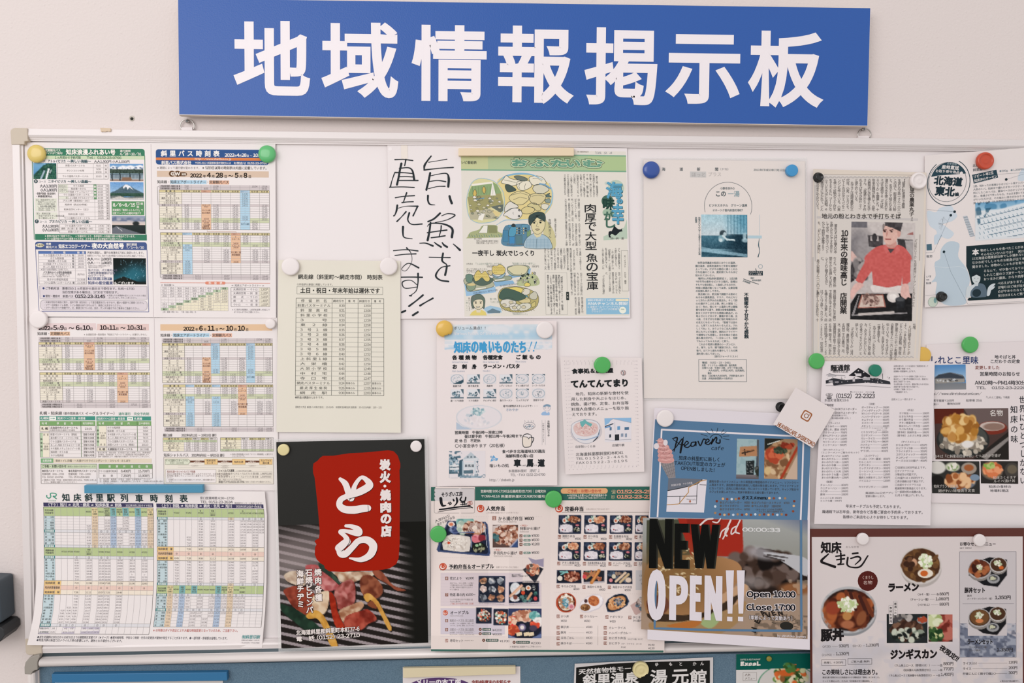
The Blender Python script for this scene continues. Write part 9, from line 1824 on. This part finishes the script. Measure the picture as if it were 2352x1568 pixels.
# ------------------------------------------------------------------ sheets on the felt board
F1=Page('workshop_flyer','white flyer with a purple oval heading, held by a cream bar on the felt board','flyer',[((925,1532),(1195,1530)),((926,1700),(1196,1700))],.0132,color='e4dcdc')
F1.part('heading');F1.ell(1010,1578,73,22,'5c4070',1,40);F1.text(955,1566,13,'メリーの木工房','ece4ea',w=104,b=.07);F1.text(1083,1567,9,'令和4年度末のお知らせ','8a2c28',w=90,b=.05)
F2=Page('hot_spring_sign','black sheet with white brush lettering on the felt board under a large cream magnet','sheet',[((1320,1524),(1638,1509)),((1312,1700),(1637,1700))],.0132,color='d0cccc',curl=lambda t,s:.0015+.002*np.sin(6*t)**2)
z=pk(F2,1300,1400,3.92);F2.part('black_panel');F2.poly(z(92,520,400,485,640,472,1296,455,1296,1100,80,1100),'1b1b19',1);F2.part('brush_lettering')
zt(F2,z,112,560,13,'天然植物性モール','e0dcda',(660,520),b=.035);zt(F2,z,150,634,27,'斜里温泉','e0dcda',(655,610),b=.035)
for t,x,yy in(('ゆ',800,492),('も',925,490),('と',1015,488),('か',1140,486),('ん',1208,484)):zt(F2,z,x,yy,9,t,'e0dcda',b=.03)
for t,x in(('湯',760),('元',955),('館',1115)):a,b_=z(x,540)[0],z(x+150,665)[0];fit_glyph(F2,t,a[0],a[1],b_[0],b_[1]+1,'e0dcda',.9,4,3)
F3=Page('restaurant_menu_card','green-headed restaurant menu card with a salad plate picture pinned low on the felt board','menu',[((1691,1502),(1862,1500)),((1690,1700),(1862,1700))],.0134,color='d6d2d0',gloss=True)
F3.part('green_header');F3.rect(1691,1502,1862,1538,'0c5a50',1);F3.text(1700,1514.5,4.8,'COFFEE & RESTAURANT','dcdcd4',w=47,b=.03)
for ch,x,h in(('E',1701,9.5),('x',1710.5,7),('c',1719.5,7),('e',1729,7),('L',1738.5,9.5)):fit_glyph(F3,chr(ord(ch)+0xFEE0),x,1528.5-h,x+8.4,1528.5,'e6e2dc',1.1,4,3);F3.hl(x-.3,x+4,1528.3,'e6e2dc',1.4,5)
F3.part('printed_text');F3.frame(1707,1544,1738,1563,'a09894',.8);F3.text(1711,1549.5,6.4,'人気','4a3c34',b=.02);F3.text(1711,1557.5,6.4,'メニュー','4a3c34',w=24,b=.02)
F3.part('photo','salad plate picture');q=F3.canvas(1738,1522,1861,1590,'d6d2d0',1.6);q.grad('0c5a50','0c5a50',0,.22);q.ell(.58,.75,.56,.68,'3c8a64',.03);q.ell(.58,.75,.54,.66,'cfcac6',.03);q.blobs(.62,.5,.3,.4,['3f6a38','6f9450','284824','c8cca0','d86c38','8a5a34','dcd4b4'],150,.1,3);q.ell(.55,.35,.16,.12,'c8602c',.5);q.blobs(.62,.16,.1,.12,['2f5428','4c7438','3c8058'],30,.08,5);q.mix((q.y<.2)*(((q.x-.62)/.13)**2+((q.y-.15)/.2)**2>1),'0c5a50');F3.pic(1738,1522,1861,1590,q)

# ------------------------------------------------------------------ magnets and magnetic bars
def depth_at(px,py):
    d=.0103
    for p in PAGES:
        if p is sp:continue
        u,v=inv_page(p,px,py)
        if p.U0<=u<=p.U1 and p.V0<=v<=p.V1:
            t=np.array([(u-p.U0)/(p.U1-p.U0)]);s_=np.array([(v-p.V0)/(p.V1-p.V0)]);d=max(d,p.dep+(float(p.curl(t,s_)[0])if p.curl else 0)+.0005)
    return d
MAGM={}
def magnet(px,py,r,colr,style,label,group=None,chip=None):
    if colr not in MAGM:MAGM[colr]=mat_solid(colr+'_magnet_plastic',{'white':'e8e0df','yellow':'dcb24e','pale_yellow':'d9c06a','green':'4fae5a','glossy_green':'5cb872','teal':'127a60','blue':'2c4f9c','light_blue':'3e92c8','red':'c44a30','black':'1d1e1f','cream':'ddd09c','brass':'8a8434'}[colr],.28 if colr!='white' else .4,0,.45,coat=.3 if colr in('yellow','pale_yellow','glossy_green','blue')else 0)
    m=MAGM[colr];d=depth_at(px,py)
    hgt={'dome':.0085,'disc':.0075,'knob':.0090,'ring':.0085,'pin':.004,'cyl':.0080}[style]
    c=P3(px,py,d+hgt*.7);R=float(np.linalg.norm(P3(px+r,py,d+hgt*.7)-c));c[1]=0
    if style=='dome':pr=[(R*.90,d),(R*.97,d+.0012),(R,d+.0026),(R*.985,d+.0042),(R*.93,d+.0056),(R*.82,d+.0068),(R*.62,d+.0078),(R*.35,d+.0083),(R*.03,d+.0085)]
    elif style=='disc':pr=[(R*.90,d),(R*.96,d+.001),(R,d+.003),(R,d+.0052),(R*.97,d+.0064),(R*.90,d+.0071),(R*.80,d+.0072),(R*.5,d+.0075),(R*.03,d+.0076)]
    elif style=='ring':pr=[(R*.92,d),(R,d+.0015),(R,d+.0055),(R*.96,d+.0075),(R*.88,d+.0083),(R*.78,d+.0085),(R*.72,d+.0078),(R*.68,d+.0072),(R*.4,d+.0073),(R*.34,d+.0078),(R*.2,d+.0078),(R*.03,d+.0074)]
    elif style=='knob':pr=[(R,d),(R,d+.0016),(R*.93,d+.0024),(R*.84,d+.003),(R*.8,d+.0072),(R*.72,d+.0086),(R*.55,d+.009),(R*.48,d+.0080),(R*.03,d+.0078)]
    elif style=='cyl':pr=[(R*.96,d),(R,d+.0006),(R,d+.0068),(R*.96,d+.0078),(R*.88,d+.0080),(R*.03,d+.0079)]
    else:pr=[(R*.8,d),(R,d+.001),(R*.9,d+.003),(R*.5,d+.0038),(R*.03,d+.004)]
    o=lathe('button_magnet',c,pr,m,None,48)
    if chip is not None:
        for v in o.data.vertices:
            dx,dz=v.co.x-c[0],v.co.z-c[2];a_=math.atan2(dz,dx);q_=abs((a_-math.radians(chip)+math.pi)%(2*math.pi)-math.pi);rr=math.hypot(dx,dz)
            lim=R*(.80+.05*math.sin(a_*23))if q_<.42 else R*2
            if rr>lim:v.co.x=c[0]+dx*lim/rr;v.co.z=c[2]+dz*lim/rr
    tag(o,label,'magnet',group)
    return o
def mag_done():
    ML=[(82,352.5,21.3,'pale_yellow','dome','glossy yellow button magnet at the left end of the upper bus timetable'),(612.5,353,20.3,'glossy_green','dome','glossy light green button magnet at the right end of the upper bus timetable'),
     (88,733.5,20.6,'white','disc','white button magnet at the left end of the second bus timetable'),(621,743.5,11.6,'white','disc','small white button magnet at the right end of the second bus timetable'),
     (667,612,20.4,'white','disc','white button magnet on the left corner of the pale green timetable'),(892.5,611.5,20.3,'white','disc','white button magnet on the right corner of the pale green timetable'),
     (651,1032.7,13.5,'cream','disc','small cream button magnet on the left corner of the black grill poster'),(955.5,1024.7,13,'white','disc','small white button magnet on the right corner of the black grill poster'),
     (1020.5,755,19.6,'yellow','dome','chipped mustard yellow button magnet on the flyer with the blue title',-72),(1251.5,757.5,19.8,'white','disc','white button magnet on the right corner of the flyer with the blue title'),
     (1383.5,838,19,'green','disc','green button magnet at the top of the small pink rice bowl flyer'),(1271.5,1146,19.6,'green','disc','green button magnet on the green head band of the lunch box leaflet'),(1006.5,1226.5,19,'green','disc','green button magnet on the left edge of the lunch box leaflet'),
     (1496.5,389.5,19.6,'blue','dome','dark blue domed magnet on the laminated newspaper column'),(1819,391.5,13.5,'light_blue','cyl','small light blue round magnet on the laminated newspaper column'),(1528,960.5,19.6,'white','disc','white button magnet on the left corner of the blue cafe poster'),
     (1795.5,935,11.3,'black','knob','small black knob magnet beside the tilted white card'),(1882,406.5,11.5,'black','knob','small black knob magnet on the left corner of the noodle article'),(2110.5,415,18.6,'white','ring','white ribbed button magnet on the right corner of the noodle article'),
     (1876,829,18,'green','disc','green button magnet at the lower left of the noodle article'),(2119.5,816,19,'yellow','disc','plain yellow button magnet at the lower right of the noodle article'),(2011,850.5,13.6,'teal','cyl','small dark teal magnet on the noodle house menu'),
     (2263.5,369,19.2,'red','ring','red ribbed button magnet on the regional food flyer'),(2229,791.5,18.4,'green','disc','green button magnet above the tempura bowl flyer'),(2166,681,11.5,'black','knob','small black knob magnet low on the regional food flyer'),
     (1982,1237.5,13.6,'white','disc','white magnet on the brown-edged menu above the brush title'),(2250.5,1240.5,13.8,'white','disc','white magnet on the brown-edged menu above the set meals'),(1472,1538,18.6,'cream','ring','large chipped cream magnet on the black hot spring sheet',-60),(1767,1513,6.3,'brass','pin','small brass pin on the green-headed menu card')]
    for m in ML:magnet(*m[:6],None,m[6]if len(m)>6 else None)
    for q,colr,d0,hh,lab in(([(1053,340),(1318.5,338.5),(1318.5,357.5),(1053,357.5)],'e6d2b4',.0135,.008,'cream magnetic bar across the top of the fish newspaper page'),([(192.8,1114.5),(465.5,1113.6),(466.5,1131.5),(193.2,1132.8)],'4a8fb0',.0150,.009,'blue magnetic bar holding the train timetable'),
      ([(925.5,1534.5),(1184.5,1530.5),(1184.5,1548),(926,1556.5)],'dccfae',.0138,.008,'cream magnetic bar on the felt board above the purple heading'),([(118.5,1548),(521,1543.5),(522,1563),(119,1568)],'2f6f9c',.0125,.010,'long blue magnetic bar on the felt board at the lower left')):
        o=box_px('magnetic_bar',q,d0,d0+hh,mat_solid('bar_plastic',colr,.42,0,.4,bump=.08,bscale=90),None,.0009,2);tag(o,lab,'magnetic bar')
        o.data.materials[0].node_tree.nodes['Principled BSDF'].inputs['Roughness'].default_value=.45
mag_done()
F4=Page('felt_board_sheet','sheet hung under the long blue bar at the lower left of the felt board','sheet',[((126,1566),(512,1563)),((128,1750),(514,1750))],.0128,color='d6d0cc')
for pg in PAGES:pg.done()
bpy.data.objects.remove(_to)
bpy.data.curves.remove(_tc)
